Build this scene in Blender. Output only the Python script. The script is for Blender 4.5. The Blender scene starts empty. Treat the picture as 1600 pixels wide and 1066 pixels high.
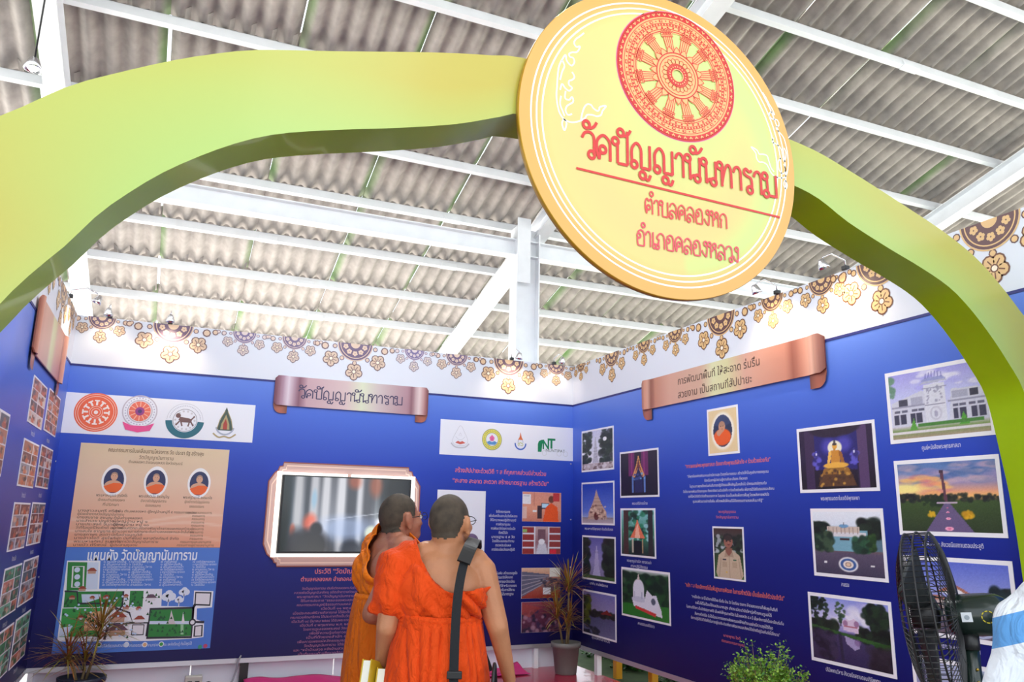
import bpy, bmesh, math, random
import numpy as np
from mathutils import Vector, Matrix, noise
from mathutils.geometry import tessellate_polygon
random.seed(7)
PI = math.pi
C = bpy.context.scene.collection

# ---------------------------------------------------------------- camera
F_PX = 1222.48
CAM = Vector((-4.098, -7.784, 1.505))
YAW, PITCH, ROLL = 0.4047, 0.2225, 0.0202
def _basis():
    cy, sy, cp, sp = math.cos(YAW), math.sin(YAW), math.cos(PITCH), math.sin(PITCH)
    f = Vector((sy*cp, cy*cp, sp)); r = Vector((cy, -sy, 0)); u = r.cross(f)
    cr, sr = math.cos(ROLL), math.sin(ROLL)
    return r*cr + u*sr, u*cr - r*sr, f
CR, CU, CF = _basis()
cam = bpy.data.objects.new('camera', bpy.data.cameras.new('camera'))
C.objects.link(cam)
cam.matrix_world = Matrix.Translation(CAM) @ Matrix((CR, CU, -CF)).transposed().to_4x4()
cam.data.sensor_width = 36; cam.data.lens = F_PX*36/1600
cam.data.clip_start = 0.05; cam.data.clip_end = 300
bpy.context.scene.camera = cam

# ---------------------------------------------------------------- sky, sun, added fill lights, exposure
sc = bpy.context.scene
sc.view_settings.view_transform = 'Standard'; sc.view_settings.look = 'None'
sc.view_settings.exposure = 0.1; sc.view_settings.gamma = 1; sc.view_settings.use_curve_mapping = False
w = bpy.data.worlds.new('sky'); sc.world = w; w.use_nodes = True
bg = w.node_tree.nodes['Background']
bg.inputs[0].default_value = (0.86, 0.93, 1.0, 1); bg.inputs[1].default_value = 2.0
sun = bpy.data.objects.new('sun', bpy.data.lights.new('sun', 'SUN')); C.objects.link(sun)
sun.data.energy = 17.0; sun.data.angle = 0.03; sun.data.color = (1, .96, .88)
sun.rotation_euler = (math.radians(-38), 0, math.radians(-12))
def added_fill(loc, sx, sy, e, rot=(0, 0, 0)):  # unseen area light added as fill, not a fitting of the hall
    l = bpy.data.objects.new('hall_lamp_light', bpy.data.lights.new('hall_lamp_light', 'AREA')); C.objects.link(l)
    l.data.shape = 'RECTANGLE'; l.data.size = sx; l.data.size_y = sy; l.data.energy = e
    l.data.color = (.95, .97, 1); l.location = loc; l.rotation_euler = rot
added_fill((-3.2, -8.6, 4.6), 1.2, 5.0, 22, (math.radians(35), 0, 0))  # added front fill from behind the camera
added_fill((-2.4, -3.0, 4.35), .6, 3.0, 72)  # added top fill over the booth, brightens walls and figures
added_fill((-9.3, 0.5, 3.6), 1.0, 7.0, 75, (0, math.radians(-105), 0))  # added side light, rakes the roof corrugations from off-frame left

# ---------------------------------------------------------------- helpers
def lin(c):
    c = np.asarray(c, float)
    return np.where(c <= 0.04045, c/12.92, ((np.maximum(c, 0)+0.055)/1.055)**2.4)
def col(*c):      # 0-255 sRGB -> linear
    return tuple(float(x) for x in lin([v/255 for v in c]))
def ray(px, py): return CR*((px-800)/F_PX) - CU*((py-533)/F_PX) + CF
def onY(px, py, Y): d = ray(px, py); return CAM + d*((Y-CAM.y)/d.y)
def onX(px, py, X): d = ray(px, py); return CAM + d*((X-CAM.x)/d.x)
def onZ(px, py, Z): d = ray(px, py); return CAM + d*((Z-CAM.z)/d.z)
W = 5.0; H0, H1, H2 = 0.231, 2.758, 3.204
def bw(p): q = onY(p[0], p[1], 0); return (q.x, q.z)
def rw(p): q = onX(p[0], p[1], 0); return (-q.y, q.z)
def lw(p): q = onX(p[0], p[1], -W); return (q.y, q.z)
BACK = (Vector((0, 0, 0)), Vector((1, 0, 0)), Vector((0, 0, 1)), Vector((0, -1, 0)))
RIGHT = (Vector((0, 0, 0)), Vector((0, -1, 0)), Vector((0, 0, 1)), Vector((-1, 0, 0)))
LEFT = (Vector((-W, 0, 0)), Vector((0, 1, 0)), Vector((0, 0, 1)), Vector((1, 0, 0)))

def mat(name, c, rough=.6, metal=0, spec=.5, noise_amt=0, noise_scale=8, bump=0, bump_scale=60, emit=None, estr=0, coat=0, trans=0):
    m = bpy.data.materials.new(name); m.use_nodes = True
    nt = m.node_tree; b = nt.nodes['Principled BSDF']
    b.inputs['Base Color'].default_value = (*c, 1); b.inputs['Roughness'].default_value = rough
    b.inputs['Metallic'].default_value = metal; b.inputs['Specular IOR Level'].default_value = spec
    b.inputs['Coat Weight'].default_value = coat
    if trans: b.inputs['Transmission Weight'].default_value = trans
    if emit: b.inputs['Emission Color'].default_value = (*emit, 1); b.inputs['Emission Strength'].default_value = estr
    if noise_amt or bump:
        tc = nt.nodes.new('ShaderNodeTexCoord')
    if noise_amt:
        n = nt.nodes.new('ShaderNodeTexNoise'); n.inputs['Scale'].default_value = noise_scale; n.inputs['Detail'].default_value = 6
        nt.links.new(tc.outputs['Object'], n.inputs['Vector'])
        r = nt.nodes.new('ShaderNodeMapRange'); r.inputs[1].default_value = .3; r.inputs[2].default_value = .7
        r.inputs[3].default_value = 1-noise_amt; r.inputs[4].default_value = 1+noise_amt*.5
        nt.links.new(n.outputs[0], r.inputs[0])
        mx = nt.nodes.new('ShaderNodeVectorMath'); mx.operation = 'SCALE'; mx.inputs[0].default_value = c
        nt.links.new(r.outputs[0], mx.inputs['Scale']); nt.links.new(mx.outputs[0], b.inputs['Base Color'])
    if bump:
        n2 = nt.nodes.new('ShaderNodeTexNoise'); n2.inputs['Scale'].default_value = bump_scale; n2.inputs['Detail'].default_value = 4
        nt.links.new(tc.outputs['Object'], n2.inputs['Vector'])
        bp = nt.nodes.new('ShaderNodeBump'); bp.inputs['Strength'].default_value = bump; bp.inputs['Distance'].default_value = .01
        nt.links.new(n2.outputs[0], bp.inputs['Height']); nt.links.new(bp.outputs[0], b.inputs['Normal'])
    return m
def print_mat(name, rough=.4, coat=0, emit=0, coarse=0):
    m = bpy.data.materials.new(name); m.use_nodes = True; nt = m.node_tree; b = nt.nodes['Principled BSDF']
    a = nt.nodes.new('ShaderNodeVertexColor'); a.layer_name = 'ink'
    nt.links.new(a.outputs[0], b.inputs['Base Color']); b.inputs['Roughness'].default_value = rough
    b.inputs['Coat Weight'].default_value = coat; b.inputs['Coat Roughness'].default_value = .12
    if emit:
        nt.links.new(a.outputs[0], b.inputs['Emission Color']); b.inputs['Emission Strength'].default_value = emit
    if coarse:
        tc = nt.nodes.new('ShaderNodeTexCoord'); n = nt.nodes.new('ShaderNodeTexNoise'); n.inputs['Scale'].default_value = 30
        nt.links.new(tc.outputs['Object'], n.inputs['Vector']); bp = nt.nodes.new('ShaderNodeBump')
        bp.inputs['Strength'].default_value = coarse; bp.inputs['Distance'].default_value = .004
        nt.links.new(n.outputs[0], bp.inputs['Height']); nt.links.new(bp.outputs[0], b.inputs['Normal'])
    return m
M_PRINT = print_mat('printed_vinyl', .42)
M_GLOSS = print_mat('glossy_print', .28, coat=.3)
M_ARCH = print_mat('painted_arch_face', .3, coat=.25, coarse=.04)
M_WHITE = mat('white_board', col(224, 229, 240), .5)
M_STEEL = mat('white_painted_steel', col(236, 239, 244), .45, noise_amt=.06, noise_scale=5)
M_BLACK = mat('black_plastic', (.012, .012, .014), .4)
M_ALU = mat('aluminium', col(200, 204, 210), .35, metal=.7)

def obj(name, data, m=None, parent=None, label=None, cat=None, group=None, kind=None):
    o = bpy.data.objects.new(name, data); C.objects.link(o)
    if m is not None and data is not None: data.materials.append(m)
    if parent is not None: o.parent = parent
    return tag(o, label, cat, group, kind)
def tag(o, label=None, cat=None, group=None, kind=None):
    if label: o['label'] = label
    if cat: o['category'] = cat
    if group: o['group'] = group
    if kind: o['kind'] = kind
    return o
def thing(name, loc, label, cat, group=None, rz=0):
    o = bpy.data.objects.new(name, None); C.objects.link(o); o.location = loc; o.rotation_euler.z = rz
    o.empty_display_size = .1
    return tag(o, label, cat, group)
def mesh_from(name, verts, faces, smooth=False):
    me = bpy.data.meshes.new(name); me.from_pydata([tuple(v) for v in verts], [], faces); me.update()
    if smooth: me.polygons.foreach_set('use_smooth', [True]*len(me.polygons))
    return me
def from_bm(name, bm, smooth=False):
    me = bpy.data.meshes.new(name); bm.to_mesh(me); bm.free()
    if smooth: me.polygons.foreach_set('use_smooth', [True]*len(me.polygons))
    return me
def add_box(bm, lo, hi, M=None, bevel=0):
    r = bmesh.ops.create_cube(bm, size=1)
    c = (Vector(lo)+Vector(hi))/2; s = Vector(hi)-Vector(lo)
    for v in r['verts']:
        v.co = Vector((v.co.x*s.x, v.co.y*s.y, v.co.z*s.z))+c
    if bevel:
        es = list({e for v in r['verts'] for e in v.link_edges})
        rr = bmesh.ops.bevel(bm, geom=es, offset=bevel, segments=2, affect='EDGES', profile=.5)
        vs = list({v for f in rr['faces'] for v in f.verts} | {v for v in r['verts'] if v.is_valid})
    else: vs = r['verts']
    if M: bmesh.ops.transform(bm, matrix=M, verts=vs)
    return vs
def box(name, lo, hi, m, parent=None, bevel=0, **k):
    bm = bmesh.new(); add_box(bm, lo, hi, None, bevel); return obj(name, from_bm(name, bm), m, parent, **k)
def rings(name, secs, m=None, parent=None, caps=True, smooth=True, **k):
    """loft closed rings (list of lists of points)"""
    n = len(secs[0]); vs = [p for s in secs for p in s]; fs = []
    for i in range(len(secs)-1):
        for j in range(n):
            a, b = i*n+j, i*n+(j+1) % n; fs.append((a, b, b+n, a+n))
    if caps: fs.append(tuple(reversed(range(n)))); fs.append(tuple(range((len(secs)-1)*n, len(secs)*n)))
    me = mesh_from(name, vs, fs, smooth)
    return obj(name, me, m, parent, **k) if m else me
def frame_of(d):
    d = d.normalized(); a = Vector((0, 0, 1)) if abs(d.z) < .9 else Vector((1, 0, 0))
    x = a.cross(d).normalized(); return x, d.cross(x)
def tube_rings(path, r, n=8):
    path = [Vector(p) for p in path]; secs = []
    x, y = frame_of(path[1]-path[0])
    for i, p in enumerate(path):
        t = (path[min(i+1, len(path)-1)]-path[max(i-1, 0)]).normalized()
        x = (x-t*x.dot(t)).normalized(); y = t.cross(x)
        rr = r[i] if isinstance(r, (list, tuple)) else r
        secs.append([p+x*math.cos(2*PI*k/n)*rr+y*math.sin(2*PI*k/n)*rr for k in range(n)])
    return secs
def add_tube(V, Fc, path, r, n=6):
    secs = tube_rings(path, r, n); o = len(V)
    for s in secs: V.extend(s)
    for i in range(len(secs)-1):
        for j in range(n):
            a, b = o+i*n+j, o+i*n+(j+1) % n; Fc.append((a, b, b+n, a+n))
    Fc.append(tuple(o+j for j in reversed(range(n)))); Fc.append(tuple(o+(len(secs)-1)*n+j for j in range(n)))
def tube(name, path, r, m, parent=None, n=10, **k): return rings(name, tube_rings(path, r, n), m, parent, **k)
def lathe(name, prof, m, parent=None, n=24, M=None, **k):
    secs = [[Vector((r*math.cos(2*PI*i/n), r*math.sin(2*PI*i/n), z)) for i in range(n)] for r, z in prof]
    if M: secs = [[M @ p for p in s] for s in secs]
    return rings(name, secs, m, parent, **k)

# ---- flat print: coloured polygons laid on a plane
def spline(pts, n=6, closed=False):
    P = [Vector(p) for p in pts]; out = []; N = len(P)
    rng = range(N) if closed else range(N-1)
    for i in rng:
        p0, p1, p2, p3 = (P[(i+k) % N] if closed else P[min(max(i+k, 0), N-1)] for k in (-1, 0, 1, 2))
        for j in range(n):
            t = j/n; out.append(.5*((2*p1)+(p2-p0)*t+(2*p0-5*p1+4*p2-p3)*t*t+(3*p1-p0-3*p2+p3)*t**3))
    if not closed: out.append(P[-1])
    return out
_text_cache = {}
def text_tris(s, bold=0.0):
    if (s, bold) in _text_cache: return _text_cache[(s, bold)]
    cu = bpy.data.curves.new('t', 'FONT'); cu.body = s; cu.size = 1; cu.resolution_u = 2; cu.offset = bold; cu.align_x = 'LEFT'
    o = bpy.data.objects.new('t', cu); C.objects.link(o)
    dg = bpy.context.evaluated_depsgraph_get(); me = bpy.data.meshes.new_from_object(o.evaluated_get(dg))
    me.calc_loop_triangles()
    v = np.array([p.co[:2] for p in me.vertices]).reshape(-1, 2); t = np.array([list(q.vertices) for q in me.loop_triangles]).reshape(-1, 3)
    bpy.data.objects.remove(o); bpy.data.curves.remove(cu); bpy.data.meshes.remove(me)
    _text_cache[(s, bold)] = (v, t); return v, t
class Flat:
    def __init__(s): s.v = []; s.f = []; s.c = []
    def poly(s, pts, c, L=1):
        pts = [Vector((p[0], p[1], 0)) for p in pts]; o = len(s.v)
        s.v += [(p.x, p.y, L) for p in pts]
        if len(pts) <= 4: s.f.append(tuple(range(o, o+len(pts)))); s.c.append(c); return
        for t in tessellate_polygon([pts]): s.f.append(tuple(o+i for i in t)); s.c.append(c)
    def rect(s, u0, v0, u1, v1, c, L=1): s.poly([(u0, v0), (u1, v0), (u1, v1), (u0, v1)], c, L)
    def disc(s, u, v, r, c, L=1, n=20, ry=None, a0=0, a1=2*PI):
        ry = ry or r; full = abs(a1-a0-2*PI) < 1e-6
        pts = [(u+r*math.cos(a0+(a1-a0)*i/n), v+ry*math.sin(a0+(a1-a0)*i/n)) for i in range(n+(0 if full else 1))]
        s.v += [(u, v, L)]; o = len(s.v); s.v += [(*p, L) for p in pts]; m = len(pts)
        for i in range(m if full else m-1): s.f.append((o-1, o+i, o+(i+1) % m)); s.c.append(c)
    def ring(s, u, v, r0, r1, c, L=1, n=36, a0=0, a1=2*PI, k=1.0):
        o = len(s.v)
        for i in range(n+1):
            a = a0+(a1-a0)*i/n
            s.v += [(u+r0*math.cos(a), v+r0*k*math.sin(a), L), (u+r1*math.cos(a), v+r1*k*math.sin(a), L)]
        for i in range(n): s.f.append((o+2*i, o+2*i+1, o+2*i+3, o+2*i+2)); s.c.append(c)
    def line(s, pts, wd, c, L=1, smooth=0, closed=False):
        P = [Vector((p[0], p[1])) for p in (spline([(*p[:2], 0) for p in pts], smooth, closed) if smooth else pts)]
        if closed: P = P+[P[0]]
        o = len(s.v); N = len(P)
        for i, p in enumerate(P):
            t = P[min(i+1, N-1)]-P[max(i-1, 0)]
            if closed and i in (0, N-1): t = P[1]-P[N-2]
            if t.length < 1e-9: t = Vector((1, 0))
            t.normalize(); n = Vector((-t.y, t.x))*wd/2
            s.v += [(p.x+n.x, p.y+n.y, L), (p.x-n.x, p.y-n.y, L)]
        for i in range(N-1): s.f.append((o+2*i, o+2*i+1, o+2*i+3, o+2*i+2)); s.c.append(c)
    def text(s, body, u, v, size, c, L=2, align='C', width=None, bold=0, squeeze=None):
        vv, tt = text_tris(body, bold)
        if len(vv) == 0: return
        x0, x1 = vv[:, 0].min(), vv[:, 0].max(); sx = size
        if width: sx = width/(x1-x0)
        dx = {'C': (x0+x1)/2, 'L': x0, 'R': x1}[align]
        o = len(s.v)
        s.v += [(u+(a-dx)*sx, v+b*size, L) for a, b in vv]
        for t in tt: s.f.append(tuple(int(o+i) for i in t)); s.c.append(c)
    def build(s, name, fr, parent=None, m=None, step=.0006, base=.0, **k):
        O, U, V, N = fr
        me = mesh_from(name, [O+U*a+V*b+N*(base+L*step) for a, b, L in s.v], s.f)
        at = me.color_attributes.new('ink', 'FLOAT_COLOR', 'CORNER')
        arr = np.ones((len(me.loops), 4), np.float32)
        cs = np.repeat(np.array(s.c, np.float32), [len(f) for f in s.f], axis=0); arr[:, :3] = cs
        at.data.foreach_set('color', arr.ravel())
        return obj(name, me, m or M_PRINT, parent, **k)
def grid_print(name, img, u0, v0, u1, v1, fr, parent, m=None, off=.001, **k):
    """img: H x W x 3 sRGB, printed onto a finely divided flat sheet"""
    Hh, Ww = img.shape[:2]; O, U, V, N = fr
    us = np.linspace(u0, u1, Ww); vs = np.linspace(v1, v0, Hh)
    uu, vv = np.meshgrid(us, vs)
    co = np.array(O+N*off)[None, None]+uu[..., None]*np.array(U)+vv[..., None]*np.array(V)
    idx = np.arange(Hh*Ww).reshape(Hh, Ww)
    q = np.stack([idx[1:, :-1], idx[1:, 1:], idx[:-1, 1:], idx[:-1, :-1]], -1).reshape(-1, 4)
    me = bpy.data.meshes.new(name); me.vertices.add(Hh*Ww); me.vertices.foreach_set('co', co.astype(np.float32).ravel())
    me.loops.add(q.size); me.loops.foreach_set('vertex_index', q.astype(np.int32).ravel())
    me.polygons.add(len(q)); me.polygons.foreach_set('loop_start', np.arange(0, q.size, 4, dtype=np.int32))
    me.update(calc_edges=True); me.validate()
    at = me.color_attributes.new('ink', 'FLOAT_COLOR', 'POINT'); a = np.ones((Hh*Ww, 4), np.float32)
    a[:, :3] = lin(np.clip(img, 0, 1)).reshape(-1, 3); at.data.foreach_set('color', a.ravel())
    return obj(name, me, m or M_PRINT, parent, **k)
class Pic:
    """tiny painter for the printed photographs; x, y in 0..1, y downwards; colours 0-255"""
    def __init__(s, w, h, c=(128, 128, 128), seed=1):
        s.w, s.h = w, h; s.a = np.ones((h, w, 3))*np.array(c)/255
        s.x, s.y = np.meshgrid((np.arange(w)+.5)/w, (np.arange(h)+.5)/h); s.r = np.random.RandomState(seed)
    def _put(s, m, c, a=1):
        m = (m*a)[..., None]; s.a = s.a*(1-m)+m*np.array(c)/255
    def vgrad(s, st, y0=0, y1=1):
        ys = [p[0] for p in st]; g = np.stack([np.interp(s.y, ys, [p[1][k]/255 for p in st]) for k in range(3)], -1)
        m = ((s.y >= y0) & (s.y <= y1))[..., None]; s.a = np.where(m, g, s.a)
    def ell(s, cx, cy, rx, ry, c, a=1, soft=.15):
        d = np.sqrt(((s.x-cx)/rx)**2+((s.y-cy)/ry)**2); s._put(np.clip((1-d)/soft+.5, 0, 1), c, a)
    def rect(s, x0, y0, x1, y1, c, a=1): s._put(((s.x >= x0) & (s.x < x1) & (s.y >= y0) & (s.y < y1))*1., c, a)
    def poly(s, pts, c, a=1):
        inside = np.zeros(s.x.shape, bool); n = len(pts)
        for i in range(n):
            (x0, y0), (x1, y1) = pts[i], pts[(i+1) % n]
            if y0 == y1: continue
            inside ^= ((y0 > s.y) != (y1 > s.y)) & (s.x < (x1-x0)*(s.y-y0)/(y1-y0)+x0)
        s._put(inside*1., c, a)
    def ln(s, x0, y0, x1, y1, wd, c, a=1):
        dx, dy = x1-x0, y1-y0; t = np.clip(((s.x-x0)*dx+(s.y-y0)*dy)/(dx*dx+dy*dy+1e-9), 0, 1)
        d = np.hypot(s.x-x0-t*dx, s.y-y0-t*dy); s._put(np.clip((wd/2-d)*s.w+.5, 0, 1), c, a)
    def blobs(s, n, x0, y0, x1, y1, cs, r, a=.85, asp=1):
        for _ in range(n):
            c = cs[s.r.randint(len(cs))]; q = r*s.r.uniform(.5, 1.3)
            s.ell(s.r.uniform(x0, x1), s.r.uniform(y0, y1), q, q*asp*s.w/s.h, c, a, .5)
    def tree(s, cx, y0, y1, wd, n=40, cs=((22, 40, 30), (34, 58, 36), (14, 26, 24)), trunk=(40, 34, 34)):
        s.ln(cx, (y0+y1)/2, cx, y1, .012, trunk)
        for _ in range(n):
            t = s.r.uniform(); k = math.sin(PI*min(1, t*.95+.12))
            q = wd*.16*s.r.uniform(.5, 1.2)
            s.ell(cx+s.r.uniform(-.5, .5)*wd*k, y0+(y1-y0)*.85*t, q, q*s.w/s.h, cs[s.r.randint(len(cs))], .85, .5)
    def grain(s, k=.03): s.a += s.r.randn(s.h, s.w, 1)*k*.55
    def img(s): return s.a
# ================================================================ STRUCTURE
M_WALLP = print_mat('laminated_wall_print', .38)
M_WALLP.node_tree.nodes['Principled BSDF'].inputs['Specular IOR Level'].default_value = .3
# ---- ground and floor
NAVY = [(0, col(22, 18, 80)), (.18, col(20, 24, 104)), (.42, col(22, 36, 134)), (.68, col(42, 72, 188)), (.88, col(76, 112, 216)), (1, col(100, 136, 228))]
def lerp_stops(st, t):
    for (a, ca), (b, cb) in zip(st, st[1:]):
        if t <= b: k = (t-a)/(b-a); return tuple(x+(y-x)*k for x, y in zip(ca, cb))
    return st[-1][1]
box('ground_outside', (-40, -30, -.25), (40, 40, -.06), mat('trodden_yard', (.62, .62, .56), .9, noise_amt=.2, noise_scale=1.5), kind='structure')
box('garden_ground', (.08, -7, -.08), (5, 6, -.02), mat('dark_grass', col(52, 74, 34), .9, noise_amt=.35, noise_scale=9), kind='structure')
box('floor_bounce_slab', (-14, .3, -.08), (.08, 14, -.03), mat('pale_bounce_slab', (.80, .78, .76), .8, noise_amt=.08, noise_scale=2), kind='structure')  # unseen pale slab added to bounce sunlight up onto the far roof
box('floor_hall', (-14, -13, -.08), (.08, 0, -.012), mat('hall_concrete', (.22, .22, .21), .6, noise_amt=.12, noise_scale=2), kind='structure')
box('floor', (-5.3, -4.9, -.012), (.06, .3, 0), mat('red_carpet_vinyl', col(176, 22, 62), .25, noise_amt=.12, noise_scale=4, coat=.3), kind='structure')

# ---- booth walls: printed boards with white fascia above
def booth_wall(name, fr, u0, u1, thick=.05, yend=None):
    O, U, V, N = fr
    bm = bmesh.new(); add_box(bm, (0, 0, 0), (1, 1, 1))
    A, B = O+U*u0+V*H0, O+U*u1+V*H2
    for v in bm.verts:
        v.co = O+U*(u0+(u1-u0)*v.co.x)+V*(H0+(H2-H0)*v.co.z)-N*(thick*v.co.y+.0)
    bmesh.ops.recalc_face_normals(bm, faces=bm.faces[:])
    wall = obj(name, from_bm(name, bm), M_WHITE, kind='structure')
    F = Flat(); n = 24
    # blue printed field, graded by the print itself
    o = []
    F.v = []; vs = np.linspace(H0, H1, n+1)
    me_v = []; me_f = []; cols = []
    for z in vs: me_v += [O+U*u0+V*z+N*.0015, O+U*u1+V*z+N*.0015]
    for i in range(n): me_f.append((2*i, 2*i+1, 2*i+3, 2*i+2))
    me = mesh_from('blue_print', me_v, me_f); at = me.color_attributes.new('ink', 'FLOAT_COLOR', 'POINT')
    a = np.ones((2*(n+1), 4), np.float32)
    for i, z in enumerate(vs): a[2*i:2*i+2, :3] = lerp_stops(NAVY, (z-H0)/(H1-H0))
    at.data.foreach_set('color', a.ravel()); obj('blue_print', me, M_WALLP, wall)
    # dark edging strip between blue print and fascia
    bm = bmesh.new(); add_box(bm, (0, 0, 0), (1, 1, 1))
    for v in bm.verts: v.co = O+U*(u0+(u1-u0)*v.co.x)+V*(H1-.014+.018*v.co.z)+N*(.006*v.co.y)
    bmesh.ops.recalc_face_normals(bm, faces=bm.faces[:])
    obj('edging_strip', from_bm('edging_strip', bm), mat('navy_edge', col(34, 40, 120), .5), wall)
    # aluminium bottom rail with bolts
    bm = bmesh.new(); add_box(bm, (0, 0, 0), (1, 1, 1))
    for v in bm.verts: v.co = O+U*(u0+(u1-u0)*v.co.x)+V*(H0-.035+.04*v.co.z)+N*(-thick+(thick+.008)*v.co.y)
    bmesh.ops.recalc_face_normals(bm, faces=bm.faces[:])
    obj('bottom_rail', from_bm('bottom_rail', bm), M_ALU, wall)
    return wall
wall_back = booth_wall('wall_back', BACK, -W, 0)
wall_right = booth_wall('wall_right', RIGHT, 0, 6.6)
wall_left = booth_wall('wall_left', LEFT, -4.9, 0)
def bolt(fr, u, v, parent):
    O, U, V, N = fr
    p = O+U*u+V*v; tube('bolt', [p, p+N*.006], .008, M_ALU, parent, n=8)
for u in (-4.9, -4.1, -3.55, -2.7, -1.9, -1.0): bolt(BACK, u, H0-.012, wall_back)
for v in (.6, 1.0, 1.5, 2.1): bolt(BACK, -.025, v, wall_back)
for v in (.45, .95, 1.4, 1.9): bolt(LEFT, -.05, v, wall_left)

# ---- skirting below the back boards: white backing panels and legs
for i, (a, b) in enumerate(((-4.95, -3.75), (-3.74, -2.5), (-2.49, -1.3), (-1.29, -.12))):
    box('baseboard_back' if i == 0 else 'baseboard_back.%03d' % i, (a, .055, .0), (b, .065, H0-.0), M_WHITE, kind='structure')
for i, (x, c, wd) in enumerate(((-3.30, M_BLACK, .07), (-.42, M_STEEL, .05), (-.05, M_STEEL, .05), (-4.96, M_STEEL, .04), (-2.35, M_STEEL, .04))):
    box('board_leg', (x-wd/2, .0, 0), (x+wd/2, .05, H0-.03), c, wall_back)
for y in (-.5, -2.15, -3.8, -5.4):
    box('board_leg', (.0, y-.03, 0), (.05, y+.03, H0-.03), M_STEEL, wall_right)
for y in (-.6, -2.4, -4.4):
    box('board_leg', (-W-.05, y-.03, 0), (-W, y+.03, H0-.03), M_STEEL, wall_left)
box('baseboard_left', (-W-.1, -4.9, 0), (-W-.08, 0, H0+.02), M_WHITE, kind='structure')

# ---- open roof: fibre-cement sheets on steel
SL = .265; ZR = 5.127
ANG = -math.atan(SL)
ceiling = obj('ceiling', None, kind='structure')
# fascia board at eave, drawn as the roof's own mesh holder
PY = [-10.0, -9.1, -8.2, -7.3, -6.4, -5.5, -4.6, -3.73, -2.93, -2.13, -1.27, -.25, .65, 1.62, 2.50, 3.36, 4.22, 5.1]
def sheet_mat():
    m = bpy.data.materials.new('weathered_fibre_cement'); m.use_nodes = True; nt = m.node_tree; b = nt.nodes['Principled BSDF']
    tc = nt.nodes.new('ShaderNodeTexCoord'); oi = nt.nodes.new('ShaderNodeObjectInfo')
    n = nt.nodes.new('ShaderNodeTexNoise'); n.inputs['Scale'].default_value = 9; n.inputs['Detail'].default_value = 5
    geo = nt.nodes.new('ShaderNodeNewGeometry'); nt.links.new(geo.outputs['Position'], n.inputs['Vector'])
    cr = nt.nodes.new('ShaderNodeValToRGB'); nt.links.new(n.outputs[0], cr.inputs[0])
    cr.color_ramp.elements[0].position = .3; cr.color_ramp.elements[0].color = (.35, .315, .295, 1)
    cr.color_ramp.elements[1].position = .7; cr.color_ramp.elements[1].color = (.47, .425, .40, 1)
    # green algae streaks near the side laps
    sx = nt.nodes.new('ShaderNodeSeparateXYZ'); nt.links.new(tc.outputs['Object'], sx.inputs[0])
    ab = nt.nodes.new('ShaderNodeMath'); ab.operation = 'ABSOLUTE'; nt.links.new(sx.outputs[0], ab.inputs[0])
    mr = nt.nodes.new('ShaderNodeMapRange'); nt.links.new(ab.outputs[0], mr.inputs[0])
    mr.inputs[1].default_value = .44; mr.inputs[2].default_value = .50; mr.inputs[3].default_value = 0; mr.inputs[4].default_value = 1
    gt = nt.nodes.new('ShaderNodeMath'); gt.operation = 'GREATER_THAN'; gt.inputs[1].default_value = .62; nt.links.new(oi.outputs['Random'], gt.inputs[0])
    n2 = nt.nodes.new('ShaderNodeTexNoise'); n2.inputs['Scale'].default_value = 2.2; nt.links.new(geo.outputs['Position'], n2.inputs['Vector'])
    mu = nt.nodes.new('ShaderNodeMath'); mu.operation = 'MULTIPLY'; nt.links.new(mr.outputs[0], mu.inputs[0]); nt.links.new(gt.outputs[0], mu.inputs[1])
    mu2 = nt.nodes.new('ShaderNodeMath'); mu2.operation = 'MULTIPLY'; nt.links.new(mu.outputs[0], mu2.inputs[0]); nt.links.new(n2.outputs[0], mu2.inputs[1])
    mx = nt.nodes.new('ShaderNodeMix'); mx.data_type = 'RGBA'; nt.links.new(mu2.outputs[0], mx.inputs['Factor'])
    nt.links.new(cr.outputs[0], mx.inputs['A']); mx.inputs['B'].default_value = (.10, .30, .04, 1)
    nt.links.new(mx.outputs['Result'], b.inputs['Base Color']); b.inputs['Roughness'].default_value = .85
    n3 = nt.nodes.new('ShaderNodeTexNoise'); n3.inputs['Scale'].default_value = 60; nt.links.new(tc.outputs['Object'], n3.inputs['Vector'])
    bp = nt.nodes.new('ShaderNodeBump'); bp.inputs['Strength'].default_value = .15; bp.inputs['Distance'].default_value = .004
    nt.links.new(n3.outputs[0], bp.inputs['Height']); nt.links.new(bp.outputs[0], b.inputs['Normal'])
    return m
M_SHEET = sheet_mat()
PITCHW = .178; NW = 6; SW = PITCHW*NW
def sheet_mesh(L, drop=.02):
    seg = 8*NW; top = []; vs = []; fs = []
    for layer, th in ((0, 0), (1, .007)):
        for j, yy in enumerate((-L/2, L/2)):
            for i in range(seg+1):
                x = -SW/2+SW*i/seg - .004*0
                z = .034*math.cos(2*PI*NW*i/seg)+th+(drop if j == 0 else 0)
                vs.append((x*.992, yy, z))
    n = seg+1
    for i in range(seg):
        fs.append((i, i+n, i+n+1, i+1)); a = 2*n; fs.append((a+i, a+i+1, a+i+n+1, a+i+n))
        fs.append((i, i+1, a+i+1, a+i)); fs.append((n+i, a+n+i, a+n+i+1, n+i+1))
    fs.append((0, 2*n, 3*n, n)); fs.append((n-1, 2*n-1, 4*n-1, 3*n-1))
    return mesh_from('roof_sheet', vs, fs, True)
sheets = {}
def roofz(y): return ZR-SL*y
k = 0
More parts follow.
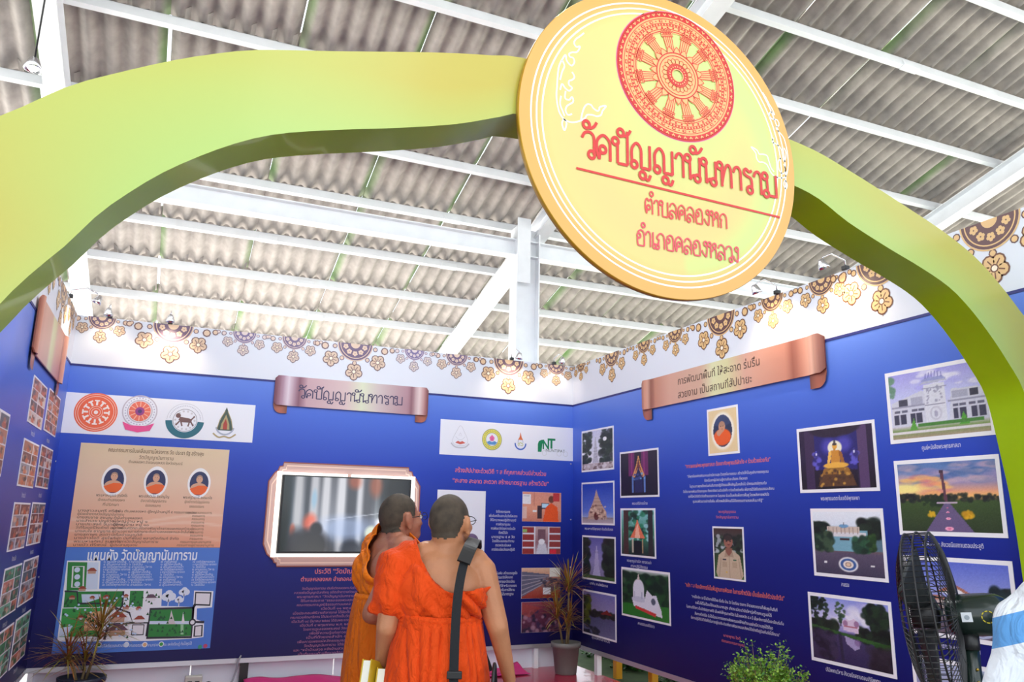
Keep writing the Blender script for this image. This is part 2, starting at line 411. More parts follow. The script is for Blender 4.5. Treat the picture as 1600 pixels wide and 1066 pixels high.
for j in range(len(PY)-1):
    y0, y1 = PY[j], PY[j+1]; L = (y1-y0)/math.cos(ANG)+.14
    key = round(L, 2)
    if key not in sheets: sheets[key] = sheet_mesh(L); sheets[key].materials.append(M_SHEET)
    for i in range(-9, 8):
        x = i*SW+.3+(.0)
        if x < -9.5 or x > 8.2: continue
        o = obj('roof_sheet', sheets[key], None, ceiling)
        yc = (y0+y1)/2
        gap = .018 if (i in (-6, -5, -4) and (j+i) % 2 == 0) else 0
        o.location = (x+gap+random.uniform(-.004, .004), yc+.0, roofz(yc)+.155)
        o.rotation_euler = (ANG, 0, random.uniform(-.002, .002))
# purlins: C-channel of light steel, open side away
def purlin(y, x0, x1):
    z = roofz(y)+.01; h = .10; wd = .055; t = .006
    bm = bmesh.new()
    for lo, hi in (((x0, -wd/2, 0), (x1, wd/2, t)), ((x0, -wd/2, t), (x1, -wd/2+t, h)), ((x0, -wd/2, h-t), (x1, wd/2, h))): add_box(bm, lo, hi)
    bmesh.ops.rotate(bm, cent=(0, 0, 0), matrix=Matrix.Rotation(ANG, 3, 'X'), verts=bm.verts[:])
    bmesh.ops.translate(bm, vec=(0, y, z), verts=bm.verts[:])
    obj('purlin', from_bm('purlin', bm), M_STEEL, ceiling)
for y in PY: purlin(y, -9.4, 8.2)
def beam(name, a, b, wd, h, parent, m=M_STEEL, flange=True):
    """I-section beam from a to b (top centre line), h high"""
    a, b = Vector(a), Vector(b); d = (b-a); L = d.length; d.normalize()
    s = d.cross(Vector((0, 0, 1))).normalized(); u = s.cross(d)
    Mx = Matrix((s, d, u)).transposed().to_4x4(); Mx.translation = a
    bm = bmesh.new(); t = .014
    add_box(bm, (-wd/2, 0, -t), (wd/2, L, 0), Mx); add_box(bm, (-wd/2, 0, -h), (wd/2, L, -h+t), Mx); add_box(bm, (-t/2, 0, -h+t), (t/2, L, -t), Mx)
    return obj(name, from_bm(name, bm), m, parent)
for x in (-5.36, -.27, 4.62):
    beam('rafter', (x, -10.2, roofz(-10.2)+.0), (x, 5.2, roofz(5.2)+.0), .17, .22, ceiling)
beam('tie_beam', (-5.36, .36, 4.74), (4.62, .36, 4.74), .15, .2, ceiling)
# white splice cleats on the purlins
for x, j in ((-2.7, 14), (-1.1, 14), (-1.0, 13), (-2.4, 15), (-1.3, 12), (-3.3, 13), (1.1, 9), (2.2, 8), (1.9, 14), (.5, 15)):
    y = PY[j]; bm = bmesh.new(); add_box(bm, (-.11, -.045, .0), (.11, .03, .07), None, .008)
    bmesh.ops.rotate(bm, cent=(0, 0, 0), matrix=Matrix.Rotation(ANG, 3, 'X'), verts=bm.verts[:])
    bmesh.ops.translate(bm, vec=(x, y, roofz(y)-.0), verts=bm.verts[:]); obj('purlin_cleat', from_bm('purlin_cleat', bm), M_STEEL, ceiling)
# steel column behind the back wall
colm = thing('steel_column', (-.46, .36, 0), 'white steel column rising behind the back wall up to the roof beam', 'column')
bm = bmesh.new()
for lo, hi in (((-.15, -.1, -.06), (-.135, .1, 4.9)), ((.135, -.1, -.06), (.15, .1, 4.9)), ((-.135, -.008, -.06), (.135, .008, 4.9))): add_box(bm, lo, hi)
add_box(bm, (-.15, -.112, 4.2), (.02, -.1, 5.0)); obj('column_section', from_bm('column_section', bm), M_STEEL, colm)
box('base_plate', (-.2, -.16, -.06), (.2, .16, -.04), M_STEEL, colm)
for xx in (-5.36, 4.62):
    c2 = thing('steel_column', (xx, .36, 0), 'white steel column at the %s end of the roof beam' % ('left' if xx < 0 else 'right'), 'column')
    bm = bmesh.new()
    for lo, hi in (((-.1, -.1, -.06), (-.09, .1, 4.9)), ((.09, -.1, -.06), (.1, .1, 4.9)), ((-.09, -.006, -.06), (.09, .006, 4.9))): add_box(bm, lo, hi)
    obj('column_section', from_bm('column_section', bm), M_STEEL, c2)
    box('base_plate', (-.15, -.15, -.06), (.15, .15, -.04), M_STEEL, c2)
# ================================================================ ARCH AND SIGN
YA = -5.224; TA = .205
outer_px = [(0, 181), (37, 166), (109, 134), (187, 113), (272, 94), (344, 83), (406, 78), (525, 80), (681, 82), (775, 87), (828, 93), (1256, 227), (1331, 269), (1428, 331), (1481, 367), (1528, 406), (1569, 453), (1600, 494)]
inner_px = [(0, 475), (31, 444), (62, 416), (94, 391), (125, 362), (156, 333), (194, 306), (250, 272), (312, 244), (375, 222), (437, 209), (525, 203), (619, 200), (712, 194), (775, 184), (825, 180), (1262, 300), (1325, 347), (1387, 387), (1437, 417), (1481, 447), (1512, 478), (1544, 519), (1575, 566), (1600, 612)]
def xz(l): return [(onY(p[0], p[1], YA).x, onY(p[0], p[1], YA).z) for p in l]
o_, i_ = xz(outer_px), xz(inner_px)
outer = [(-4.992, .0), (-4.992, 1.2), (-4.985, 1.9), (-4.93, 2.25), (-4.80, 2.52)] + o_[0:11] + [(-2.35, 3.29), (-1.95, 3.27)] + o_[11:] + [(-.02, 2.5), (-.006, 2.3), (-.006, 1.2), (-.006, 0)]
inner = [(-4.93, 0), (-4.92, .9), (-4.86, 1.4), (-4.74, 1.8)] + i_[0:16] + [(-2.35, 3.07), (-1.95, 3.06)] + i_[16:] + [(-.13, 1.9), (-.085, 1.6), (-.066, 1.2), (-.06, 0)]
def clampx(P):
    for p in P: p.x = min(-.012, max(-4.988, p.x))
    return P
def resample(pts, n, smooth=5):
    P = [Vector((p[0], 0, p[1])) for p in pts]; P = spline(P, smooth); d = [0]
    for a, b in zip(P, P[1:]): d.append(d[-1]+(b-a).length)
    out = []; k = 0
    for i in range(n+1):
        t = d[-1]*i/n
        while k < len(d)-2 and d[k+1] < t: k += 1
        q = (t-d[k])/max(1e-9, d[k+1]-d[k]); out.append(P[k].lerp(P[k+1], min(1, max(0, q))))
    return out
NA = 150; NV = 10
RO, RI = clampx(resample(outer, NA)), clampx(resample(inner, NA))
arch = thing('entrance_arch', (-2.5, YA+TA/2, 0), 'large yellow-green painted arch spanning the booth entrance', 'arch')
def rel(o, p): return Vector(p)-o.location
vs = []; fs = []; cl = []
Y1, Y2, G1, G2 = col(226, 222, 92), col(205, 208, 72), col(205, 226, 104), col(188, 218, 84)
for i in range(NA+1):
    a, b = RO[i], RI[i]
    for j in range(NV+1):
        t = j/NV; p = a.lerp(b, t); vs.append(rel(arch, (p.x, YA, p.z)))
        # print: patchy yellow outer side to green inner side
        nz = noise.noise(Vector((p.x*1.1, p.z*1.6, 3.1)))*.9
        s = min(1, max(0, t*1.15-.28+nz*.5)); yel = Vector((.50, .42, .06)).lerp(Vector((.46, .50, .09)), min(1, max(0, .5+nz)))
        cc = yel.lerp(Vector((.40, .55, .13)), s); cl.append((*cc, 1))
n = NV+1
for i in range(NA):
    for j in range(NV): fs.append((i*n+j, i*n+j+1, (i+1)*n+j+1, (i+1)*n+j))
me = mesh_from('front_face', vs, fs); at = me.color_attributes.new('ink', 'FLOAT_COLOR', 'POINT'); at.data.foreach_set('color', np.array(cl, np.float32).ravel())
obj('front_face', me, M_ARCH, arch)
m_soffit = mat('olive_painted_edge', col(152, 184, 4), .35, noise_amt=.1, noise_scale=3, coat=.2)
def strip(name, A, m, dz=0, flip=False):
    vs = []; fs = []; NT = 4
    for p in A:
        for j in range(NT+1): vs.append(rel(arch, (p.x, YA+TA*j/NT, p.z)))
    for i in range(len(A)-1):
        for j in range(NT):
            q = i*(NT+1)+j; f = (q, q+1, q+NT+2, q+NT+1); fs.append(f[::-1] if flip else f)
    return obj(name, mesh_from(name, vs, fs, True), m, arch)
strip('soffit', RI, m_soffit); strip('top_edge', RO, m_soffit, flip=True)
vs = []; fs = []
for a, b in zip(RO, RI): vs += [rel(arch, (a.x, YA+TA, a.z)), rel(arch, (b.x, YA+TA, b.z))]
for i in range(NA): fs.append((2*i, 2*i+2, 2*i+3, 2*i+1))
obj('back_face', mesh_from('back_face', vs, fs), m_soffit, arch)

# ---- round sign hung on the arch front
SR = .683; SX, SZ = -2.323, 3.061; YS = YA-.034
sign = thing('round_sign', (SX, YS, SZ-SR), 'big round yellow and orange temple sign with red wheel emblem at the arch top', 'sign')
SF = (Vector((0, 0, SR)), Vector((1, 0, 0)), Vector((0, 0, 1)), Vector((0, -1, 0)))
nr, nt_ = 26, 120; vs = [(0, 0, SR)]; fs = []; cl = []
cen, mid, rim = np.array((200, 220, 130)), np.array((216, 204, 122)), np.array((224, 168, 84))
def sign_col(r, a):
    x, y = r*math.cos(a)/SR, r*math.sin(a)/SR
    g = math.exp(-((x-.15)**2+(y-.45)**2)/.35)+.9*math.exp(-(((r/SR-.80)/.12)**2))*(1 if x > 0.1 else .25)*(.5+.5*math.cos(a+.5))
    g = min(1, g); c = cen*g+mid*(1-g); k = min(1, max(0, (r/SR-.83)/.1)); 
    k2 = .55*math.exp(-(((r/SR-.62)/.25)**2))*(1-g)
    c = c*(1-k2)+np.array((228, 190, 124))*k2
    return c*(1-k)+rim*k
pts_c = [sign_col(0, 0)]
for i in range(1, nr+1):
    r = SR*i/nr
    for j in range(nt_):
        a = 2*PI*j/nt_; vs.append((r*math.cos(a), 0, SR+r*math.sin(a))); pts_c.append(sign_col(r, a))
for j in range(nt_): fs.append((0, 1+(j+1) % nt_, 1+j)[::-1])
for i in range(nr-1):
    for j in range(nt_):
        a = 1+i*nt_+j; b = 1+i*nt_+(j+1) % nt_; fs.append((a, b, b+nt_, a+nt_)[::-1])
fs = [f[::-1] for f in fs]
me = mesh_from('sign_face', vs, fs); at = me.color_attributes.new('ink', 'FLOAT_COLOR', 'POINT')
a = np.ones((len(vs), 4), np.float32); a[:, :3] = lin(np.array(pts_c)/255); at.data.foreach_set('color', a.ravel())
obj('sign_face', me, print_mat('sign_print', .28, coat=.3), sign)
lathe('sign_board', [(SR*.2, 0), (SR, 0), (SR+.002, .003), (SR+.002, .025), (SR-.01, .03), (SR*.2, .03)], mat('gold_edge', col(196, 150, 40), .35, metal=.3), sign, n=120,
      M=Matrix.Translation((0, .0008, SR)) @ Matrix.Rotation(-PI/2, 4, 'X'))
RED = col(208, 30, 22); ORG = col(255, 176, 112); WHT = col(250, 250, 246); GRN = col(222, 232, 120)
F = Flat()
for r in (.585, .609, .633): F.ring(0, 0, r-.0035, r+.0035, WHT, 1, n=120)
F.build('white_ring_lines', SF, sign, M_GLOSS)
def sgn(p):
    q = onY(p[0], p[1], YS); return (q.x-SX, q.z-SZ)
# white flame scroll ornaments, left and right
def R3(l): return [sgn((800+x*.3125, y*.3125)) for x, y in l]
F = Flat()
LW = .0065
scrolls = [
 [(360, 165), (335, 185), (320, 195), (310, 215), (322, 235), (340, 232), (330, 255), (318, 262), (300, 262), (285, 270), (290, 285), (305, 290), (312, 310), (300, 328), (285, 320), (272, 300), (268, 275), (255, 290), (235, 330), (228, 380), (225, 430), (222, 480), (228, 530), (240, 570), (265, 600), (300, 612), (340, 605), (365, 590), (375, 575), (400, 575), (425, 582), (445, 575), (452, 555), (470, 530), (440, 535), (435, 550), (425, 555), (405, 540), (395, 525), (375, 522), (360, 540), (350, 570), (345, 600)],
 [(300, 360), (312, 385), (300, 400), (285, 405), (285, 425), (300, 440), (285, 455), (265, 440), (250, 420), (240, 450)],
 [(268, 455), (265, 490), (285, 500), (300, 485), (305, 510), (275, 530), (268, 555), (280, 575), (300, 570)],
 [(245, 480), (240, 520), (255, 560), (262, 580)], [(255, 600), (250, 620), (260, 652), (268, 640), (272, 615), (262, 598), (255, 600)],
 [(250, 300), (262, 330), (250, 360), (240, 400)]]
for s_ in scrolls: F.line(R3(s_), LW, WHT, 1, smooth=4)
F.build('flame_scroll_ornament', SF, sign, M_GLOSS); F = Flat()
scr2 = [
 [(1252, 462), (1270, 490), (1285, 520), (1300, 545), (1312, 575), (1295, 560), (1285, 575), (1300, 595), (1325, 600), (1335, 625), (1320, 640), (1335, 660), (1358, 690), (1372, 740), (1380, 800), (1378, 850), (1365, 885), (1335, 890), (1305, 875), (1290, 855), (1275, 825), (1255, 812), (1235, 810), (1222, 790), (1218, 765), (1195, 735), (1225, 752), (1235, 770), (1255, 772), (1275, 780), (1285, 810), (1295, 840), (1310, 860)],
 [(1308, 690), (1300, 710), (1320, 720), (1345, 745), (1352, 780), (1362, 810), (1370, 770), (1360, 740)],
 [(1345, 790), (1330, 810), (1335, 850), (1355, 870), (1368, 850), (1358, 820)], [(1362, 905), (1358, 925), (1370, 945), (1375, 925), (1368, 905), (1362, 905)]]
for s_ in scr2: F.line(R3(s_), LW*.9, WHT, 1, smooth=4)
F.build('flame_scroll_ornament', SF, sign, M_GLOSS)

# ---- dharma wheel, raised
wc = sgn((1058, 119)); wr = .302
wheel = Flat(); cx, cy = wc
def rm_(r): return r if r < .37 else (.37+(r-.37)*(.30/.19) if r < .56 else .67+(r-.56)*.75)
def ringd(r0, r1, c, L): wheel.ring(cx, cy, rm_(r0)*wr, rm_(r1)*wr, c, L, n=72)
ringd(.965, 1.0, RED, 3); ringd(.56, .97, ORG, 2); ringd(.885, .97, RED, 3); ringd(.84, .852, RED, 3); ringd(.75, .762, RED, 3); ringd(.70, .71, RED, 3); ringd(.63, .642, RED, 3); ringd(.585, .60, RED, 3)
for k in range(60):
    a = 2*PI*k/60; e = Vector((math.cos(a), math.sin(a))); t = Vector((-e.y, e.x))
    P = lambda r, s: (cx+(e.x*rm_(r)+t.x*s)*wr, cy+(e.y*rm_(r)+t.y*s)*wr)
    wheel.poly([P(.90, 0), P(.945, .03), P(.96, .018), P(.935, 0), P(.96, -.018), P(.945, -.03)], ORG, 4)
    if k % 2 == 0: wheel.poly([P(.775, -.03), P(.775, .03), P(.825, .03), P(.825, -.03)], RED, 3); wheel.poly([P(.788, -.018), P(.788, .018), P(.812, .018), P(.812, -.018)], ORG, 4)
    else: wheel.poly([P(.80-.016, 0), P(.80, .014), P(.80+.016, 0), P(.80, -.014)], RED, 3)
for k in range(96):
    a = 2*PI*k/96; wheel.disc(cx+rm_(.73)*wr*math.cos(a), cy+rm_(.73)*wr*math.sin(a), .015*wr, RED, 3, n=6)
    wheel.disc(cx+rm_(.67)*wr*math.cos(a), cy+rm_(.67)*wr*math.sin(a), .017*wr, RED, 3, n=6) if k % 2 else None
# hub
ringd(.10, .36, ORG, 4); ringd(.345, .36, RED, 6); ringd(.30, .312, RED, 5); ringd(.17, .185, RED, 6); ringd(.10, .165, RED, 5); ringd(.085, .10, ORG, 6)
for k in range(20):
    a = 2*PI*k/20; wheel.disc(cx+.135*wr*math.cos(a), cy+.135*wr*math.sin(a), .013*wr, ORG, 6, n=6)
    e = Vector((math.cos(a), math.sin(a))); t = Vector((-e.y, e.x)); P = lambda r, s: (cx+(e.x*rm_(r)+t.x*s)*wr, cy+(e.y*rm_(r)+t.y*s)*wr)
    wheel.line([P(.185, .03), P(.235, .038), P(.265, 0), P(.235, -.038), P(.185, -.03)], .008*wr, RED, 6)
    wheel.poly([P(.355, -.055), P(.40, -.045), P(.435, 0), P(.40, .045), P(.355, .055)], ORG, 3.5+k*.01); wheel.line([P(.36, -.055), P(.39, -.045), P(.425, 0), P(.39, .045), P(.36, .055)], .010*wr, RED, 4.6+k*.01)
for k in range(12):
    a = 2*PI*(k+.5)/12; e = Vector((math.cos(a), math.sin(a))); t = Vector((-e.y, e.x)); P = lambda r, s: (cx+(e.x*rm_(r)+t.x*s)*wr, cy+(e.y*rm_(r)+t.y*s)*wr)
    wheel.poly([P(.35, -.065), P(.35, .065), P(.52, .08), P(.52, -.08)], ORG, 2.6+k*.01)
    for s in (-.062, -.03, .0, .03, .062): wheel.line([P(.37, s*.9), P(.52, s*1.2)], .010*wr, RED, 3.2)
    for q in (.52, .535, .56, .585): wheel.line([P(q, -.10), P(q, .10)], .011*wr, RED, 5)
    wheel.poly([P(.515, -.10), P(.515, .10), P(.59, .10), P(.59, -.10)], ORG, 3.8)
    for s in (-.06, -.03, 0, .03, .06): wheel.disc(*P(.548, s), .011*wr, RED, 6, n=6)
    wheel.poly([P(.59, -.06), P(.59, .06), P(.64, .10), P(.66, 0), P(.64, -.10)], ORG, 2.3+k*.01)
    for s in (-.06, 0, .06): wheel.ring(*P(.615, s), .016*wr, .024*wr, RED, 5, n=10)
wheel.build('wheel_emblem', SF, sign, M_GLOSS, step=.0009)
F = Flat(); F.ring(cx, cy, .99*wr, 1.012*wr, col(240, 120, 170), 1, n=72); F.build('wheel_edge', SF, sign, M_GLOSS)

# ---- looped Thai lettering drawn as strokes
O_ = .15
G = {
 'ว': (.62, [[(.0, .72), (.12, .93), (.34, 1), (.52, .88), (.56, .6), (.55, .12)], ('o', .44, .11)]),
 'ด': (.80, [('o', .34, .42), [(.25, .36), (.19, .18), (.17, 0)], [(.17, 0), (.06, .35), (.08, .75), (.36, 1), (.64, .8), (.68, .5), (.68, 0)]]),
 'ค': (.80, [('o', .38, .52), [(.30, .46), (.19, .25), (.15, 0)], [(.15, 0), (.06, .35), (.08, .75), (.36, 1), (.64, .8), (.68, .5), (.68, 0)]]),
 'ต': (.80, [('o', .34, .42), [(.25, .36), (.19, .18), (.17, 0)], [(.17, 0), (.06, .4), (.08, .8), (.22, 1), (.37, .84), (.54, 1), (.66, .75), (.68, 0)]]),
 'ป': (.80, [('o', .13, .88), [(.23, .84), (.23, .4), (.23, 0)], [(.23, 0), (.70, 0)], [(.70, 0), (.70, .6), (.70, 1.38)]]),
 'บ': (.80, [('o', .13, .88), [(.23, .84), (.23, .4), (.23, 0)], [(.23, 0), (.70, 0)], [(.70, 0), (.70, .6), (.70, 1.0)]]),
 'ญ': (1.12, [('o', .22, .11), [(.13, .15), (.10, .4), (.12, .75), (.34, 1), (.54, .8), (.56, .4), (.56, 0)], [(.56, 0), (.76, .03), (.98, 0)], [(.98, 0), (.98, .5), (.98, 1)], ('o', .62, -.27), [(.72, -.3), (.82, -.42), (.92, -.4), (1.0, -.2)]]),
 'า': (.52, [[(.02, .72), (.12, .93), (.28, .98), (.40, .82), (.41, .5), (.41, 0)]]),
 'น': (.84, [('o', .13, .88), [(.23, .84), (.24, .4), (.24, .0)], [(.24, 0), (.38, .18), (.55, .2)], ('o', .62, .1), [(.72, .16), (.74, .5), (.74, 1)]]),
 'ท': (.84, [('o', .13, .88), [(.23, .84), (.23, .4), (.23, 0)], [(.23, .15), (.38, .7), (.56, .98), (.71, .82), (.73, .4), (.73, 0)]]),
 'ร': (.60, [[(.52, .98), (.38, .9), (.18, 1), (.08, .82), (.22, .70), (.45, .62), (.5, .4), (.48, .16)], ('o', .38, .11)]),
 'ม': (.86, [('o', .13, .88), [(.23, .84), (.25, .4), (.25, .2)], ('o', .17, .11), [(.25, .05), (.72, .05)], [(.74, 0), (.74, .5), (.74, 1)]]),
 'ล': (.78, [('o', .20, .12), [(.10, .17), (.10, .38), (.24, .52), (.45, .48), (.64, .32)], [(.08, .72), (.2, .93), (.40, 1), (.62, .82), (.66, .5), (.66, 0)]]),
 'อ': (.78, [('o', .22, .62), [(.12, .58), (.09, .3), (.14, 0)], [(.14, 0), (.66, 0)], [(.66, 0), (.67, .6), (.6, .9), (.38, 1), (.12, .84)]]),
 'ง': (.62, [('o', .40, .88), [(.50, .84), (.52, .5), (.44, 0)], [(.44, 0), (.22, .16), (.05, .42)]]),
 'ห': (.86, [('o', .13, .88), [(.23, .84), (.24, .4), (.24, 0)], [(.24, .38), (.42, .52), (.56, .72)], ('o', .60, .86), [(.62, .72), (.73, .5), (.74, 0)]]),
 'ก': (.78, [[(.14, 0), (.13, .4), (.20, .56), (.04, .66), (.16, .88), (.38, 1), (.60, .88), (.66, .6), (.66, 0)]]),
 'เ': (.36, [('o', .24, .11), [(.14, .16), (.12, .5), (.12, 1)]]),
 'ภ': (.84, [('o', .12, .11), [(.22, .15), (.22, .42), (.26, .56), (.10, .66), (.22, .88), (.44, 1), (.66, .88), (.72, .6), (.72, 0)]]),
}
UP = {'ั': [('o', -.42, 1.28), [(-.36, 1.19), (-.22, 1.17), (-.06, 1.27), (.06, 1.46)]],
      'ำ': [('o', -.30, 1.34)]}
def thai(F, s, u, v, h, width, c, L, wd, ry=1.0):
    adv = 0; items = []
    for ch in s:
        if ch == 'ั': items.append((UP['ั'], adv)); continue
        if ch == 'ำ': items.append((UP['ำ'], adv+.12)); items.append((G['า'][1], adv)); adv += G['า'][0]; continue
        if ch == ' ': adv += .4; continue
        items.append((G[ch][1], adv)); adv += G[ch][0]
    k = width/adv; u0 = u-width/2
    for st, a in items:
        for q in st:
            L += .013
            if q[0] == 'o': F.ring(u0+(a+q[1])*k, v+q[2]*h, O_*k-wd/2, O_*k+wd/2, c, L, n=14, k=min(1.3, h/k))
            else: F.line([(u0+(a+x)*k, v+y*h) for x, y in q], wd, c, L, smooth=4)
F = Flat()
a, b = sgn((909, 246)), sgn((1216, 312))
um = (a[0]+b[0])/2; thai(F, 'วัดปัญญานันทาราม', um, (a[1]+b[1])/2+.005, .108, b[0]-a[0], RED, 1, .0128)
a, b = sgn((900, 263)), sgn((1218, 340)); F.line([a, b], .0095, RED, 1)
a, b = sgn((1007, 333)), sgn((1137, 359)); thai(F, 'ตำบลคลองหก', (a[0]+b[0])/2, (a[1]+b[1])/2, .066, b[0]-a[0], col(222, 60, 62), 1, .0066)
a, b = sgn((994, 381)), sgn((1155, 413)); thai(F, 'อำเภอคลองหลวง', (a[0]+b[0])/2, (a[1]+b[1])/2, .066, b[0]-a[0], col(222, 66, 84), 1, .0066)
F.build('raised_lettering', SF, sign, M_GLOSS, step=.003)
# ================================================================ FASCIA LACE (printed medallions)
DB, PU, GO, CR_ = col(112, 66, 40), col(120, 96, 128), col(226, 186, 128), col(250, 236, 212)
def flower(F, u, v, r, L, pt=-PI/2, cool=0.0):
    gold = tuple(g*(1-cool)+c*cool for g, c in zip(GO, col(214, 206, 214))); dk = tuple(g*(1-cool)+c*cool for g, c in zip(DB, col(136, 122, 140)))
    for k in range(5):
        a = pt+2*PI*k/5; F.disc(u+r*.56*math.cos(a), v+r*.56*math.sin(a), r*.5, dk, L, n=10)
    F.poly([(u+r*.4*math.cos(pt+.9), v+r*.4*math.sin(pt+.9)), (u+r*1.18*math.cos(pt), v+r*1.18*math.sin(pt)), (u+r*.4*math.cos(pt-.9), v+r*.4*math.sin(pt-.9))], dk, L+.1)
    for k in range(5):
        a = pt+2*PI*k/5
        F.disc(u+r*.56*math.cos(a), v+r*.56*math.sin(a), r*.38, gold, L+1, n=10)
        F.line([(u+r*.3*math.cos(a), v+r*.3*math.sin(a)), (u+r*.72*math.cos(a), v+r*.72*math.sin(a))], r*.09, dk, L+1.3)
    F.disc(u, v, r*.3, dk, L+1.5, n=8); F.disc(u, v, r*.2, CR_, L+2, n=8)
def medallion(wall, fr, u, s, cool=0.0, a_lo=PI, a_hi=2*PI):
    F = Flat(); v = H2
    pu = tuple(g*(1-cool)+c*cool for g, c in zip(col(96, 60, 62), col(128, 118, 168)))
    gold = tuple(g*(1-cool)+c*cool for g, c in zip(GO, col(222, 212, 220)))
    dk_ = tuple(g*(1-cool)+c*cool for g, c in zip(DB, col(136, 122, 140)))
    F.disc(u, v, .175*s, pu, 1, n=20, a0=PI, a1=2*PI); F.ring(u, v, .15*s, .158*s, gold, 2, n=20, a0=PI, a1=2*PI)
    F.ring(u, v, .176*s, .186*s, gold, 2, n=20, a0=PI, a1=2*PI); F.disc(u, v, .05*s, gold, 2, n=10, a0=PI, a1=2*PI)
    for a in (200, 235, 270, 305, 340):
        a = math.radians(a); x, y = u+.105*s*math.cos(a), v+.105*s*math.sin(a)
        for q in range(5):
            b = 2*PI*q/5+a; F.disc(x+.016*s*math.cos(b), y+.016*s*math.sin(b), .013*s, gold, 2.2+q*.05, n=6)
    for a in (192, 232, 270, 308, 348):
        a = math.radians(a); F.disc(u+.215*s*math.cos(a), v+.205*s*math.sin(a), .026*s, pu, 1.5, n=8); F.disc(u+.215*s*math.cos(a), v+.205*s*math.sin(a), .018*s, gold, 2, n=8)
    for a, r in ((216, .082), (270, .088), (324, .082)):
        b = math.radians(a); flower(F, u+.30*s*math.cos(b), v+.285*s*math.sin(b)-.01*s, r*s, 2.5, b if a == 270 else -PI/2, cool)
    for sg in (-1, 1):
        e = sg*.2
        F.disc(u+sg*.31*s, v-.05*s, .04*s, dk_, 5.5+e, n=8); F.disc(u+sg*.31*s, v-.05*s, .028*s, gold, 6.1+e, n=8)
        F.disc(u+sg*.39*s, v-.035*s, .03*s, dk_, 7+e, n=8); F.disc(u+sg*.39*s, v-.035*s, .02*s, gold, 7.6+e, n=8)
    F.build('printed_medallion', fr, wall, M_PRINT, step=.0004, base=.001)
for px, s, cool in ((161, .62, .35), (272, .95, .35), (383, .6, .75), (461, .66, .6), (556, .98, .45), (648, .6, .85), (714, .68, .5), (795, .98, .2), (869, .62, .3)):
    py = 487+(px-119)*.105; medallion(wall_back, BACK, bw((px, py))[0], s, cool)
for px, s in ((908, .5), (956, .8), (1006, .62), (1055, .62), (1126, .98), (1206, .66), (1283, .66), (1372, .98), (1545, .98)):
    py = 572-(px-893)*.352; medallion(wall_right, RIGHT, rw((px, py))[0], s, .0 if px != 956 else .05)
for uu, s in ((-.38, .7), (-1.0, .95), (-1.7, .65)): medallion(wall_left, LEFT, uu, s, .1)

# ================================================================ helpers for wall pictures
def quad_rect(f, pts):
    q = [f(p) for p in pts]; us = sorted(a[0] for a in q); vs = sorted(a[1] for a in q)
    return ((us[0]+us[1])/2, (vs[0]+vs[1])/2, (us[2]+us[3])/2, (vs[2]+vs[3])/2)
def board(name, fr, r, c, label, cat, group=None, th=.004, m=None):
    O, U, V, N = fr; u0, v0, u1, v1 = r
    bm = bmesh.new(); add_box(bm, (0, 0, 0), (1, 1, 1))
    cen = O+U*((u0+u1)/2)+V*v0+N*.0016
    for v in bm.verts: v.co = U*((u1-u0)*(v.co.x-.5))+V*((v1-v0)*v.co.z)+N*(th*v.co.y)
    bmesh.ops.recalc_face_normals(bm, faces=bm.faces[:])
    o = obj(name, from_bm(name, bm), m or mat('mount_'+name, c, .45), None, label, cat, group); o.location = cen
    return o, (N*th*1.0, U, V, N), (-(u1-u0)/2, 0, (u1-u0)/2, v1-v0)
M_MOUNT = mat('photo_mount', col(240, 240, 246), .45)
def photo(fr, r, pic, label, group=None, border=.018):
    o, f2, (a, b, c, d) = board('wall_photo', fr, r, None, label, 'picture', group, m=M_MOUNT)
    grid_print('print', pic.img(), a+border, b+border, c-border, d-border, f2, o, off=.0006)
    return o
GRS = ((34, 66, 30), (22, 48, 24), (52, 84, 38)); DGR = ((20, 34, 26), (34, 50, 36), (12, 20, 18))

# ---------- painters
def tower(P, cx, y0, y1, wd, c, dark):
    P.poly([(cx, y0), (cx+wd*.18, y0+(y1-y0)*.35), (cx+wd*.3, y0+(y1-y0)*.75), (cx+wd*.5, y1), (cx-wd*.5, y1), (cx-wd*.3, y0+(y1-y0)*.75), (cx-wd*.18, y0+(y1-y0)*.35)], c)
    for k in range(7):
        y = y0+(y1-y0)*(.25+k*.11); P.rect(cx-wd*.3, y, cx+wd*.3, y+.008, dark, .6)
def pic_A1(w=60, h=80, seed=1, sky=(205, 208, 235)):
    P = Pic(w, h, seed=seed); P.vgrad([(0, sky), (.8, (235, 235, 245)), (1, (190, 180, 180))])
    tower(P, .45, .12, .82, .2, (190, 190, 205), (120, 120, 140)); P.blobs(70, 0, .05, .28, .85, DGR, .07); P.blobs(80, .62, .0, 1, .8, DGR+((60, 60, 70),), .08)
    P.ell(.75, .25, .06, .05, (250, 250, 255)); P.rect(0, .84, 1, 1, (190, 176, 180)); P.blobs(40, 0, .85, 1, 1, ((120, 100, 100), (220, 214, 220)), .04); P.grain(.05); return P
def pic_A2(w=60, h=80):
    P = Pic(w, h, seed=2); P.vgrad([(0, (34, 66, 180)), (.7, (80, 120, 220)), (.85, (150, 170, 220)), (.86, (150, 140, 150)), (1, (190, 180, 190))])
    P.poly([(.47, .15), (.52, .3), (.62, .5), (.78, .72), (.80, .9), (.2, .9), (.22, .72), (.35, .5), (.43, .3)], (196, 168, 150))
    for k in range(6): P.rect(.28+.02*k, .82-.09*k, .72-.02*k, .84-.09*k, (130, 96, 90), .6)
    P.ell(.47, .82, .08, .10, (90, 40, 40)); P.blobs(30, .25, .55, .75, .9, ((120, 84, 80), (226, 200, 180)), .03); P.rect(0, .86, 1, .875, (110, 110, 120), .7); P.grain(.03); return P
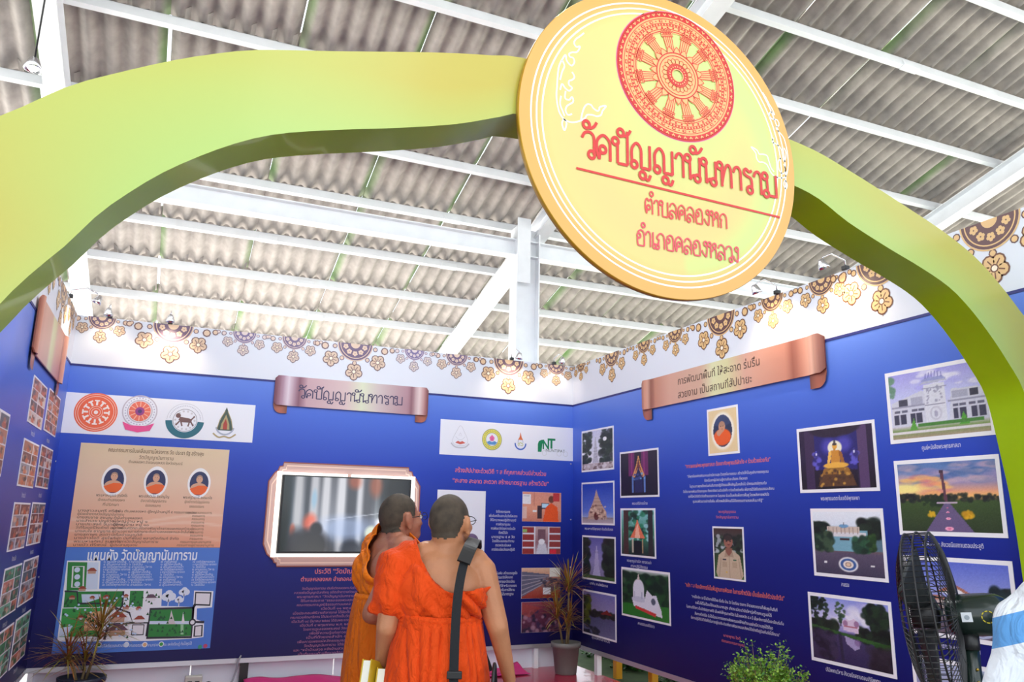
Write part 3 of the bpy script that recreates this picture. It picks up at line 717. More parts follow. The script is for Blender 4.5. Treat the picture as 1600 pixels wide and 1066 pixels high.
def pic_A3(w=60, h=70):
    P = Pic(w, h, seed=3); P.vgrad([(0, (90, 90, 170)), (.6, (150, 145, 200)), (1, (120, 110, 150))])
    tower(P, .45, .15, .92, .26, (176, 172, 214), (130, 120, 160)); P.blobs(60, 0, .0, .2, 1, DGR, .08); P.blobs(90, .7, 0, 1, 1, DGR, .09); P.rect(0, .92, 1, 1, (60, 90, 50)); P.grain(.03); return P
def pic_A4(w=60, h=75):
    P = Pic(w, h, seed=4); P.vgrad([(0, (110, 110, 180)), (.45, (150, 140, 180)), (.5, (60, 50, 60)), (.56, (80, 80, 120)), (1, (110, 110, 150))])
    P.blobs(70, 0, .1, .22, .75, ((40, 60, 30), (90, 100, 30), (20, 30, 24)), .07); P.blobs(50, .3, .42, 1, .55, ((46, 54, 44), (30, 30, 34)), .05); P.poly([(.55, .48), (.75, .36), (.9, .46)], (120, 40, 40)); P.blobs(30, .0, .8, .5, 1, ((30, 34, 50), (60, 60, 70)), .05); P.grain(.03); return P
def pic_B1(w=66, h=84):
    P = Pic(w, h, seed=5); P.vgrad([(0, (36, 20, 44)), (1, (24, 16, 34))])
    P.rect(.22, 0, .40, .55, (110, 36, 96)); P.rect(.58, 0, .76, .55, (110, 36, 96)); P.rect(.30, 0, .34, .5, (150, 50, 120)); P.rect(.64, 0, .67, .5, (150, 50, 120))
    P.poly([(.5, .06), (.56, .3), (.68, .58), (.60, .58), (.5, .36), (.40, .58), (.32, .58), (.44, .3)], (226, 160, 90)); P.poly([(.5, .14), (.54, .32), (.6, .5), (.5, .34), (.40, .5), (.46, .32)], (120, 60, 60))
    P.rect(.32, .56, .37, .95, (96, 130, 200)); P.rect(.63, .56, .68, .95, (96, 130, 200)); P.poly([(.4, .6), (.5, .34), (.6, .6), (.6, .95), (.4, .95)], (36, 40, 90)); P.blobs(16, .34, .5, .66, .64, ((110, 170, 220), (60, 80, 150)), .03); P.rect(.0, .93, 1, 1, (20, 14, 30)); P.grain(.02); return P
def pic_B2(w=66, h=90):
    P = Pic(w, h, seed=6); P.vgrad([(0, (150, 210, 220)), (.5, (60, 140, 110)), (1, (20, 40, 34))]); P.blobs(90, .1, 0, .9, .7, ((20, 90, 60), (40, 140, 100), (16, 50, 36), (170, 220, 230)), .07)
    P.rect(.08, 0, .22, 1, (70, 44, 40)); P.rect(.82, 0, .95, 1, (40, 36, 36)); P.poly([(.5, .2), (.6, .42), (.72, .62), (.28, .62), (.42, .42)], (232, 120, 84)); P.poly([(.46, .4), (.52, .3), (.58, .62), (.42, .62)], (250, 190, 160))
    P.rect(.34, .64, .38, .95, (200, 190, 170)); P.rect(.64, .64, .67, .95, (180, 150, 110)); P.rect(.40, .68, .62, .98, (14, 18, 24)); P.grain(.03); return P
def pic_B3(w=84, h=88):
    P = Pic(w, h, seed=7); P.vgrad([(0, (200, 210, 215)), (.1, (60, 90, 60)), (1, (30, 70, 30))]); P.blobs(160, 0, .1, 1, .65, ((24, 60, 30), (36, 80, 40), (14, 36, 22)), .07)
    P.poly([(0, .75), (1, .68), (1, 1), (0, 1)], (44, 120, 40)); W_ = (226, 230, 244); S_ = (176, 184, 210)
    P.ell(.37, .38, .12, .2, W_); P.rect(.25, .38, .49, .6, W_); P.poly([(.37, .06), (.40, .2), (.34, .2)], (214, 206, 200)); P.poly([(.22, .6), (.5, .55), (.52, .8), (.26, .78)], W_); P.ell(.37, .62, .17, .06, S_, .5)
    P.poly([(.55, .4), (.66, .5), (.74, .48), (.84, .78), (.86, .92), (.50, .86), (.5, .6)], W_); P.ell(.68, .62, .045, .07, (90, 100, 120)); P.poly([(.30, .76), (.74, .86), (.72, .93), (.30, .82)], (206, 60, 60)); P.rect(.27, .45, .29, .6, S_); P.rect(.43, .45, .45, .6, S_); P.grain(.02); return P
def portrait(P, cx, cy, s, robe=(236, 96, 24), skin=(206, 150, 118), asp=1):
    P.ell(cx, cy+.95*s*asp, .95*s, .75*s*asp, robe); P.ell(cx-.25*s, cy+.55*s*asp, .35*s, .3*s*asp, skin); P.rect(cx-.17*s, cy+.1*s*asp, cx+.17*s, cy+.5*s*asp, skin)
    P.ell(cx, cy, .36*s, .48*s*asp, skin, 1, .1); P.ell(cx, cy-.22*s*asp, .34*s, .25*s*asp, (150, 120, 104), .5); P.ell(cx-.14*s, cy-.02*s, .05*s, .03*s*asp, (70, 44, 40)); P.ell(cx+.14*s, cy-.02*s, .05*s, .03*s*asp, (70, 44, 40)); P.ell(cx, cy+.22*s*asp, .1*s, .03*s*asp, (150, 80, 76))
    P.poly([(cx-.7*s, cy+1.2*s*asp), (cx+.1*s, cy+.45*s*asp), (cx+.5*s, cy+.6*s*asp), (cx+.9*s, cy+1.4*s*asp), (cx-.5*s, cy+1.6*s*asp)], robe)
def pic_portrait_monk(w=60, h=84):
    P = Pic(w, h, (232, 208, 160), 8); P.ell(.5, .5, .40, .43, (246, 240, 226)); m = ((P.x-.5)/.33)**2+((P.y-.5)/.37)**2 < 1
    Q = Pic(w, h, (40, 50, 84), 8); Q.ell(.5, .2, .4, .2, (54, 68, 110)); portrait(Q, .48, .40, .32, asp=.8); P.a = np.where(m[..., None], Q.a, P.a); P.grain(.012); return P
def pic_portrait_officer(w=64, h=110):
    P = Pic(w, h, (70, 84, 70), 9); P.vgrad([(0, (66, 40, 36)), (.12, (70, 60, 56)), (.2, (30, 40, 34)), (1, (60, 100, 44))]); P.blobs(60, 0, .15, 1, .55, ((24, 34, 28), (60, 80, 60), (180, 190, 196), (16, 20, 20)), .07)
    K = (196, 178, 152); P.poly([(.16, .55), (.38, .44), (.66, .44), (.88, .54), (.98, .92), (.9, 1), (.12, 1), (.06, .9)], K); P.poly([(.4, .4), (.64, .4), (.62, .5), (.52, .56), (.42, .5)], (140, 92, 76))
    P.ell(.51, .27, .15, .13, (150, 100, 84), 1, .1); P.ell(.50, .18, .16, .07, (40, 34, 34), .85); P.ell(.45, .26, .03, .012, (40, 26, 24)); P.ell(.58, .26, .03, .012, (40, 26, 24)); P.ell(.52, .33, .05, .012, (110, 56, 52)); P.ell(.52, .29, .025, .02, (170, 116, 96))
    P.poly([(.40, .46), (.51, .57), (.36, .58)], (170, 150, 126)); P.poly([(.64, .46), (.51, .57), (.68, .58)], (170, 150, 126)); P.rect(.30, .62, .42, .65, (40, 40, 60)); P.rect(.66, .62, .76, .65, (60, 110, 80)); P.rect(.28, .67, .44, .78, (180, 160, 134)); P.rect(.62, .67, .78, .78, (180, 160, 134)); P.ln(.52, .57, .53, 1, .012, (150, 130, 110))
    P.ln(.24, .62, .17, .96, .02, (160, 140, 118)); P.ln(.84, .6, .9, .95, .02, (160, 140, 118)); P.ell(.42, .88, .03, .02, (214, 180, 90)); P.grain(.02); return P
def pic_C1(w=100, h=88):
    P = Pic(w, h, seed=10); P.vgrad([(0, (44, 28, 60)), (.5, (38, 24, 60)), (1, (22, 14, 24))]); P.rect(.08, 0, .22, 1, (60, 40, 78)); P.rect(.80, 0, .92, 1, (84, 60, 104)); P.rect(.22, 0, .80, .68, (34, 30, 110)); P.ell(.5, .0, .35, .16, (40, 26, 50))
    P.ell(.42, .30, .10, .12, (90, 84, 200), .7, .8); P.ell(.62, .28, .10, .12, (90, 84, 200), .7, .8); P.rect(.20, .4, .24, 1, (30, 20, 40)); P.rect(.78, .4, .8, 1, (40, 28, 60))
    P.ell(.5, .33, .095, .115, (240, 236, 214)); P.ell(.5, .30, .034, .05, (214, 150, 50)); P.ell(.5, .235, .015, .03, (60, 60, 60)); P.poly([(.455, .37), (.545, .37), (.565, .58), (.435, .58)], (206, 140, 50)); P.poly([(.415, .40), (.455, .37), (.44, .50), (.42, .58), (.385, .58)], (240, 190, 90)); P.poly([(.545, .37), (.59, .41), (.62, .58), (.575, .58), (.555, .48)], (160, 100, 40)); P.ell(.5, .315, .03, .042, (226, 166, 60)); P.ell(.5, .275, .032, .022, (60, 54, 60)); P.rect(.485, .34, .515, .38, (200, 140, 56))
    P.ell(.5, .62, .17, .05, (232, 176, 70)); P.poly([(.34, .66), (.66, .66), (.70, .76), (.30, .76)], (150, 104, 40)); P.poly([(.30, .76), (.70, .76), (.76, .96), (.24, .96)], (92, 60, 34)); P.blobs(40, .28, .68, .72, .95, ((200, 150, 60), (70, 44, 30)), .02)
    for x in (.24, .75): P.poly([(x, .34), (x+.05, .6), (x-.05, .6)], (84, 80, 190)); P.blobs(18, x-.05, .4, x+.05, .7, ((96, 90, 200), (40, 34, 110)), .03); P.ell(x, .42, .012, .02, (220, 220, 255))
    P.grain(.02); return P
def pic_C2(w=92, h=88):
    P = Pic(w, h, seed=11); P.vgrad([(0, (232, 238, 248)), (.22, (220, 230, 244)), (.3, (80, 110, 120)), (.6, (90, 120, 140)), (.62, (110, 90, 96)), (.66, (90, 80, 104)), (1, (64, 60, 84))]); P.blobs(60, 0, .2, .22, .34, DGR, .05); P.blobs(60, .72, .16, 1, .36, DGR, .06)
    P.rect(.2, .3, .8, .62, (120, 170, 190)); P.rect(.22, .24, .70, .36, (206, 190, 178)); P.rect(.2, .33, .78, .4, (216, 214, 220)); P.ell(.47, .23, .07, .03, (110, 160, 200)); P.rect(.462, .17, .478, .22, (90, 90, 110)); P.rect(.40, .42, .54, .46, (60, 40, 44))
    for k in range(8): P.rect(.24+k*.06, .25, .25+k*.06, .35, (150, 130, 124))
    P.blobs(80, .03, .34, .28, .62, ((36, 60, 44), (60, 84, 60), (24, 44, 34)), .045); P.blobs(70, .62, .40, .86, .62, ((30, 66, 50), (46, 90, 60), (24, 44, 34)), .045); P.blobs(30, .82, .36, .9, .6, GRS, .03)
    P.ell(.5, .83, .14, .115, (236, 236, 240)); P.ell(.5, .83, .115, .093, (56, 92, 156)); P.ell(.5, .83, .075, .06, (236, 226, 216)); P.ell(.5, .83, .045, .037, (150, 120, 110)); P.ell(.5, .83, .03, .024, (226, 196, 170)); P.rect(.14, .80, .18, .825, (220, 220, 224)); P.rect(.82, .82, .87, .845, (220, 220, 224)); P.grain(.02); return P
def pic_C3(w=100, h=92):
    P = Pic(w, h, seed=12); P.vgrad([(0, (140, 150, 226)), (.3, (196, 196, 236)), (.5, (150, 140, 200)), (.53, (70, 60, 100)), (1, (50, 40, 84))]); P.blobs(30, .3, .08, .75, .35, ((236, 234, 250), (170, 170, 230)), .08, .6)
    for cx, wd in ((.06, .16), (.18, .12)): P.tree(cx, .0, .5, wd, 60)
    P.tree(.40, .06, .42, .13, 40, ((60, 90, 60), (40, 66, 50))); P.tree(.85, .05, .55, .3, 120); P.blobs(60, .0, .38, .35, .52, DGR, .05); P.blobs(70, .62, .42, 1, .58, DGR, .05)
    P.poly([(.42, .34), (.47, .30), (.52, .32), (.57, .28), (.63, .34), (.62, .50), (.43, .48)], (216, 196, 222)); P.ell(.46, .37, .03, .05, (160, 120, 160)); P.ell(.60, .36, .03, .05, (160, 120, 160)); P.rect(.44, .40, .61, .42, (180, 110, 130)); P.poly([(0, .46), (1, .60), (1, .66), (0, .50)], (50, 90, 40)); P.poly([(.8, .6), (1, .58), (1, .72), (.8, .66)], (40, 76, 30))
    P.poly([(.44, .56), (.62, .62), (.62, .72), (.56, .76), (.46, .68)], (190, 176, 220), .8); P.ell(.60, .64, .04, .05, (130, 100, 150), .7); P.blobs(70, .02, .55, .3, .95, ((30, 26, 44), (60, 50, 80)), .05, .6); P.ln(.38, .55, .40, .95, .04, (40, 36, 56), .7); P.blobs(60, .75, .68, 1, .98, ((36, 26, 40), (50, 40, 56)), .06, .6); P.grain(.025); return P
def pic_D1(w=110, h=80):
    P = Pic(w, h, seed=13); P.vgrad([(0, (160, 156, 230)), (.35, (190, 194, 240)), (.8, (210, 214, 236)), (.82, (196, 190, 200)), (.88, (120, 150, 80)), (1, (170, 150, 130))]); P.blobs(30, .3, .0, 1, .3, ((236, 236, 250), (170, 168, 236)), .07, .6, .4)
    WC = (206, 208, 226); P.poly([(.02, .44), (.36, .30), (.40, .34), (.40, .8), (.02, .8)], WC); P.poly([(.66, .34), (.98, .36), (1, .8), (.62, .8)], WC); P.rect(.38, .22, .60, .80, (216, 218, 232)); P.poly([(.34, .22), (.64, .20), (.60, .17), (.38, .18)], (180, 184, 210)); P.rect(.36, .27, .62, .29, (150, 150, 180)); P.poly([(.36, .17), (.40, .13), (.58, .12), (.62, .17)], (150, 156, 210))
    for k in range(6): P.ln(.41+k*.033, .14-.01*(3-abs(k-2.5)), .42+k*.031, .04+.01*abs(k-2.5), .007, (84, 84, 170))
    P.rect(.02, .50, .38, .525, (150, 150, 176)); P.rect(.62, .50, 1, .525, (150, 150, 176)); P.rect(.10, .40, .2, .5, (70, 70, 90)); P.rect(.24, .39, .36, .5, (170, 172, 196)); P.rect(.84, .38, .92, .48, (50, 50, 70)); P.rect(.66, .38, .82, .48, (170, 172, 196))
    for x in (.05, .13, .24, .31, .66, .73, .82, .90): P.rect(x, .56, x+.06, .60, (96, 96, 120))
    for x in (.04, .22, .66, .84): P.rect(x, .62, x+.13, .78, (60, 60, 84)); P.rect(x+.05, .62, x+.065, .78, (180, 180, 200))
    P.blobs(30, .41, .26, .57, .5, ((160, 160, 186),), .012, 1, 1); P.ell(.49, .66, .06, .1, (190, 190, 208)); P.ell(.49, .66, .045, .08, (216, 218, 232)); P.ell(.49, .67, .02, .05, (170, 170, 196)); P.rect(.385, .52, .595, .54, (120, 120, 150))
    P.poly([(.25, .70), (.29, .88), (.20, .88)], (90, 160, 60)); P.poly([(.76, .68), (.81, .86), (.71, .86)], (80, 160, 50)); P.rect(.29, .79, .95, .84, (70, 130, 54)); P.blobs(16, .0, .0, .05, .35, ((100, 140, 120),), .03); P.rect(.0, .89, 1, .92, (220, 216, 220)); P.grain(.03); return P
def pic_D2(w=116, h=92):
    P = Pic(w, h, seed=14); P.vgrad([(0, (84, 120, 176)), (.3, (150, 140, 180)), (.42, (226, 160, 130)), (.50, (250, 190, 110)), (.55, (90, 80, 60)), (.56, (60, 84, 40)), (1, (44, 60, 34))])
    P.blobs(70, .0, .04, 1, .3, ((60, 100, 160), (90, 130, 190), (170, 150, 190), (200, 170, 180)), .09, .45, .35); P.blobs(40, 0, .2, .5, .45, ((240, 150, 110), (220, 130, 130), (250, 200, 110)), .08, .5, .3); P.ell(.06, .38, .22, .08, (255, 244, 150), .9, .8)
    P.blobs(120, .0, .47, 1, .56, ((30, 40, 34), (24, 30, 30), (50, 56, 40)), .022); P.blobs(30, .25, .5, .5, .62, ((30, 50, 30),), .02)
    P.poly([(.47, .60), (.53, .60), (.74, 1), (.26, 1)], (104, 90, 130)); P.poly([(.455, .14), (.487, .14), (.51, .58), (.48, .58)], (96, 60, 76)); P.rect(.445, .12, .49, .16, (70, 50, 66)); P.rect(.40, .575, .60, .60, (190, 170, 190))
    for y, r in ((.66, .012), (.72, .016), (.81, .024), (.95, .042)): P.ell(.5, y, r, r*.7, (244, 170, 200)); P.ell(.5, y, r*.5, r*.35, (226, 120, 160))
    P.blobs(14, .3, .70, .36, .78, ((214, 170, 30),), .02); P.blobs(18, .66, .70, .74, .80, ((220, 170, 30), (190, 140, 20)), .025); P.grain(.02); return P
def pic_D3(w=110, h=80):
    P = Pic(w, h, seed=15); P.vgrad([(0, (92, 110, 210)), (.45, (150, 160, 224)), (.72, (130, 130, 170)), (.76, (120, 110, 130)), (1, (96, 84, 100))]); P.poly([(.30, .42), (.48, .30), (.66, .44)], (170, 110, 90)); P.poly([(.34, .44), (.48, .34), (.62, .46)], (226, 226, 236)); P.poly([(0, .44), (.98, .56), (.98, .64), (0, .54)], (176, 120, 100)); P.rect(.0, .54, 1, .76, (190, 176, 176))
    for k in range(14): P.rect(.03+k*.07, .60, .06+k*.07, .72, (80, 60, 70))
    P.blobs(60, .82, .34, 1, .62, ((36, 56, 60), (24, 40, 44)), .04); P.blobs(90, .0, .15, .12, .8, ((110, 130, 150), (60, 76, 84), (130, 150, 170)), .05); P.ell(.66, .92, .14, .07, (180, 190, 220)); P.ell(.66, .92, .09, .045, (120, 110, 140)); P.grain(.02); return P
def pic_D4(w=90, h=70):
    P = Pic(w, h, seed=16); P.vgrad([(0, (180, 190, 226)), (.6, (120, 120, 140)), (1, (70, 66, 84))]); P.poly([(0, 0), (.1, .05), (.25, .9), (0, 1)], (150, 150, 190)); P.blobs(50, .6, .0, 1, .8, DGR, .06); P.rect(.2, .4, .55, .6, (200, 196, 206)); P.grain(.02); return P
def pic_room(seed, kind, w=60, h=46):
    P = Pic(w, h, seed=seed)
    if kind == 0:
        P.vgrad([(0, (222, 150, 130)), (.55, (230, 160, 130)), (1, (206, 130, 110))]); P.rect(.0, .08, .22, .42, (236, 236, 240)); P.rect(.03, .12, .18, .15, (170, 170, 190)); P.rect(.48, .38, .68, .56, (60, 60, 84)); P.rect(.50, .40, .66, .53, (190, 230, 250)); P.rect(.38, .46, .5, .9, (60, 40, 50)); P.ell(.74, .24, .075, .12, (110, 66, 50)); P.poly([(.60, .5), (.74, .36), (.9, .5), (.93, 1), (.52, 1)], (240, 90, 30)); P.rect(.78, .02, .95, .3, (196, 60, 60)); P.rect(.0, .5, .12, .9, (226, 190, 180)); P.rect(.26, .60, .36, .68, (240, 240, 240)); P.ln(.3, 0, .3, .45, .01, (170, 90, 80))
    elif kind == 1:
        P.vgrad([(0, (200, 170, 170)), (.6, (150, 110, 120)), (1, (196, 190, 206))])
        for y in (.05, .3, .55, .8): P.rect(.0, y, .32, y+.2, (150, 50, 50)); P.rect(0, y+.2, .32, y+.24, (226, 226, 236)); P.rect(.68, y, 1, y+.2, (150, 60, 60)); P.rect(.68, y+.2, 1, y+.24, (226, 226, 236))
        P.rect(.30, 0, .34, 1, (220, 220, 230)); P.rect(.66, 0, .70, 1, (220, 220, 230)); P.rect(.4, .1, .6, .5, (120, 84, 96)); P.poly([(.42, .6), (.6, .6), (.66, 1), (.36, 1)], (206, 206, 220)); P.ell(.5, .55, .08, .1, (236, 236, 244)); P.rect(.72, .82, .88, .98, (220, 40, 60)); P.rect(0, .1, .12, .22, (150, 190, 110))
    elif kind == 2:
        P.vgrad([(0, (226, 190, 160)), (.35, (196, 130, 110)), (1, (150, 50, 40))]); P.poly([(0, .12), (.7, .22), (.7, .45), (0, .95)], (96, 96, 120))
        for k in range(5): P.ln(0, .25+k*.16, .68, .27+k*.045, .02, (190, 180, 190))
        P.poly([(.5, .6), (.9, .35), (1, .4), (1, .7), (.62, .9)], (110, 90, 100)); P.rect(.55, .66, .75, .88, (240, 240, 246)); P.rect(.72, 0, 1, .3, (236, 230, 220)); P.blobs(30, .5, .35, 1, .6, ((150, 110, 110), (60, 60, 80)), .04)
    else:
        P.vgrad([(0, (150, 70, 84)), (.4, (110, 50, 76)), (1, (70, 30, 60))]); P.blobs(60, 0, .3, 1, 1, ((60, 40, 80), (130, 90, 120), (170, 130, 150), (40, 30, 60)), .05); P.poly([(0, .05), (.5, .2), (.2, .5), (0, .4)], (170, 70, 60), .6)
    P.grain(.03); return P
def pic_collage(seed, w=44, h=66, green=0):
    P = Pic(w, h, (200, 196, 206), seed); r = P.r; y = 0; pal = ((150, 84, 64), (150, 150, 160), (120, 70, 70), (206, 196, 190), (84, 90, 100), (180, 120, 90)) if not green else ((60, 130, 80), (110, 170, 140), (170, 150, 140), (60, 90, 70), (196, 120, 90))
    for row in range(4):
        sp = r.uniform(.35, .65); y1 = y+.25
        for x0, x1 in ((0, sp), (sp, 1)):
            c = pal[r.randint(len(pal))]; c2 = pal[r.randint(len(pal))]; P.rect(x0+.015, y+.01, x1-.015, y1-.01, c); P.blobs(5, x0+.06, y+.06, x1-.06, y1-.04, (c2, (60, 50, 56), (214, 170, 150)), .07); P.ell((x0+x1)/2, y+.1, .05, .04, (150, 100, 80)); P.ell((x0+x1)/2, y+.19, .09, .06, (206, 96, 50) if not green else (60, 110, 70), .75)
            for q in ((x0, y, x0+.02, y1), (x0, y, x1, y+.012)): P.rect(*q, (226, 226, 232))
        y = y1
    P.grain(.03); return P

# ---------- right wall pictures
A1 = quad_rect(rw, [(909, 674), (959, 666), (960, 734), (910, 738)]); photo(RIGHT, A1, pic_A1(), 'wall photo of a slim white tower between dark trees, topmost beside the booth corner')
A2 = quad_rect(rw, [(909, 754), (960, 752), (961, 821), (910, 820)]); photo(RIGHT, A2, pic_A2(), 'wall photo of a tan stepped pagoda against deep blue sky')
A3 = quad_rect(rw, [(910, 836), (962, 840), (963, 913), (911, 904)]); photo(RIGHT, A3, pic_A3(), 'wall photo of a lilac-lit tower framed by trees at dusk')
A4 = quad_rect(rw, [(910, 920), (963, 930), (964, 1005), (912, 989)]); photo(RIGHT, A4, pic_A4(), 'wall photo of a still pond with red-roofed building, lowest beside the booth corner')
B1 = quad_rect(rw, [(969, 707), (1029, 700), (1031, 776.6), (970, 778)]); photo(RIGHT, B1, pic_B1(), 'wall photo of a dark shrine interior with a golden pointed gable and purple curtains')
B2 = quad_rect(rw, [(970, 795), (1024, 794), (1026, 874), (971, 868)]); photo(RIGHT, B2, pic_B2(), 'wall photo of an orange-robed figure on a pedestal among green trees')
B3 = quad_rect(rw, [(971, 885), (1047, 896), (1049, 980), (973, 960)]); photo(RIGHT, B3, pic_B3(), 'wall photo of white domed chapel and white halls on a lawn seen from above')
PM = quad_rect(rw, [(1105, 641), (1152.5, 632), (1157, 708), (1108, 713)]); photo(RIGHT, PM, pic_portrait_monk(), 'wall portrait of a monk in an oval on cream ground, under the copper scroll')
PO = quad_rect(rw, [(1113.6, 822.5), (1162, 824), (1166, 910), (1117, 903.6)]); photo(RIGHT, PO, pic_portrait_officer(), 'wall portrait of a man in khaki uniform shirt standing outdoors', border=.014)
C1 = quad_rect(rw, [(1245, 671), (1366, 655.6), (1376.5, 766), (1252, 771.7)]); photo(RIGHT, C1, pic_C1(), 'wall photo of a golden seated statue in a dark purple hall', border=.022)
C2 = quad_rect(rw, [(1266.7, 795), (1379.8, 794.6), (1389.5, 910.7), (1273.5, 899.4)]); photo(RIGHT, C2, pic_C2(), 'wall photo of a forecourt with a round blue and white floor emblem', border=.022)
C3 = quad_rect(rw, [(1262.8, 925.4), (1393, 940.4), (1402, 1061), (1269.5, 1032)]); photo(RIGHT, C3, pic_C3(), 'wall photo of a pink chapel mirrored in a pond among trees', border=.022)
d2 = quad_rect(rw, [(1396.7, 721), (1561, 709.4), (1576.7, 841), (1407.7, 836)]); photo(RIGHT, d2, pic_D2(), 'wall photo of a stone pillar and paved path under a sunset sky', border=.024)
a = rw((1382, 584.7)); b = rw((1394, 695)); c_ = rw((1553, 679))
d1 = ((a[0]+b[0])/2, (b[1]+c_[1])/2, d2[2]+.0, a[1]); photo(RIGHT, d1, pic_D1(), 'wall photo of a white two-storey building with crown-like roof ornament, partly behind the arch', border=.024)
a = rw((1411.7, 868.5)); b = rw((1582, 876)); c_ = rw((1422, 989)); d_ = rw((1539, 1006.7))
d3 = ((a[0]+c_[0])/2, (c_[1]+d_[1])/2, b[0], (a[1]+b[1])/2); photo(RIGHT, d3, pic_D3(), 'wall photo of a gabled building under blue sky, behind the black fan', border=.024)
d4a = rw((1424.6, 1020.7)); photo(RIGHT, (d4a[0], d4a[1]-.62, d4a[0]+(d3[2]-d3[0]), d4a[1]), pic_D4(), 'wall photo of a pale court, lowest picture behind the fan pole', border=.024)

# ---------- right wall lettering
TW, TO, TPK = col(222, 224, 240), col(236, 120, 84), col(226, 120, 120)
def wall_text(wall, fr, f, lines, c, name='printed_text', bold=0.0):
    """lines: (text, centre px, left px, right px, height m)"""
    F = Flat()
    for s, pc, pl, pr, hgt in lines:
        a, b = f(pl), f(pr); cc = f(pc); F.text(s, (a[0]+b[0])/2, cc[1]-hgt*.3, hgt, c, 1, width=abs(b[0]-a[0]), bold=bold)
    return F.build(name, fr, wall, M_PRINT, step=.0006, base=.0016)
wall_text(wall_right, RIGHT, rw, [('“การเผยแผ่พระพุทธศาสนา ต้องอาศัยพุทธบริษัททั้ง ๔ ร่วมด้วยช่วยกัน”', (1136, 724), (1071, 728), (1204, 718), .044)], TO, 'printed_heading', .012)
body = ['“วิถีพุทธในองค์กรพัฒนาคนอย่างมีความสุข ด้วยกุศโลบายธรรมะ สร้างวัดให้เป็นศูนย์กลางของชุมชน', 'ต้องเริ่มจากผู้นำความรู้ความดีและเสียสละ ที่พวกเรา', 'ในฐานะชาวพุทธต้องช่วยกันสืบทอดปฏิบัติธรรมให้เจริญมั่นคงสืบไป เจ้าคณะสงฆ์ทุกระดับ', 'มีนโยบายการพัฒนาวัดและชุมชน ต้องอาศัยความร่วมมือทั้ง ๕ ร่วมด้วยช่วยกัน เพื่อการมีวินัยในตนเองและสังคม', 'เราก็มีหน้าที่สร้างวัดสร้างบรรยากาศ ในชุมชน ร่วมเป็นพลังเพื่อการฟื้นฟู โดยพลังกายพลังใจ', 'ชุมชนพัฒนาอย่างยั่งยืน สร้างพลังให้คนดีมีศีลธรรมตามรอยสัมมาทิฐิ”']
spans = [(1074, 1201), (1101, 1168), (1078, 1198), (1068, 1210), (1076, 1202), (1083, 1193)]
wall_text(wall_right, RIGHT, rw, [(t, ((a+b)/2, 741+i*8.4), (a, 743+i*8.3), (b, 739+i*8.5), .030) for i, (t, (a, b)) in enumerate(zip(body, spans))], TW)
wall_text(wall_right, RIGHT, rw, [('พระครูปัญญาธรรม', (1135, 800), (1123, 800), (1150, 800), .028), ('วัดปัญญานันทาราม', (1136, 808.6), (1119, 808.5), (1154, 809), .028)], TPK)
wall_text(wall_right, RIGHT, rw, [('“หลัก ๕ ส คือหลักการที่เป็นพื้นฐานการพัฒนา ในการสร้างวินัย เป็นเรื่องใกล้ตัวประจำวัน”', (1148, 925), (1071, 914), (1226, 936), .044)], TO, 'printed_heading', .012)
body2 = ['“การใช้หลัก ๕ ส นี้ ในวัดการใช้ได้ผล เริ่มต้น บ้าน วัด โรงเรียน ราชการ ให้สวยสดงดงามก็เพิ่มพูนขึ้นทันที', 'แผ่ไปได้ไม่ต้องใช้งบประมาณสูง เกิดระเบียบวินัยใหญ่สร้างคนดูแลได้', 'ในสถานที่ต่างๆ เป็นปัจจัยสุขภาพที่ดี เป็นพลังให้คุณภาพชีวิต ในรั้วของหลัก ๕ ส นี้ เป็นหลักการที่เป็นระเบียบร่มรื่น', 'สิ่งการสร้างวินัย นับได้เป็นแนวทางของการพึ่งพาตนเองให้คนทำงานอย่างมีความสุขได้ดีที่สุด', 'ซึ่งการปฏิบัติตัวมีวินัยที่ดีเป็นการอยู่ร่วมกัน นำมาซึ่งการพัฒนาคนและสังคมได้อย่างดีอยู่ร่วมกันต่อไปอีกนาน”']
sp2 = [((1081, 931), (1215, 955)), ((1087, 941), (1206, 963)), ((1073, 947), (1225, 976)), ((1086, 958), (1208, 983)), ((1080, 965), (1219, 993))]
wall_text(wall_right, RIGHT, rw, [(t, ((a[0]+b[0])/2, (a[1]+b[1])/2), a, b, .030) for t, (a, b) in zip(body2, sp2)], TW)
wall_text(wall_right, RIGHT, rw, [('นายพุทธ ใจดี', (1145, 996), (1131, 993), (1157, 998), .028), ('ประธานคณะกรรมการชุมชน', (1145, 1005), (1128, 1001), (1163, 1009), .028)], TPK)
caps = [('พระเจดีย์ทรงไทย', (1000, 787), (988, 787), (1012, 787)), ('พระมหาเจดีย์พุทธคยา อินเดียจำลอง', (936, 827), (914, 826), (958, 828)), ('เสาหิน ลานโพธิธรรม', (936, 914), (922, 911), (950, 918)), ('อุโบสถกลางน้ำ', (940, 1000), (925, 996), (953, 1004)), ('พระพุทธรูปปางลีลา กลางสวนป่า', (999, 878), (980, 874), (1018, 881)), ('ศาลาปฏิบัติธรรม', (999, 886), (986, 883), (1012, 888)), ('ลานธรรมเจดีย์ขาว', (1010, 977), (997, 974), (1023, 982)),
        ('พระพุทธเมตตาในเจดีย์พุทธคยา', (1312, 779), (1283, 780), (1343, 778)), ('ลานธรรม', (1321, 914), (1315, 913), (1327, 915)), ('ปรินิพพานวิหาร สังเวชนียสถานตอนปรินิพพาน', (1333, 1056), (1291, 1047), (1376, 1066)),
        ('ศูนย์หนังสือพระพุทธศาสนา', (1471, 698), (1441, 701), (1501, 694)), ('เสาหินอโศก สังเวชนียสถานตอนประสูติ', (1485, 852), (1442, 851), (1537, 854)), ('สถานที่แสดงธรรมแห่งชาติ', (1510, 1016), (1470, 1010), (1532, 1018))]
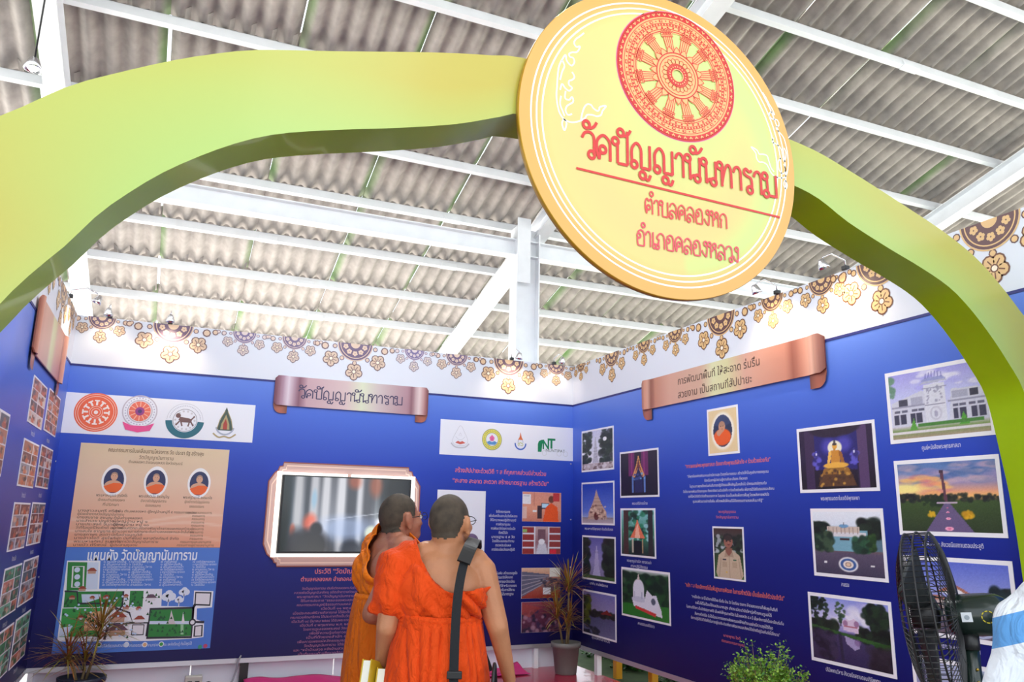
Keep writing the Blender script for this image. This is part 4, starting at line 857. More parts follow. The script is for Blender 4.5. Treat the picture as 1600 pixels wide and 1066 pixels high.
for t, pc, pl, pr in caps: wall_text(wall_right, RIGHT, rw, [(t, pc, pl, pr, .036)], TW, 'printed_caption')

# ---------- copper scroll banners (thin curled boards)
def scroll(fr, f, r, label, curl=.10, drop=.10, texts=(), tones=None):
    O, U, V, N = fr; u0, v0, u1, v1 = r; uc = (u0+u1)/2
    o = thing('scroll_banner', O+U*uc+V*v0+N*.012, label, 'banner')
    hw = (u1-u0)/2; hh = v1-v0
    sec = tones; vs = []; fs = []; cl = []
    n = 60
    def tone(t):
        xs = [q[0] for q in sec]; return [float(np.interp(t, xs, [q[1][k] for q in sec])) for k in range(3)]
    for i in range(n+1):
        t = i/n; u = -hw+2*hw*t; e = min(t, 1-t)*2*hw
        q = max(0, 1-e/.14); zz = .012+.02*math.sin(min(1, max(0, 1-abs(e-.07)/.07))*PI/2)
        rd = .028*(1-math.sqrt(max(0, 1-max(0, 1-e/.03)**2)))
        for v in (rd, hh-rd): vs.append(U*u+V*v+N*zz); cl.append((*lin(np.array(tone(t))/255), 1))
    for i in range(n): fs.append((2*i, 2*i+2, 2*i+3, 2*i+1))
    nv = len(vs)
    vs += [v-N*.01 for v in vs[:nv]]; cl += cl[:nv]
    for i in range(n): fs.append((nv+2*i, nv+2*i+1, nv+2*i+3, nv+2*i+2)); fs.append((2*i, nv+2*i, nv+2*i+2, 2*i+2)); fs.append((2*i+1, 2*i+3, nv+2*i+3, nv+2*i+1))
    fs.append((0, 1, nv+1, nv)); fs.append((2*n, nv+2*n, nv+2*n+1, 2*n+1))
    me = mesh_from('ribbon', vs, fs); at = me.color_attributes.new('ink', 'FLOAT_COLOR', 'POINT'); at.data.foreach_set('color', np.array(cl, np.float32).ravel())
    obj('ribbon', me, M_PRINT, o)
    for sg in (-1, 1):      # curled tail under each end
        F = Flat(); x0 = sg*hw; x1 = sg*(hw-curl)
        K = 10
        for k in range(K):
            t0, t1 = k/K, (k+1)/K; xa, xb = x0+(x1-x0)*t0, x0+(x1-x0)*t1
            ya, yb = -drop*min(1, math.sqrt(max(0, 1-(1-min(1, t0*1.8))**2))), -drop*min(1, math.sqrt(max(0, 1-(1-min(1, t1*1.8))**2)))
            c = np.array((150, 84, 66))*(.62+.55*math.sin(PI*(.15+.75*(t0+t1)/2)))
            F.poly([(xa, .03), (xb, .03), (xb, yb), (xa, ya)], tuple(lin(np.clip(c/255, 0, 1))))
        F.build('curled_tail', (N*.004, U, V, N), o, M_PRINT)
    for fn in texts: fn(o, (N*.0135, U, V, N), hw, hh)
    return o
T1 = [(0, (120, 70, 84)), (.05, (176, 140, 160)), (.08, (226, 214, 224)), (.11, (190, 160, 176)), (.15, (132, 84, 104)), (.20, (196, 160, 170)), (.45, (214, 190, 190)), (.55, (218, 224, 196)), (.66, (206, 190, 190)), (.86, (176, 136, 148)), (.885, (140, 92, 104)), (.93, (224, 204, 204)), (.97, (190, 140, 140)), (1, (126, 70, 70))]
rb = quad_rect(bw, [(432, 587), (668, 607), (668, 650), (425, 633)]); 
def tx1(o, fr, hw, hh):
    F = Flat(); F.L = 0; thai(F, 'วัดปัญญานันทาราม', -.02, hh*.30, hh*.30, hw*1.36, col(58, 50, 92), 1, .0105); F.build('banner_lettering', fr, o, M_PRINT, step=.0005)
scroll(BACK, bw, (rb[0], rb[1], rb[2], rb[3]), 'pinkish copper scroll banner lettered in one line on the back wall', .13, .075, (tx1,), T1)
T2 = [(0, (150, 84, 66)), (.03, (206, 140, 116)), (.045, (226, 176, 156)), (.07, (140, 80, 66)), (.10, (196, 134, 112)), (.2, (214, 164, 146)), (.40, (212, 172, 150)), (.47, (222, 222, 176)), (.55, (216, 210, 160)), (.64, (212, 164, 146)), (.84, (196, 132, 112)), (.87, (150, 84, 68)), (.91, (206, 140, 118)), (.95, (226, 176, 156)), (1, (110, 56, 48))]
a = rw((1005.5, 596)); b = rw((1287, 522)); c_ = rw((1025.7, 637)); d_ = rw((1259, 590))
rr_ = (a[0], (c_[1]+d_[1])/2, b[0]+.02, (a[1]+b[1])/2)
def tx2(o, fr, hw, hh):
    F = Flat(); F.text('การพัฒนาพื้นที่ ให้สะอาด ร่มรื่น', -.03, hh*.57, hh*.33, col(96, 74, 66), 1, width=hw*.92, bold=-.0); F.text('สวยงาม เป็นสถานที่สัปปายะ', -.08, hh*.14, hh*.33, col(96, 74, 66), 1, width=hw*.84)
    F.build('banner_lettering', fr, o, M_PRINT, step=.0005)
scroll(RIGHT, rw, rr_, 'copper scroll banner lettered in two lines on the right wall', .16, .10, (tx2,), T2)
def tx3(o, fr, hw, hh): pass
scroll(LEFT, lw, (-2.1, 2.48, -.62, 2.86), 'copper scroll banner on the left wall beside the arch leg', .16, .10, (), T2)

# ---------- left wall collages
def lq(*p): return quad_rect(lw, p)
LQ = [(lq((52.4, 587.5), (73, 604.6), (63.4, 671.7), (41, 659.5)), 0, 'top row, nearer the arch'), (lq((77, 607), (94, 623), (85, 682), (67, 673.6)), 0, 'top row, next to the corner'),
      (lq((36.6, 685.6), (60.5, 695), (50, 762), (25.6, 760.7)), 0, 'second row, nearer the arch'), (lq((64, 696), (82, 702), (73.6, 763.6), (54, 762.4)), 0, 'second row, next to the corner'),
      (lq((21.5, 785), (45.6, 786), (36.8, 856.5), (10, 862.6)), 0, 'third row, nearer the arch'), (lq((50, 786), (69.8, 785), (61.7, 848), (40, 854)), 0, 'third row, next to the corner'),
      (lq((5, 890), (32, 880.6), (24, 954), (-4, 969)), 1, 'fourth row, nearer the arch'), (lq((36, 875), (58.5, 870), (51, 934), (27.6, 948)), 0, 'fourth row, next to the corner'),
      (lq((-10, 991), (18, 978.5), (11, 1053), (-20, 1074)), 1, 'bottom row, nearer the arch'), (lq((24, 965), (46, 957), (37.6, 1023), (14, 1047)), 1, 'bottom row, next to the corner')]
for i, (r, g, where) in enumerate(LQ):
    photo(LEFT, r, pic_collage(30+i, green=g), 'narrow photo collage on the left wall, %s' % where, 'photo collages on the left wall', .01)
    F = Flat(); F.text('กิจกรรมวัด', (r[0]+r[2])/2, r[1]-.07, .045, TW, 1, width=.16); F.build('printed_caption', LEFT, wall_left, M_PRINT, base=.0016)
q = lq((-14, 632), (14, 646.6), (1, 740), (-30, 745)); photo(LEFT, (q[0]-.2, q[1], q[2], q[3]), pic_collage(52), 'wider photo collage at the left edge of the frame', None, .012)

# ---------- back wall: logo strips
MS = mat('white_vinyl', col(236, 240, 250), .4)
def strip_board(px, label):
    r = quad_rect(bw, px); o, fr, q = board('logo_strip', BACK, r, None, label, 'sign', m=MS, th=.002); return r, o, (fr[0]+fr[3]*.0003, *fr[1:]), (r[0]+r[2])/2, r[1]
r, o, fr, uc, v0 = strip_board([(105, 611), (399, 635), (394, 694), (94.5, 674)], 'white strip with four round and crest emblems, above the beige notice')
def loc(px): q = bw(px); return q[0]-uc, q[1]-v0
F = Flat(); cx, cy = loc((150, 644.5)); R_ = .172; F.disc(cx, cy, R_, col(240, 106, 70), 1, n=40)
for rr in (.92, .82, .30, .20): F.ring(cx, cy, R_*rr-.002, R_*rr+.002, col(250, 220, 206), 2, n=40)
for k in range(12):
    a = 2*PI*k/12; e = (math.cos(a), math.sin(a)); F.line([(cx+e[0]*R_*.36, cy+e[1]*R_*.36), (cx+e[0]*R_*.62, cy+e[1]*R_*.62)], .016, col(250, 236, 230), 2); F.line([(cx+e[0]*R_*.6-e[1]*.02, cy+e[1]*R_*.6+e[0]*.02), (cx+e[0]*R_*.6+e[1]*.02, cy+e[1]*R_*.6-e[0]*.02)], .012, col(250, 236, 230), 2.3)
F.disc(cx, cy, R_*.1, col(250, 236, 230), 2, n=10); F.build('orange_wheel_emblem', fr, o)
F = Flat(); cx, cy = loc((218.6, 643)); R_ = .145; F.ring(cx, cy, R_*.93, R_, col(196, 190, 204), 1, n=40); F.ring(cx, cy, R_*.66, R_*.72, col(196, 190, 204), 1, n=40); F.disc(cx, cy, R_*.62, col(236, 116, 92), 1, n=30); F.disc(cx, cy, R_*.26, col(150, 60, 140), 2, n=20); F.disc(cx, cy, R_*.12, col(70, 50, 110), 3, n=12)
for k in range(12): a = 2*PI*k/12; F.line([(cx+math.cos(a)*R_*.28, cy+math.sin(a)*R_*.28), (cx+math.cos(a)*R_*.6, cy+math.sin(a)*R_*.6)], .006, col(250, 200, 180), 2)
for k in range(30): a = 2*PI*k/30; F.disc(cx+.82*R_*math.cos(a), cy+.82*R_*math.sin(a), .006, col(176, 170, 196), 1.2, n=5)
F.poly([(cx-.13, cy-.10), (cx-.06, cy-.13), (cx+.06, cy-.13), (cx+.13, cy-.10), (cx+.10, cy-.17), (cx, cy-.19), (cx-.10, cy-.17)], col(236, 80, 150), 4); F.build('pink_ribbon_emblem', fr, o)
F = Flat(); cx, cy = loc((289, 657)); R_ = .165; F.ring(cx, cy, R_*.66, R_, col(28, 104, 124), 1, n=30, a0=PI*1.02, a1=PI*1.98); F.ring(cx, cy, R_*.6, R_*.63, col(150, 150, 160), 1, n=40); F.ring(cx, cy, R_*.92, R_*.94, col(196, 200, 210), 1, n=30, a0=0, a1=PI)
BR = col(116, 84, 84)   # striding lion
F.poly([(cx-.055, cy+.0), (cx-.045, cy+.03), (cx+.03, cy+.02), (cx+.06, cy+.01), (cx+.055, cy-.02), (cx-.03, cy-.02)], BR, 2); F.disc(cx-.06, cy+.04, .022, BR, 2.1, n=10)
for x0, y0, x1, y1 in ((-.045, -.01, -.075, -.05), (-.035, -.01, -.02, -.055), (.04, -.01, .03, -.055), (.05, -.01, .075, -.05), (.055, .01, .08, .04)): F.line([(cx+x0, cy+y0), (cx+x1, cy+y1)], .012, BR, 2.2)
for k in range(26): a = PI*(.05+.9*k/25); F.disc(cx+.8*R_*math.cos(a), cy+.8*R_*math.sin(a), .005, col(186, 190, 204), 1.2, n=5)
for k in range(14): a = 2*PI*k/14; F.disc(cx+.5*R_*math.cos(a), cy+.5*R_*math.sin(a), .010, col(206, 206, 214), 1.2, n=6)
F.build('teal_lion_emblem', fr, o)
F = Flat(); cx, cy = loc((352, 663)); DK, GL = col(64, 84, 76), col(176, 160, 116)
F.poly([(cx, cy+.16), (cx+.03, cy+.08), (cx+.06, cy+.0), (cx+.075, cy-.06), (cx-.075, cy-.06), (cx-.06, cy+.0), (cx-.03, cy+.08)], DK, 1); F.poly([(cx, cy+.09), (cx+.035, cy+.0), (cx+.04, cy-.05), (cx-.04, cy-.05), (cx-.035, cy+.0)], GL, 2); F.poly([(cx, cy+.05), (cx+.018, cy+.0), (cx+.018, cy-.05), (cx-.018, cy-.05), (cx-.018, cy+.0)], col(170, 60, 50), 3)
F.ring(cx, cy-.02, .07, .085, col(170, 180, 200), 1.2, n=24, a0=PI*1.05, a1=PI*1.95); F.line([(cx-.10, cy-.09), (cx-.05, cy-.125), (cx, cy-.115), (cx+.05, cy-.125), (cx+.10, cy-.09)], .014, GL, 2, smooth=4)
for sg in (-1, 1): F.line([(cx+sg*.012, cy+.12), (cx+sg*.05, cy+.04), (cx+sg*.07, cy-.05)], .006, GL, 2)
F.build('pagoda_crest', fr, o)
r, o, fr, uc, v0 = strip_board([(688.8, 656), (896, 668.5), (896, 720), (686, 711)], 'white strip with four emblems ending at the booth corner')
F = Flat(); cx, cy = loc((719, 684)); GR_ = col(196, 198, 208)
F.line([(cx, cy+.125), (cx+.05, cy+.05), (cx+.085, cy-.03), (cx+.06, cy-.075), (cx, cy-.085), (cx-.06, cy-.075), (cx-.085, cy-.03), (cx-.05, cy+.05)], .0035, GR_, 1, smooth=5, closed=True)
F.line([(cx-.10, cy-.06), (cx-.05, cy-.10), (cx+.05, cy-.10), (cx+.10, cy-.06)], .014, GR_, 1.2, smooth=4); F.poly([(cx-.055, cy-.055), (cx-.025, cy-.035), (cx, cy-.045), (cx+.025, cy-.035), (cx+.06, cy-.055), (cx, cy-.07)], col(206, 96, 84), 1.4)
F.line([(cx-.05, cy+.01), (cx-.02, cy-.02), (cx+.02, cy-.02), (cx+.05, cy+.01)], .003, GR_, 1.5, smooth=4); F.line([(cx, cy+.05), (cx-.02, cy+.02), (cx+.02, cy+.02), (cx, cy+.05)], .003, GR_, 1.5); F.build('drop_emblem', fr, o)
F = Flat(); cx, cy = loc((768.5, 687)); R_ = .114; F.ring(cx, cy, R_*.6, R_, col(226, 220, 96), 1, n=40); F.ring(cx, cy, R_*.94, R_, col(150, 156, 120), 2, n=40); F.ring(cx, cy, R_*.6, R_*.65, col(150, 156, 120), 2, n=40)
for k in range(28): a = 2*PI*k/28; F.disc(cx+.8*R_*math.cos(a), cy+.8*R_*math.sin(a), .0055, col(120, 130, 110), 2, n=5)
F.poly([(cx, cy+.05), (cx+.03, cy+.02), (cx+.02, cy-.015), (cx-.02, cy-.015), (cx-.03, cy+.02)], col(236, 110, 170), 2); F.poly([(cx-.06, cy-.03), (cx-.03, cy-.015), (cx, cy-.028), (cx+.03, cy-.015), (cx+.06, cy-.03), (cx+.035, cy-.055), (cx-.035, cy-.055)], col(90, 150, 210), 2); F.line([(cx, cy-.02), (cx, cy+.02)], .005, col(150, 60, 120), 3); F.build('yellow_ring_emblem', fr, o)
F = Flat(); cx, cy = loc((813, 692)); F.ring(cx, cy-.01, .055, .070, col(70, 110, 200), 1, n=24, a0=PI*.98, a1=PI*2.02); F.poly([(cx, cy+.115), (cx+.012, cy+.06), (cx+.03, cy+.03), (cx-.03, cy+.03), (cx-.012, cy+.06)], col(220, 120, 70), 1)
F.line([(cx-.025, cy+.03), (cx-.03, cy-.0)], .004, col(120, 130, 180), 1); F.line([(cx+.025, cy+.03), (cx+.03, cy-.0)], .004, col(120, 130, 180), 1); F.text('๙๖', cx, cy-.035, .07, col(190, 200, 110), 1.4); F.ring(cx, cy+.06, .006, .009, col(220, 80, 60), 1.5, n=8); F.build('blue_arc_emblem', fr, o)
F = Flat(); G2 = col(14, 132, 84); a = loc((840, 706)); b = loc((866, 678)); 
ax, ay = a; F.poly([(ax, ay), (ax, ay+.085), (ax+.012, ay+.115), (ax+.04, ay+.13), (ax+.075, ay+.135), (ax+.075, ay+.10), (ax+.055, ay+.09), (ax+.045, ay)], G2, 1)
F.text('N', ax+.097, ay+.035, .135, G2, 1.2, width=.078, bold=.03); F.text('T', ax+.165, ay+.045, .150, G2, 1.5, width=.095, bold=.03)
F.text('NUNTIPAT', ax+.215, ay+.005, .045, col(96, 110, 104), 1.4, width=.235)
for xx in (.08, .26, .34): F.ring(ax+xx, ay-.01, .024, .030, col(220, 224, 226), 1, n=20)
F.build('green_letter_emblem', fr, o)

# ---------- beige notice
r = quad_rect(bw, [(127, 691), (359, 704), (343, 857), (104, 854)]); rm = quad_rect(bw, [(104, 854), (343, 857), (328, 1016), (85, 1020)])
vm = (r[1]+rm[3])/2; r = (r[0], vm+.001, r[2], r[3]); rm = (r[0], rm[1], r[2], vm-.001)
o, fr, q = board('notice_board', BACK, r, None, 'beige printed notice with three oval monk portraits and a list of names', 'notice', m=MS, th=.003)
uc, v0 = (r[0]+r[2])/2, r[1]; hw, hh = (r[2]-r[0])/2, r[3]-r[1]
P = Pic(70, 60, seed=60); P.vgrad([(0, (222, 202, 168)), (.35, (232, 202, 176)), (.75, (236, 184, 156)), (1, (228, 158, 128))])
for y, a_ in ((.72, .5), (.80, .5), (.90, .35)):
    for k in range(40): x = k/40; P.ell(x, y+.05*math.sin(x*5+y*9), .03, .012, (246, 224, 206), a_*.5, .8)
grid_print('notice_print', P.img(), -hw, 0, hw, hh, fr, o, off=.0004)
F = Flat(); BN = col(110, 84, 60); BK = col(66, 52, 52)
F.text('คณะกรรมการขับเคลื่อนงานโครงการ วัด ประชา รัฐ สร้างสุข', 0, hh*.925, .048, BN, 2, width=hw*1.28, bold=.008); F.text('วัดปัญญานันทาราม', 0, hh*.865, .046, BN, 2, width=hw*.46); F.text('ตำบลคลองหก อำเภอคลองหลวง จังหวัดปทุมธานี', 0, hh*.82, .036, BN, 2, width=hw*.72)
for k, (x, n1, n2, n3) in enumerate(((-.52, 'พระมหาสมบูรณ์ วุฑฺฒิกโร', 'เจ้าคณะตำบลคลองหก', 'ที่ปรึกษา'), (.03, 'พระปลัดวินัย ธีรปญฺโญ', 'เจ้าอาวาสวัดปัญญานันทาราม', 'ประธานกรรมการ'), (.62, 'พระครูวิสุทธิ์ ธรรมวโร', 'ผู้ช่วยเจ้าอาวาสวัดปัญญานันทาราม', 'รองประธานกรรมการ'))):
    for j, (t, wd) in enumerate(((n1, .40), (n2, .34), (n3, .2))): F.text(t, x*hw, hh*(.485-.045*j), .032, BK if j == 0 else BN, 2, width=wd*hw)
rows = [('นางสาวสมศรี ศรีสุข', 'กำนัน ตำบลคลองหก ผู้ใหญ่บ้านหมู่ที่ ๕ กรรมการชุมชน', 'รองประธานกรรมการ'), ('ผู้ช่วยเจ้าอาวาสวัดปัญญานันทาราม', '', 'กรรมการ'), ('นายสมชาย สุขบุญ', 'กำนันตำบลคลองหก', 'กรรมการ'), ('นายสำรวย บุญช่วย', 'ผู้ใหญ่บ้าน หมู่ ๑', 'กรรมการ'), ('นายประสงค์ จันทร์งาม', 'ผู้ใหญ่บ้าน หมู่ ๑๐', 'กรรมการ'), ('ว่าที่ร้อยตรีวีระศักดิ์ อนุภาพ', 'ผอ.โรงเรียนศรีวิทยา เครือข่ายพัฒนาเด็กเยาวชนและครอบครัวอบอุ่น', 'กรรมการ'), ('นางสมใจ ชาญยุทธ', 'ผู้อำนวยการการศึกษาระดับตำบลคลองหกและใกล้เคียง', 'กรรมการ'), ('นางสุภาพร สุขตา', 'เครือข่ายบุญวิถี', 'กรรมการ'), ('นางสาวใจดี สุขใจ', 'บริษัท นันทิพัฒน์ พลาสติกภัณฑ์ จำกัด', 'กรรมการ'), ('พระมหาสุทัศน์ ธมฺมวโร', 'เลขานุการวัดปัญญานันทาราม', 'กรรมการและเลขานุการ'), ('นายบัว ศรีพงษ์', 'ผู้ประสานชุมชน', 'กรรมการผู้ช่วยเลขานุการ')]
for j, (a_, b_, c_) in enumerate(rows):
    y = hh*(.335-.0325*j)
    F.text(a_, -hw*.92, y, .029, BK, 2, 'L', width=min(.018*len(a_), .36)); 
    if b_: F.text(b_, -hw*.46, y, .029, BK, 2, 'L', width=min(.015*len(b_), .66)*1.0)
    F.text(c_, hw*.66, y, .029, BN, 2, 'C', width=.0125*len(c_)+.02)
F.build('notice_lettering', fr, o, step=.0006, base=.0002)
for k, x in enumerate((-.52, .03, .62)):
    F = Flat(); n = 30; pts = [(x*hw+.098*math.cos(2*PI*i/n)*(1-.12*max(0, math.sin(2*PI*i/n))**2), hh*.645+.135*math.sin(2*PI*i/n)) for i in range(n)]; F.poly(pts, col(246, 246, 248), 1.5)
    F.disc(x*hw, hh*.64, .080, col(44, 50, 96), 2, n=26, ry=.108); SK = col(216, 168, 140); RB = col(240, 104, 40)
    F.disc(x*hw, hh*.64-.045, .072, SK, 2.3, n=16, ry=.05); F.poly([(x*hw-.075, hh*.64-.05), (x*hw+.0, hh*.64-.018), (x*hw+.05, hh*.64-.02), (x*hw+.077, hh*.64-.03), (x*hw+.06, hh*.64-.075), (x*hw+.03, hh*.64-.1), (x*hw-.03, hh*.64-.1), (x*hw-.06, hh*.64-.075)], RB, 3)
    F.disc(x*hw, hh*.64+.038, .028, SK, 3.2, n=16, ry=.037); F.disc(x*hw, hh*.64+.052, .026, col(170, 140, 124), 3.6, n=12, ry=.024); F.disc(x*hw, hh*.64+.036, .024, SK, 3.8, n=12, ry=.026)
    for sg in (-1, 1): F.disc(x*hw+sg*.009, hh*.64+.042, .003, BK, 4, n=5)
    F.build('oval_portrait', fr, o)

# ---------- blue map board
r = rm; o, fr, q = board('map_board', BACK, r, None, 'light blue printed site map of the temple grounds', 'map', m=mat('map_blue', col(74, 124, 214), .4), th=.003)
hw, hh = (r[2]-r[0])/2, r[3]-r[1]; uc, v0 = (r[0]+r[2])/2, r[1]
def ml(px, py):  # crop px (photograph zoom 400-1066 region) to local
    q = bw((px*.2625, 800+py*.2626)); return (max(-hw+.002, min(hw-.002, q[0]-uc)), max(.002, q[1]-v0))
def mp(F, pts, c, L, w=None, closed=True, sm=0):
    P = [ml(*p) for p in pts]
    if w: F.line(P, w, c, L, smooth=sm, closed=closed)
    else: F.poly(P, c, L)
LB, G3, G4, BKR, TN, GY = col(206, 222, 246), col(34, 130, 54), col(56, 160, 74), col(34, 34, 52), col(226, 176, 130), col(228, 228, 236)
F = Flat()
mp(F, [(400, 290), (598, 290), (590, 458), (965, 458), (960, 560), (1150, 565), (1155, 468), (1270, 472), (1262, 568), (1172, 575), (1170, 640), (1215, 655), (1210, 745), (1130, 755), (880, 768), (340, 772)], col(236, 240, 250), 1)
mp(F, [(405, 298), (520, 300), (510, 468), (396, 468)], G3, 2); mp(F, [(435, 325), (500, 325), (495, 450), (428, 448)], GY, 3, w=.012); mp(F, [(520, 300), (588, 300), (580, 460), (512, 462)], LB, 2)
for y in (345, 387, 430): c_ = ml(460, y); F.disc(c_[0], c_[1], .022, LB, 4, n=10)
mp(F, [(388, 475), (735, 472), (730, 565), (378, 570)], G3, 2); mp(F, [(485, 490), (600, 490), (595, 515), (520, 540), (490, 540)], LB, 3); mp(F, [(372, 575), (610, 570), (600, 740), (355, 745)], G4, 2); mp(F, [(775, 470), (855, 470), (848, 565), (768, 565)], G3, 2)
mp(F, [(520, 600), (600, 590), (610, 640), (585, 705), (500, 710), (500, 660)], TN, 3); mp(F, [(360, 690), (430, 680), (400, 740), (350, 742)], LB, 3); mp(F, [(640, 680), (770, 665), (765, 755), (625, 757)], GY, 3)
mp(F, [(385, 472), (460, 475), (465, 545), (640, 545), (700, 575), (770, 600), (790, 660), (640, 670)], BKR, 4, w=.014, closed=False); mp(F, [(735, 472), (728, 560), (690, 600)], BKR, 4, w=.014, closed=False); mp(F, [(645, 625), (665, 605), (750, 605), (770, 635), (750, 660), (665, 665)], GY, 4); mp(F, [(610, 640), (680, 570), (700, 590), (640, 690), (620, 760)], BKR, 4.2, w=.02, closed=False); mp(F, [(770, 660), (880, 660), (870, 740)], BKR, 4, w=.014, closed=False); mp(F, [(790, 672), (858, 672), (852, 730), (782, 732)], GY, 4.4); mp(F, [(790, 672), (858, 672), (852, 730), (782, 732)], BKR, 4.6, w=.010)
mp(F, [(895, 580), (1150, 572), (1135, 738), (880, 745)], G3, 3); mp(F, [(885, 650), (1140, 650), (1140, 668), (885, 668)], LB, 3.5); mp(F, [(895, 578), (1152, 570), (1138, 745), (875, 750)], BKR, 4, w=.020); mp(F, [(1165, 480), (1255, 482), (1248, 555), (1160, 552)], GY, 3); mp(F, [(1165, 480), (1255, 482), (1248, 555), (1160, 552)], BKR, 4, w=.016); mp(F, [(1162, 550), (1150, 570), (1145, 655), (1215, 656)], BKR, 4, w=.022, closed=False); mp(F, [(1160, 680), (1203, 675), (1200, 738), (1155, 740)], GY, 3); mp(F, [(1160, 680), (1203, 675), (1200, 738), (1155, 740)], BKR, 4, w=.014)
c_ = ml(1145, 657); F.disc(c_[0], c_[1], .03, BKR, 5, n=14); F.disc(c_[0], c_[1], .018, GY, 5.5, n=12)
mp(F, [(1020, 585), (1035, 640), (1045, 668), (992, 668), (1008, 640)], col(206, 200, 206), 5); mp(F, [(1090, 595), (1100, 660), (1080, 660)], GY, 5); mp(F, [(1075, 670), (1092, 670), (1092, 730), (1075, 730)], col(150, 200, 160), 5)
rnd = random.Random(3)
for reg, n in (((390, 480, 450, 560), 8), ((372, 580, 600, 740), 26), ((630, 480, 725, 560), 10), ((740, 480, 770, 600), 6), ((860, 480, 960, 640), 14), ((900, 590, 1130, 740), 26), ((520, 600, 600, 700), 10), ((640, 670, 780, 750), 8), ((775, 475, 850, 560), 8)):
    for _ in range(n):
        c_ = ml(rnd.uniform(reg[0], reg[2]), rnd.uniform(reg[1], reg[3])); F.poly([(c_[0], c_[1]+.018), (c_[0]+.011, c_[1]-.006), (c_[0]-.011, c_[1]-.006)], col(14, 84, 44), 6+rnd.random()*.3)
for x, y, s_ in ((548, 352, 1.2), (490, 458, 1), (430, 510, .8), (550, 510, .7), (632, 508, .9), (750, 568, .9), (700, 628, 2.2), (830, 640, 1.4), (900, 512, 1.4), (700, 705, 2.4), (480, 628, .8), (605, 725, .8), (670, 570, .8), (750, 500, .7), (825, 575, .8)):
    c_ = ml(x, y); F.rect(c_[0]-.025*s_, c_[1]-.018*s_, c_[0]+.025*s_, c_[1], col(190, 150, 130) if s_ != 1.4 else GY, 7); F.poly([(c_[0]-.034*s_, c_[1]), (c_[0]+.034*s_, c_[1]), (c_[0]+.01*s_, c_[1]+.022*s_), (c_[0]-.01*s_, c_[1]+.022*s_)], col(150, 60, 44) if s_ < 2.3 and x != 900 else col(96, 70, 90), 7)
for _ in range(46):
    c_ = ml(rnd.uniform(380, 860), rnd.uniform(480, 750)); F.disc(c_[0], c_[1], .009, col(190, 214, 244), 7.5+rnd.random()*.3, n=8)
for x, y, s_ in ((1005, 505, 1.3), (1097, 478, 1), (1067, 525, .8)):   # white trees
    c_ = ml(x, y)
    for dx, dy in ((-.02, 0), (.02, 0), (0, .018), (0, -.008)): F.disc(c_[0]+dx*s_, c_[1]+dy*s_, .026*s_, col(220, 232, 250), 3+dx, n=10)
    F.line([(c_[0], c_[1]), (c_[0], c_[1]-.07*s_)], .007, col(220, 232, 250), 3)
F.build('map_drawing', fr, o, step=.00035, base=.0003)
F = Flat(); c_ = ml(855, 265); F.text('แผนผัง วัดปัญญานันทาราม', c_[0], c_[1]-.03, .115, col(230, 238, 252), 1, width=.87, bold=.018)
for k, (x, n) in enumerate(((615, 10), (765, 10), (955, 10), (1145, 10))):
    for j in range(n):
        c_ = ml(x+2-j*1.0, 303+j*15.3); t = ('๑ ศูนย์หนังสือ', '๒ ลานธรรม วิหาร', '๓ ศาลาปฏิบัติธรรม พุทธคยา', '๔ อุโบสถกลางน้ำ', '๕ กุฏิสงฆ์', '๖ โรงฉัน', '๗ เจดีย์พุทธคยา')[(j*3+k*2) % 7]; F.text(t, c_[0], c_[1], .026, col(214, 226, 248), 1, 'L', width=min(.2, .011*len(t)+.02))
for x, cc in ((503, BKR), (588, G3), (752, LB), (862, TN), (960, G4)):
    c_ = ml(x, 790 if x < 900 else 787); F.disc(c_[0], c_[1], .022, col(230, 236, 250), 1, n=12); F.disc(c_[0], c_[1], .015, cc, 2, n=10)
for x, y, t, wd in ((545, 800, 'เส้นทางรถ', .08), (670, 797, 'พื้นที่สีเขียวและสวนป่า', .2), (808, 795, 'ลานจอดรถ', .10), (910, 793, 'ลานทราย', .08), (1050, 787, 'จุดชม แหล่งเรียนรู้ ต้นไม้พูดได้', .25)):
    c_ = ml(x, y); F.text(t, c_[0], c_[1]-.01, .034, col(220, 230, 248), 1, width=wd)
c_ = ml(1190, 803); F.disc(c_[0], c_[1], .018, col(50, 150, 120), 1, n=10); c_ = ml(1222, 798); F.disc(c_[0], c_[1], .018, col(190, 70, 110), 1, n=10); F.build('map_lettering', fr, o, step=.0006, base=.0006)

# ---------- TV with scroll-edged frame board and LED strips
fx0, fy1 = bw((419, 762))[0], bw((540, 727))[1]; fx1 = bw((655.6, 760))[0]; fy0 = bw((435, 885))[1]
tv = thing('television', (0, 0, 0), 'wall television edged with white light strips on a rose-copper frame board', 'television')
sx0, sy0, sx1, sy1 = quad_rect(bw, [(441, 741), (640, 751), (634, 866), (430, 863)])
ucx, ucz = (sx0+sx1)/2, sy0; tv.location = (ucx, -.002, ucz)
TF = (Vector((0, 0, 0)), Vector((1, 0, 0)), Vector((0, 0, 1)), Vector((0, -1, 0)))
a0, a1, b0, b1 = fx0-ucx, fx1-ucx, fy0-ucz, fy1-ucz
st = .10
outl = [(a0+st*1.25, b1), (a1-st*1.25, b1), (a1-st*1.2, b1-.035), (a1-st*.9, b1-.04), (a1-st*.8, b1-.075), (a1-.05, b1-.10), (a1, b1-.18), (a1, b0+.20), (a1-.04, b0+.11), (a1-st, b0+.06), (a1-st*1.1, b0+.035), (a1-st*1.3, b0+.03), (a1-st*1.35, b0), (a0+st*1.35, b0), (a0+st*1.3, b0+.03), (a0+st*1.1, b0+.035), (a0+st, b0+.06), (a0+.04, b0+.11), (a0, b0+.20), (a0, b1-.18), (a0+.05, b1-.10), (a0+st*.8, b1-.075), (a0+st*.9, b1-.04), (a0+st*1.2, b1-.035)]
